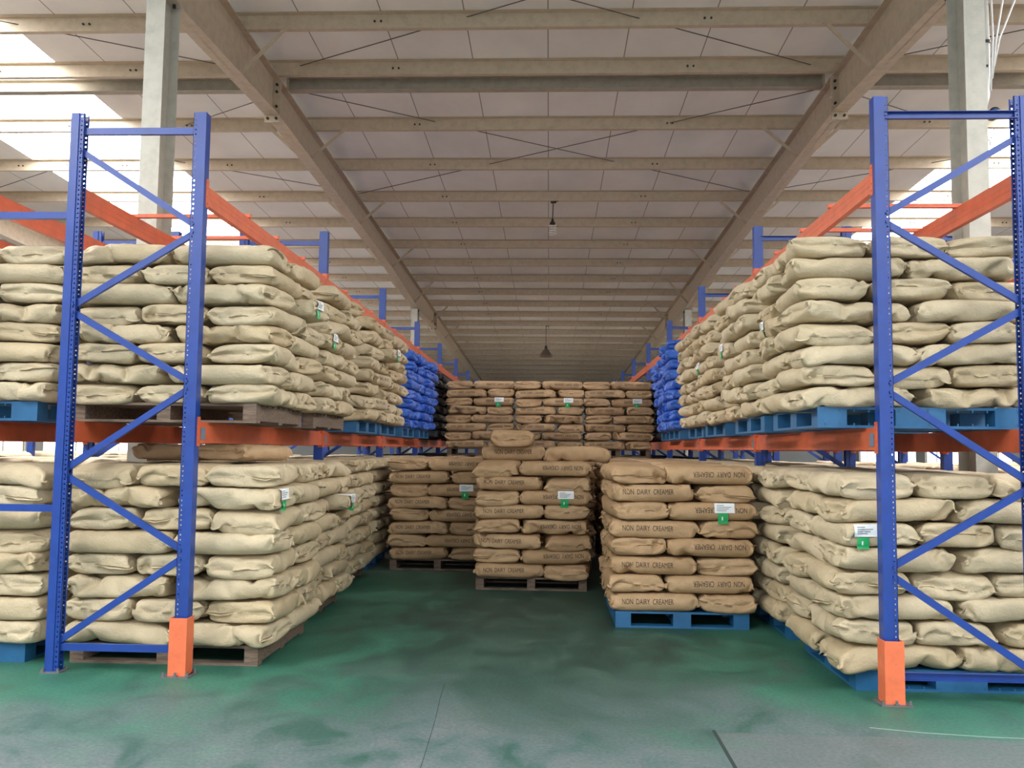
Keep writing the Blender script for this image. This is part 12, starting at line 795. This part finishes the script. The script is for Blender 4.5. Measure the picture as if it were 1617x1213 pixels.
def text_base():
    cu = bpy.data.curves.new('t', 'FONT'); cu.body = 'NON  DAIRY  CREAMER'; cu.size = 1; cu.align_x = 'CENTER'; cu.align_y = 'CENTER'
    cu.resolution_u = 3
    o = bpy.data.objects.new('t', cu); C.objects.link(o)
    d = bpy.context.evaluated_depsgraph_get()
    me = bpy.data.meshes.new_from_object(o.evaluated_get(d)); bpy.data.objects.remove(o)
    bm = bmesh.new(); bm.from_mesh(me)
    xs = [v.co.x for v in bm.verts]; w = max(xs)-min(xs); ys = [v.co.y for v in bm.verts]; h = max(ys)-min(ys)
    xm = (max(xs)+min(xs))/2; ym = (max(ys)+min(ys))/2
    for v in bm.verts: v.co.x = (v.co.x-xm)/w; v.co.y = (v.co.y-ym)/h; v.co.z = 0
    bmesh.ops.triangulate(bm, faces=bm.faces)
    for k in range(1, 24): bmesh.ops.bisect_plane(bm, geom=bm.verts[:]+bm.edges[:]+bm.faces[:], plane_co=(k/24-.5, 0, 0), plane_no=(1, 0, 0))
    for k in range(1, 5): bmesh.ops.bisect_plane(bm, geom=bm.verts[:]+bm.edges[:]+bm.faces[:], plane_co=(0, k/5-.5, 0), plane_no=(0, 1, 0))
    V = [v.co.copy() for v in bm.verts]; bm.verts.index_update(); F = [tuple(v.index for v in f.verts) for f in bm.faces]; bm.free()
    return V, F
TV, TF = text_base()
TXT = {}
def drape(key, pts, side, off=.0025):
    """pts: (a, z) across and up on the given side of the sack ('y-' or 'x+'); returns 3D points"""
    t = bvh(key); out = []; last = None
    for a, z in pts:
        if side == 'y-': o_, d_ = Vector((a, -1, z)), Vector((0, 1, 0))
        else: o_, d_ = Vector((1, a, z)), Vector((-1, 0, 0))
        hit = t.ray_cast(o_, d_)[0]
        if hit is None: hit = last if last is not None else Vector((a, -.2, z)) if side == 'y-' else Vector((.38, a, z)); hit = Vector((a, hit.y, z)) if side == 'y-' else Vector((hit.x, a, z))
        last = hit; out.append(hit - d_*off)
    return out
def text_mesh(key, flip, xo):
    k = (key, flip, xo)
    if k not in TXT:
        sgn = -1 if flip else 1
        P = drape(key, [(xo + sgn*v.x*.46, .012 + sgn*v.y*.046) for v in TV], 'y-')
        me = bpy.data.meshes.new('lettering'); me.from_pydata([tuple(p) for p in P], [], TF); me.materials.append(M_ink); TXT[k] = me
    return TXT[k]
def patch(key, side, a0, a1, z0, z1, material, name, parent, off=.004, plane=None, marks=False):
    na, nz_ = 8, 6
    pts = [(a0+(a1-a0)*i/na, z0+(z1-z0)*j/nz_) for j in range(nz_+1) for i in range(na+1)]
    P = drape(key, pts, side, off)
    if plane is not None:      # stiff card: hangs straight from its upper edge
        ax = 1 if side == 'y-' else 0
        P = [Vector(p) for p in P]
        ext = (min if ax else max)(p[ax] for p in P)
        for p in P: p[ax] = p[ax]*(1-plane) + ext*plane
    b = MB(); b.v = [tuple(p) for p in P]
    for j in range(nz_):
        for i in range(na):
            q = j*(na+1)+i; b.f.append((q, q+1, q+na+2, q+na+1))
            mi = 0
            if marks == 'sheet' and j in (1, 3, 4) and 0 < i < na-1: mi = 0
            if marks == 'tag' and i in (3,) and j in (2, 3): mi = 1
            b.m.append(mi)
    me = bpy.data.meshes.new(name); me.from_pydata(b.v, [], b.f)
    me.materials.append(material); me.materials.append(M_white)
    for p, mi in zip(me.polygons, b.m): p.material_index = mi; p.use_smooth = True
    o = link(name, me, parent)
    if marks == 'sheet':       # faint printed rows
        g = MB()
        for r_ in range(4):
            z = z1-(z1-z0)*(.22+.18*r_); w = (a1-a0)*(.35+.12*((r_*7) % 4)); aa = a0+(a1-a0)*.12
            pp = drape(key, [(aa+w*i/6, z+dz) for dz in (-.0035, .0035) for i in range(7)], side, off)
            ax = 1 if side == 'y-' else 0
            qq = []
            for p in pp:
                p = Vector(p); p[ax] = p[ax]*(1-(plane or 0)) + (ext if plane is not None else p[ax])*(plane or 0)
                p[ax] += -.0015 if ax else .0015; qq.append(tuple(p))
            g.add(qq, [(i, i+1, i+8, i+7) for i in range(6)])
        g.build('printed_lines', M_print, o)
    return o

LH = .165
def place_sack(name, x, y, z, rz, key, material, label, group, flip=False, scale=(1,1,1), lh=.160):
    scale = (scale[0], scale[1], scale[2]*lh/.160)
    o = bpy.data.objects.new(name, bagmesh(key, material)); C.objects.link(o)
    o.location = (x, y, z+lh/2)
    o.rotation_euler = ((PI if flip else 0)+math.radians(rnd.uniform(-1.3, 1.3)), math.radians(rnd.uniform(-1.0, 1.0)), rz+math.radians(rnd.uniform(-3.6, 3.6)))
    o.scale = scale
    tag(o, label, 'sack', group)
    return o

STUFF = []   # (x, y, z, rz) of the far sacks that are merged
def layer_slots(kind):
    """slots of one layer of the five-sack pattern: (u centre, v centre, lies along u?, slot name). u 0..1.6 from the aisle, v 0..1.33 from the front"""
    if kind == 'A':
        return [(.27,.41,0,'f0'),(.80,.41,0,'f1'),(1.33,.41,0,'f2'),(.40,1.08,1,'b0'),(1.20,1.08,1,'b1')]
    return [(.40,.265,1,'f0'),(1.20,.265,1,'f1'),(.27,.93,0,'b0'),(.80,.93,0,'b1'),(1.33,.93,0,'b2')]
POSW = {('A','f0'):'end-on, aisle side front', ('A','f1'):'end-on, middle of three', ('A','f2'):'end-on, outermost of three', ('A','b0'):'crosswise, aisle side rear', ('A','b1'):'crosswise, outer rear',
        ('B','f0'):'crosswise, aisle side front', ('B','f1'):'crosswise, outer of two', ('B','b0'):'lengthwise, aisle side rear', ('B','b1'):'lengthwise, middle rear', ('B','b2'):'lengthwise, outer rear'}
VK = [k+m_ for k in ('a','b','d','e','g','j','k','l','m') for m_ in '01'] + ['a0','j0','l1','d0','m1']
VB = [k+m_ for k in ('g', 'm', 'j') for m_ in '01']
def pick(pool): return pool[rnd.randrange(len(pool))]

def rack_stack(name, sgn, xe, yf, zb, first, visible, material, grp, toned, labels=(), text=(), layers=8, blue=False, kind='sack', pallet_kind='plastic', stuffed=False, top_all=True, lean=0, lh=.165):
    if zb > 1: lean, lh, top_all = lean+.010, .150, False
    """sgn=-1: aisle edge at xe, sacks reach towards -X (left rack); +1: right rack"""
    if pallet_kind:
        pallet(pallet_kind, xe + sgn*(.80+.03), yf+.68, zb, '%s pallet under the %s' % ({'wood':'weathered wooden','plastic':'blue plastic'}[pallet_kind], name))
    z0 = zb + PH - .004 if pallet_kind else zb
    for k in range(layers):
        kd = first if k % 2 == 0 else ('B' if first == 'A' else 'A')
        ju, jv = rnd.uniform(-.018, .018), rnd.uniform(-.012, .012)
        for (u, v, along, sl) in layer_slots(kd):
            top = (k == layers-1) and top_all
            vis = sl in visible[kd] or top
            if not vis: continue
            x = xe + sgn*(u + ju + rnd.uniform(-.016, .016) - lean*k); y = yf + v + jv + rnd.uniform(-.008, .008)
            z = z0 + k*lh
            # local +x (the drooping end) and local -y (the printed side) turned towards the viewer or the aisle
            if along: rz = PI if sgn > 0 else 0
            else: rz = -PI/2 if sl[0] == 'f' else (PI/2 if sgn < 0 else -PI/2)
            side_text = None
            if stuffed: continue
            if not along and sl == 'b0': side_text = 1      # long side towards the aisle
            key = pick(VB if blue else VK)
            flip = (key[0] not in DROOP) and rnd.random() < .5
            lb = [q for q in labels if q[0] == k+1 and q[1] == sl]
            if lb: key = pick(['a0','j0','l0','a1','j1']); flip = False; rz = lb[0][3]
            tx = (k+1, sl) in text
            if tx: key = pick(['a0','l0','a1','j0','b0']); flip = False; rz = (PI/2 if sgn < 0 else -PI/2)
            lab = '%s sack %s, %s layer up, %s' % (toned, POSW[(kd, sl)], ordn(k+1), name)
            o = place_sack(kind, x, y, z, rz, key, material, lab, grp, flip, lh=lh)
            if tx:
                link('printed_lettering', text_mesh(key, rnd.random() < .5, rnd.choice((-.1, 0, .1))), o)
            for (kk, ss, side, _, a0) in lb:
                p = patch(key, side, a0, a0+.15, -.005, .075, M_white, 'paper_label', o, .004, .6, 'sheet')
                patch(key, side, a0+.02, a0+.10, -.085, -.01, M_green, 'green_tag', o, .006, .7, 'tag')

FRONT = {'A': ('f0','f1','f2','b0'), 'B': ('f0','f1','b0')}
SIDEV = {'A': ('f0','b0'), 'B': ('f0','b0')}
FRONT_OUT = {'A': ('f0',), 'B': ('f0',)}
H90 = PI/2
# left rack, two levels: aisle edge x, front y
def ystarts(y0, bay): return [y0+.17, y0+.17+1.58, y0+bay+.20, y0+bay+.20+1.58, y0+2*bay+.20, y0+2*bay+.20+1.58]
YSL, YSR = ystarts(YL, BL), ystarts(YR, BR)
UP, LO = 1.695+.075, 0.0
G_L, G_R = 'cream paper sacks on the left rack', 'cream paper sacks on the right rack'
G_T = 'brown creamer sacks'
G_B = 'blue plastic sacks'
# lower left
rack_stack('front stack, lower left rack', -1, -1.98, YSL[0], LO, 'B', FRONT, M_paper, G_L, 'cream', labels=[(7,'f0','x+',0,-.16)], pallet_kind='wood', kind='paper_sack')
rack_stack('second stack, lower left rack', -1, -2.08, YSL[1], LO, 'A', SIDEV, M_paper, G_L, 'cream', labels=[(6,'b0','x+',0,-.2)], pallet_kind='wood', kind='paper_sack')
rack_stack('third stack, lower left rack', -1, -2.22, YSL[2], LO, 'B', SIDEV, M_paper, G_L, 'cream', pallet_kind='wood', kind='paper_sack')
# upper left
rack_stack('front stack, upper left rack', -1, -2.05, YSL[0], UP, 'A', FRONT, M_paper, G_L, 'cream', labels=[(6,'b0','x+',0,-.2)], pallet_kind='wood', kind='paper_sack', lean=-.006)
rack_stack('second stack, upper left rack', -1, -2.05, YSL[1], UP, 'B', SIDEV, M_paper, G_L, 'cream', labels=[(5,'f0','x+',0,-.1)], pallet_kind='wood', kind='paper_sack')
rack_stack('third stack, upper left rack', -1, -2.08, YSL[2], UP, 'A', SIDEV, M_paper, G_L, 'cream', labels=[(6,'b0','x+',0,-.1)], text=[(2,'b0'),(4,'b0'),(8,'b0')], kind='paper_sack')
rack_stack('fourth stack, upper left rack', -1, -2.12, YSL[3], UP, 'B', SIDEV, M_paper, G_L, 'cream', text=[(1,'b0'),(5,'b0')], kind='paper_sack')
rack_stack('left stack of blue sacks', -1, -2.15, YSL[4], UP, 'A', {'A':('f0','f1','b0'),'B':('f0','b0')}, M_bsack, G_B, 'blue plastic', blue=True, kind='plastic_sack', layers=8)
# lower right
rack_stack('front stack, lower right rack', 1, 1.95, YSR[0], LO, 'B', FRONT, M_paper, G_R, 'cream', labels=[(6,'f0','x+',-H90,-.2)], kind='paper_sack')
rack_stack('second stack, lower right rack', 1, 1.93, YSR[1], LO, 'A', SIDEV, M_paper, G_R, 'cream', labels=[(6,'b0','x+',PI,-.1)], kind='paper_sack')
rack_stack('third stack, lower right rack', 1, 2.0, YSR[2], LO, 'B', SIDEV, M_paper, G_R, 'cream', kind='paper_sack')
# upper right
rack_stack('front stack, upper right rack', 1, 1.72, YSR[0], UP, 'B', FRONT, M_paper, G_R, 'cream', labels=[(5,'b0','y-',-H90,-.2)], kind='paper_sack', lean=-.006)
rack_stack('second stack, upper right rack', 1, 1.74, YSR[1], UP, 'A', SIDEV, M_paper, G_R, 'cream', labels=[(5,'b0','x+',PI,-.1)], kind='paper_sack')
rack_stack('third stack, upper right rack', 1, 1.78, YSR[2], UP, 'B', SIDEV, M_paper, G_R, 'cream', labels=[(5,'b0','y-',-H90,-.1)], kind='paper_sack')
rack_stack('fourth stack, upper right rack', 1, 1.82, YSR[3], UP, 'A', SIDEV, M_paper, G_R, 'cream', kind='paper_sack')
rack_stack('near right stack of blue sacks', 1, 1.80, YSR[4], UP, 'A', {'A':('f0','b0'),'B':('f0','b0')}, M_bsack, G_B, 'blue plastic', blue=True, kind='plastic_sack', layers=9)
rack_stack('far right stack of blue sacks', 1, 1.88, YSR[5], UP, 'B', SIDEV, M_bsack, G_B, 'blue plastic', blue=True, kind='plastic_sack', layers=8)
rack_stack('far left stack of blue sacks', -1, -2.12, YSL[5], UP, 'B', SIDEV, M_bsack, G_B, 'blue plastic', blue=True, kind='plastic_sack', layers=8)
# back-to-back row on the far left of the picture
F2 = {'A': ('f0','f1'), 'B': ('f0',)}
rack_stack('front stack, lower level, outermost left row', -1, -3.70, YSL[0]-.03, LO, 'A', F2, M_paper, G_L, 'cream', kind='paper_sack', top_all=False)
rack_stack('front stack, upper level, outermost left row', -1, -3.70, YSL[0]-.03, UP, 'B', F2, M_paper, G_L, 'cream', kind='paper_sack', top_all=False)
# centre stacks standing in the aisle (pattern turned by ninety degrees)
def centre_stack(name, x0, yf, zb, vis, labels=(), pk='plastic', layers=8, first='A', toned='brown', skip=()):
    if pk: 
        e = pallet(pk, x0+.665, yf+.70, zb, '%s pallet under the %s' % ({'wood':'weathered wooden','plastic':'blue plastic'}[pk], name), H90 if pk == 'plastic' else 0, .95 if pk == 'plastic' else .9)
    z0 = zb + PH - .004 if pk else zb
    for k in range(layers):
        kd = first if k % 2 == 0 else ('B' if first == 'A' else 'A')
        ju, jv = rnd.uniform(-.015, .015), rnd.uniform(-.012, .012)
        for (u, v, along, sl) in layer_slots(kd):
            # u runs into the depth, v runs across. 'A': long sack left, end-on sack right. 'B' the reverse
            vv = v
            xx = x0 + v + jv; yy = yf + u + ju
            front = (sl in ('f0','b0')); 
            leftc = sl[0] == 'f'
            if not (front or (vis == 'left' and leftc) or k == layers-1): continue
            if (k+1, sl) in skip: continue
            long_across = not along      # lies across the picture
            pos = 'left column' if leftc else 'right column'
            if not front: pos = {'f1':'left rear','f2':'left far rear','b1':'right rear','b2':'right far rear'}[sl]
            key = pick(['a0','a1','b0','j1','l1','j0','l0','m1','k0']) if long_across else pick(VK)
            txt = long_across and front
            lb = [q for q in labels if q == (k+1, sl)]
            if lb: key = pick(['a0','j0','l0'])
            rz = 0 if long_across else -H90
            flip = False if long_across else ((key[0] not in DROOP) and rnd.random() < .5)
            lab = '%s creamer sack %s, %s layer up, %s, %s' % (toned, 'lengthwise' if long_across else 'end-on', ordn(k+1), pos, name)
            o = place_sack('creamer_sack', xx, yy, z0+k*LH, rz, key, M_kraft, lab, G_T, flip, lh=LH)
            if txt:
                fl = not leftc
                link('printed_lettering', text_mesh(key, fl, -.06 if leftc else .08), o)
            if lb:
                patch(key, 'y-', .02, .20, -.01, .075, M_white, 'paper_label', o, .005, .7, 'sheet')
                patch(key, 'y-', .05, .14, -.105, -.01, M_green, 'green_tag', o, .012, .8, 'tag')
centre_stack('right floor stack', .545, 8.08, 0, 'left', labels=[(6,'b0')])
centre_stack('middle floor stack', -.86, 10.0, 0, '', labels=[(6,'b0')], pk='wood')
centre_stack('left floor stack', -2.12, 11.5, 0, '', labels=[(6,'b0')], pk='wood')
# the row behind them, only its upper part shows
centre_stack('stack behind the middle one', -.72, 11.75, 0, '', pk='wood', toned='brown')
ZT = PH + 8*LH
for (x, y, z, rz, txt, lab) in ((-.46, 11.15, ZT, 0, 1, 'brown creamer sack lying loose with lettering, under another loose sack'),
                               (.36, 11.1, ZT, -.06, 0, 'brown creamer sack lying loose and plain, right of the pair'),
                               (-.47, 11.1, ZT+LH*1.15, -H90+.1, 0, 'brown creamer sack lying end-on on top of another loose sack')):
    o = place_sack('creamer_sack', x, y, z, rz, 'd0' if not txt else 'a0', M_kraft, lab, G_T, scale=(1, 1.04, 1.22))
    if txt: link('printed_lettering', text_mesh('a0', False, 0), o)
# double-stacked row at the back
for i, (x0, nm) in enumerate(((-2.03, 'left'), (-.67, 'middle'), (.66, 'right'))):
    centre_stack('%s upper back stack' % nm, x0, 17.0, ZT, '', labels=[(6,'b0')], pk='wood')

# far sacks that only show as a mass: supports of the back row and the rows beyond
lowF, lowmap = None, None
def low_bag(key):
    """coarser copy of a sack for the distant mass"""
    c, F = RAW[key]
    sel = list(range(0, 39, 2)); V = []; rows = []
    for i in sel:
        r = RINGS[i]; row = []
        for k in range(0, 44, 2): row.append(len(V)); V.append(c[r[k]])
        rows.append(row)
    Fo = []
    for a in range(len(rows)-1):
        for k in range(22): Fo.append((rows[a][k], rows[a][(k+1) % 22], rows[a+1][(k+1) % 22], rows[a+1][k]))
    V = np.array(V)
    return V, np.array(orient(V, Fo))
LOWB = [low_bag(k) for k in ('a0','a1','l1','b0','j1','m0')]
def mass(name, items, material, label, cat):
    vs_, fs = [], []; b = 0
    for i, (x, y, z, rz) in enumerate(items):
        V, F = LOWB[i % len(LOWB)]; a = rz + rnd.uniform(-.04, .04); ca, sa = math.cos(a), math.sin(a)
        W = np.stack([V[:, 0]*ca-V[:, 1]*sa+x, V[:, 0]*sa+V[:, 1]*ca+y, V[:, 2]+z], 1)
        vs_.append(W); fs.append(F+b); b += len(V)
    V = np.concatenate(vs_); F = np.concatenate(fs)
    me = bpy.data.meshes.new(name); me.vertices.add(len(V)); me.vertices.foreach_set('co', V.astype(np.float32).ravel())
    me.loops.add(len(F)*4); me.loops.foreach_set('vertex_index', F.astype(np.int32).ravel())
    me.polygons.add(len(F)); me.polygons.foreach_set('loop_start', np.arange(0, len(F)*4, 4, dtype=np.int32))
    me.polygons.foreach_set('use_smooth', np.ones(len(F), bool)); me.update(); me.validate()
    me.materials.append(material)
    o = bpy.data.objects.new(name, me); C.objects.link(o)
    return tag(o, label, cat, kind='stuff')
def stack_items(sgn, xe, yf, z0, layers=8, first='A', turned=False, ring=False):
    out = []
    for k in range(layers):
        kd = first if k % 2 == 0 else ('B' if first == 'A' else 'A')
        for (u, v, along, sl) in layer_slots(kd):
            if turned: out.append((xe+v, yf+u, z0+(k+.5)*LH, 0 if not along else H90))
            else: out.append((xe+sgn*u, yf+v, z0+(k+.5)*LH, 0 if along else H90))
    return out
items = []
for x0 in (-2.03, -.67, .66): items += stack_items(1, x0, 17.0, PH, turned=True)
for x0, yf in ((-2.0, 13.4), (-.65, 13.5), (.68, 9.98), (.74, 11.75), (.74, 13.5)): items += stack_items(1, x0, yf, PH, turned=True)
for k in range(12):
    for j in range(3): items += stack_items(1, -2.03+j*1.35, 19.3+k*1.75, PH, turned=True)
mass('sack_pile', items, M_kraft, 'mass of brown sacks filling the aisle behind the front floor stacks', 'sacks')
items = []
for yf in YSL[1:5]: items += stack_items(-1, XLo-.55, yf, PH)
for yf in YSR[0:5]: items += stack_items(1, XRo+1.0, yf, PH)
for sgn, xb, ys in ((-1, XLo-5.0, YSL), (1, XRo+5.0, YSR)):
    for k in range(6): items += stack_items(sgn, xb+sgn*(-.3), ys[k]+1.0, PH)
for yf in (YSL[3], YSL[4], YSL[5]): items += stack_items(-1, -2.24, yf, PH)
for yf in (YSR[3], YSR[4], YSR[5]): items += stack_items(1, 2.0, yf, PH)
mass('sack_pile', items, M_paper, 'mass of cream sacks on the racks beyond the near rows', 'sacks')
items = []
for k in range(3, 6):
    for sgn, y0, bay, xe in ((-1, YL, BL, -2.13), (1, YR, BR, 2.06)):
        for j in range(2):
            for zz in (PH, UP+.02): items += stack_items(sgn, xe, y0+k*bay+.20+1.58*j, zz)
mass('sack_pile', items, M_shade_sack, 'sacks coloured near-black as deep shade on the racks beyond the blue sacks', 'sacks')
for j, (x, y, rz) in enumerate(((-3.12, 7.35, .15), (-2.55, 7.30, -.2))):
    o = place_sack('paper_sack', x, y, PH+8*.165, rz+(H90 if j else 0), 'a0' if j else 'l0', M_kraft, 'brown sack lying loose under the shelf on the front lower left stack, %s of two' % ('left', 'right')[j], G_L, scale=(.9, .9, .85))
for i, (x0, yf) in enumerate(((-2.03, 17.0), (-.67, 17.0), (.66, 17.0), (-2.0, 13.4), (-.65, 13.5), (.68, 9.98), (.74, 11.75), (.74, 13.5))):
    pallet('wood', x0+.665, yf+.7, 0, 'wooden pallet under the %s merged stack of the back rows' % ordn(i+1), 0, .9)
n_ = 0
for sgn, xe, ys in ((-1, XLo-.55, YSL[1:5]), (1, XRo+1.0, YSR[0:5]), (-1, XLo-5.0+.3, [y+1 for y in YSL]), (1, XRo+5.0-.3, [y+1 for y in YSR]), (-1, -2.24, YSL[3:]), (1, 2.0, YSR[3:]), (-1, -2.14, [YL+k*BL+.2+1.58*j for k in (3,4,5) for j in (0,1)]), (1, 2.06, [YR+k*BR+.2+1.58*j for k in (3,4,5) for j in (0,1)])):
    for yf in ys:
        n_ += 1; pallet('plastic', xe+sgn*.83, yf+.68, 0, 'blue pallet under the %s merged stack beyond the near sacks' % ordn(n_))

# ------------------------------------------------------------------ lamps, conduit, security camera
def bell_lamp(x, y, zt, drop, label):
    e = empty('pendant_lamp', (x, y, zt), 0, label, 'lamp')
    m = MB(); m.box(-.02, .12, -.02, .02, -.02, 0); m.build('ceiling_bracket', M_bolt, e)
    m = MB(); m.tube([(0,0,-.02),(0,0,-drop)], .010, 8); m.build('rod', M_bolt, e)
    m = MB(); m.lathe((0,0,-drop), [(.001,.02),(.045,.015),(.05,-.08),(.04,-.09)], 18); m.build('ballast_housing', M_bolt, e, True)
    m = MB(); m.lathe((0,0,-drop-.09), [(.05,0),(.08,-.03),(.16,-.13),(.23,-.24),(.26,-.29),(.255,-.29),(.155,-.13),(.05,-.01)], 28); m.build('lamp_shade', M_alu, e, True)
    m = MB(); m.lathe((0,0,-drop-.12), [(.001,0),(.03,-.01),(.055,-.09),(.05,-.15),(.001,-.19)], 14); m.build('bulb', M_bulb, e, True)
    return e
bell_lamp(-.15, 31.58, roofz(31.6)-.19, .74, 'distant pendant lamp with a bell-shaped metal shade')
e = empty('pendant_lamp', (.04, 17.27, roofz(17.27)-.19), 0, 'nearer pendant lamp with a bare spiral tube under a small cap', 'lamp')
m = MB(); m.box(-.05, .06, -.03, .02, -.03, 0); m.box(.02, .10, -.03, .02, .0, .03); m.build('ceiling_bracket', M_bolt, e)
m = MB(); m.tube([(0,0,-.03),(-.01,0,-.38)], .010, 8); m.build('rod', M_bolt, e)
m = MB(); m.lathe((-.01,0,-.38), [(.001,.04),(.02,.03),(.03,-.02),(.055,-.05),(.06,-.08),(.001,-.08)], 16); m.build('lamp_cap', M_bolt, e, True)
m = MB(); pts = [(-.01+.065*math.cos(t*.5), .065*math.sin(t*.5), -.47-.0036*t) for t in range(0, 60)]
m.tube(pts, .011, 6); m.build('spiral_tube', M_bulb, e, True)

m = MB(); m.tube([(4.13,8.28,5.98),(4.12,8.25,5.4),(4.08,8.2,4.95),(4.06,8.2,4.86)], .024, 10)
o = m.build('cable_conduit', M_pipe, None, True); tag(o, 'white cable conduit hanging beside the near right column', 'conduit')
for z in (5.5, 5.25, 4.90):
    k = MB(); k.tube([(4.065+(z-4.9)*.08, 8.23+(z-4.9)*.03, z-.012), (4.067+(z-4.9)*.08, 8.23+(z-4.9)*.03, z+.012)], .034, 10); k.build('clamp', M_black, o)
for i, (dx, dy) in enumerate(((.04, .1), (.22, .1), (.42, .15))):
    m = MB(); m.tube([(4.11+.02*i, 8.19, 5.0+.12*i), (4.14+.03*i, 8.18, 5.5), (4.14+dx*.7, 8.2+dy*.5, 6.0), (4.18+dx, 8.2+dy, 6.9)], .009, 6)
    tag(m.build('cable', M_pipe, None, True), 'thin white cable fanning up beside the right column, %s of three' % ('left','middle','right')[i], 'cable', 'white cables by the right column')
e = empty('security_camera', (4.10, 8.15, 4.75), math.radians(-18), 'small dark security camera on the conduit beside the right column', 'security camera')
m = MB(); m.tube([(0,.02,.0),(0,-.12,-.02)], [.05,.052], 14); m.build('housing', M_black, e, True)
m = MB(); m.tube([(0,-.118,-.02),(0,-.128,-.022)], .036, 14); m.build('lens', M_glass, e, True)
m = MB(); m.bar((0,0,.0), (-.2,.03,-.06), .03, .03); m.bar((0,.03,0), (0,.03,.13), .03, .03); m.build('bracket', M_strut, e)
m = MB(); pts = [(3.98+.07*math.cos(t*.6)+.0*t, 8.1, 4.46+.06*math.sin(t*.6)) for t in range(0, 24)] + [(4.05,8.1,4.5),(4.1,8.12,4.62)]
m.tube(pts, .007, 6); tag(m.build('cable_coil', M_pipe, None, True), 'loose coil of white cable below the security camera', 'cable coil')

bpy.context.view_layer.update()
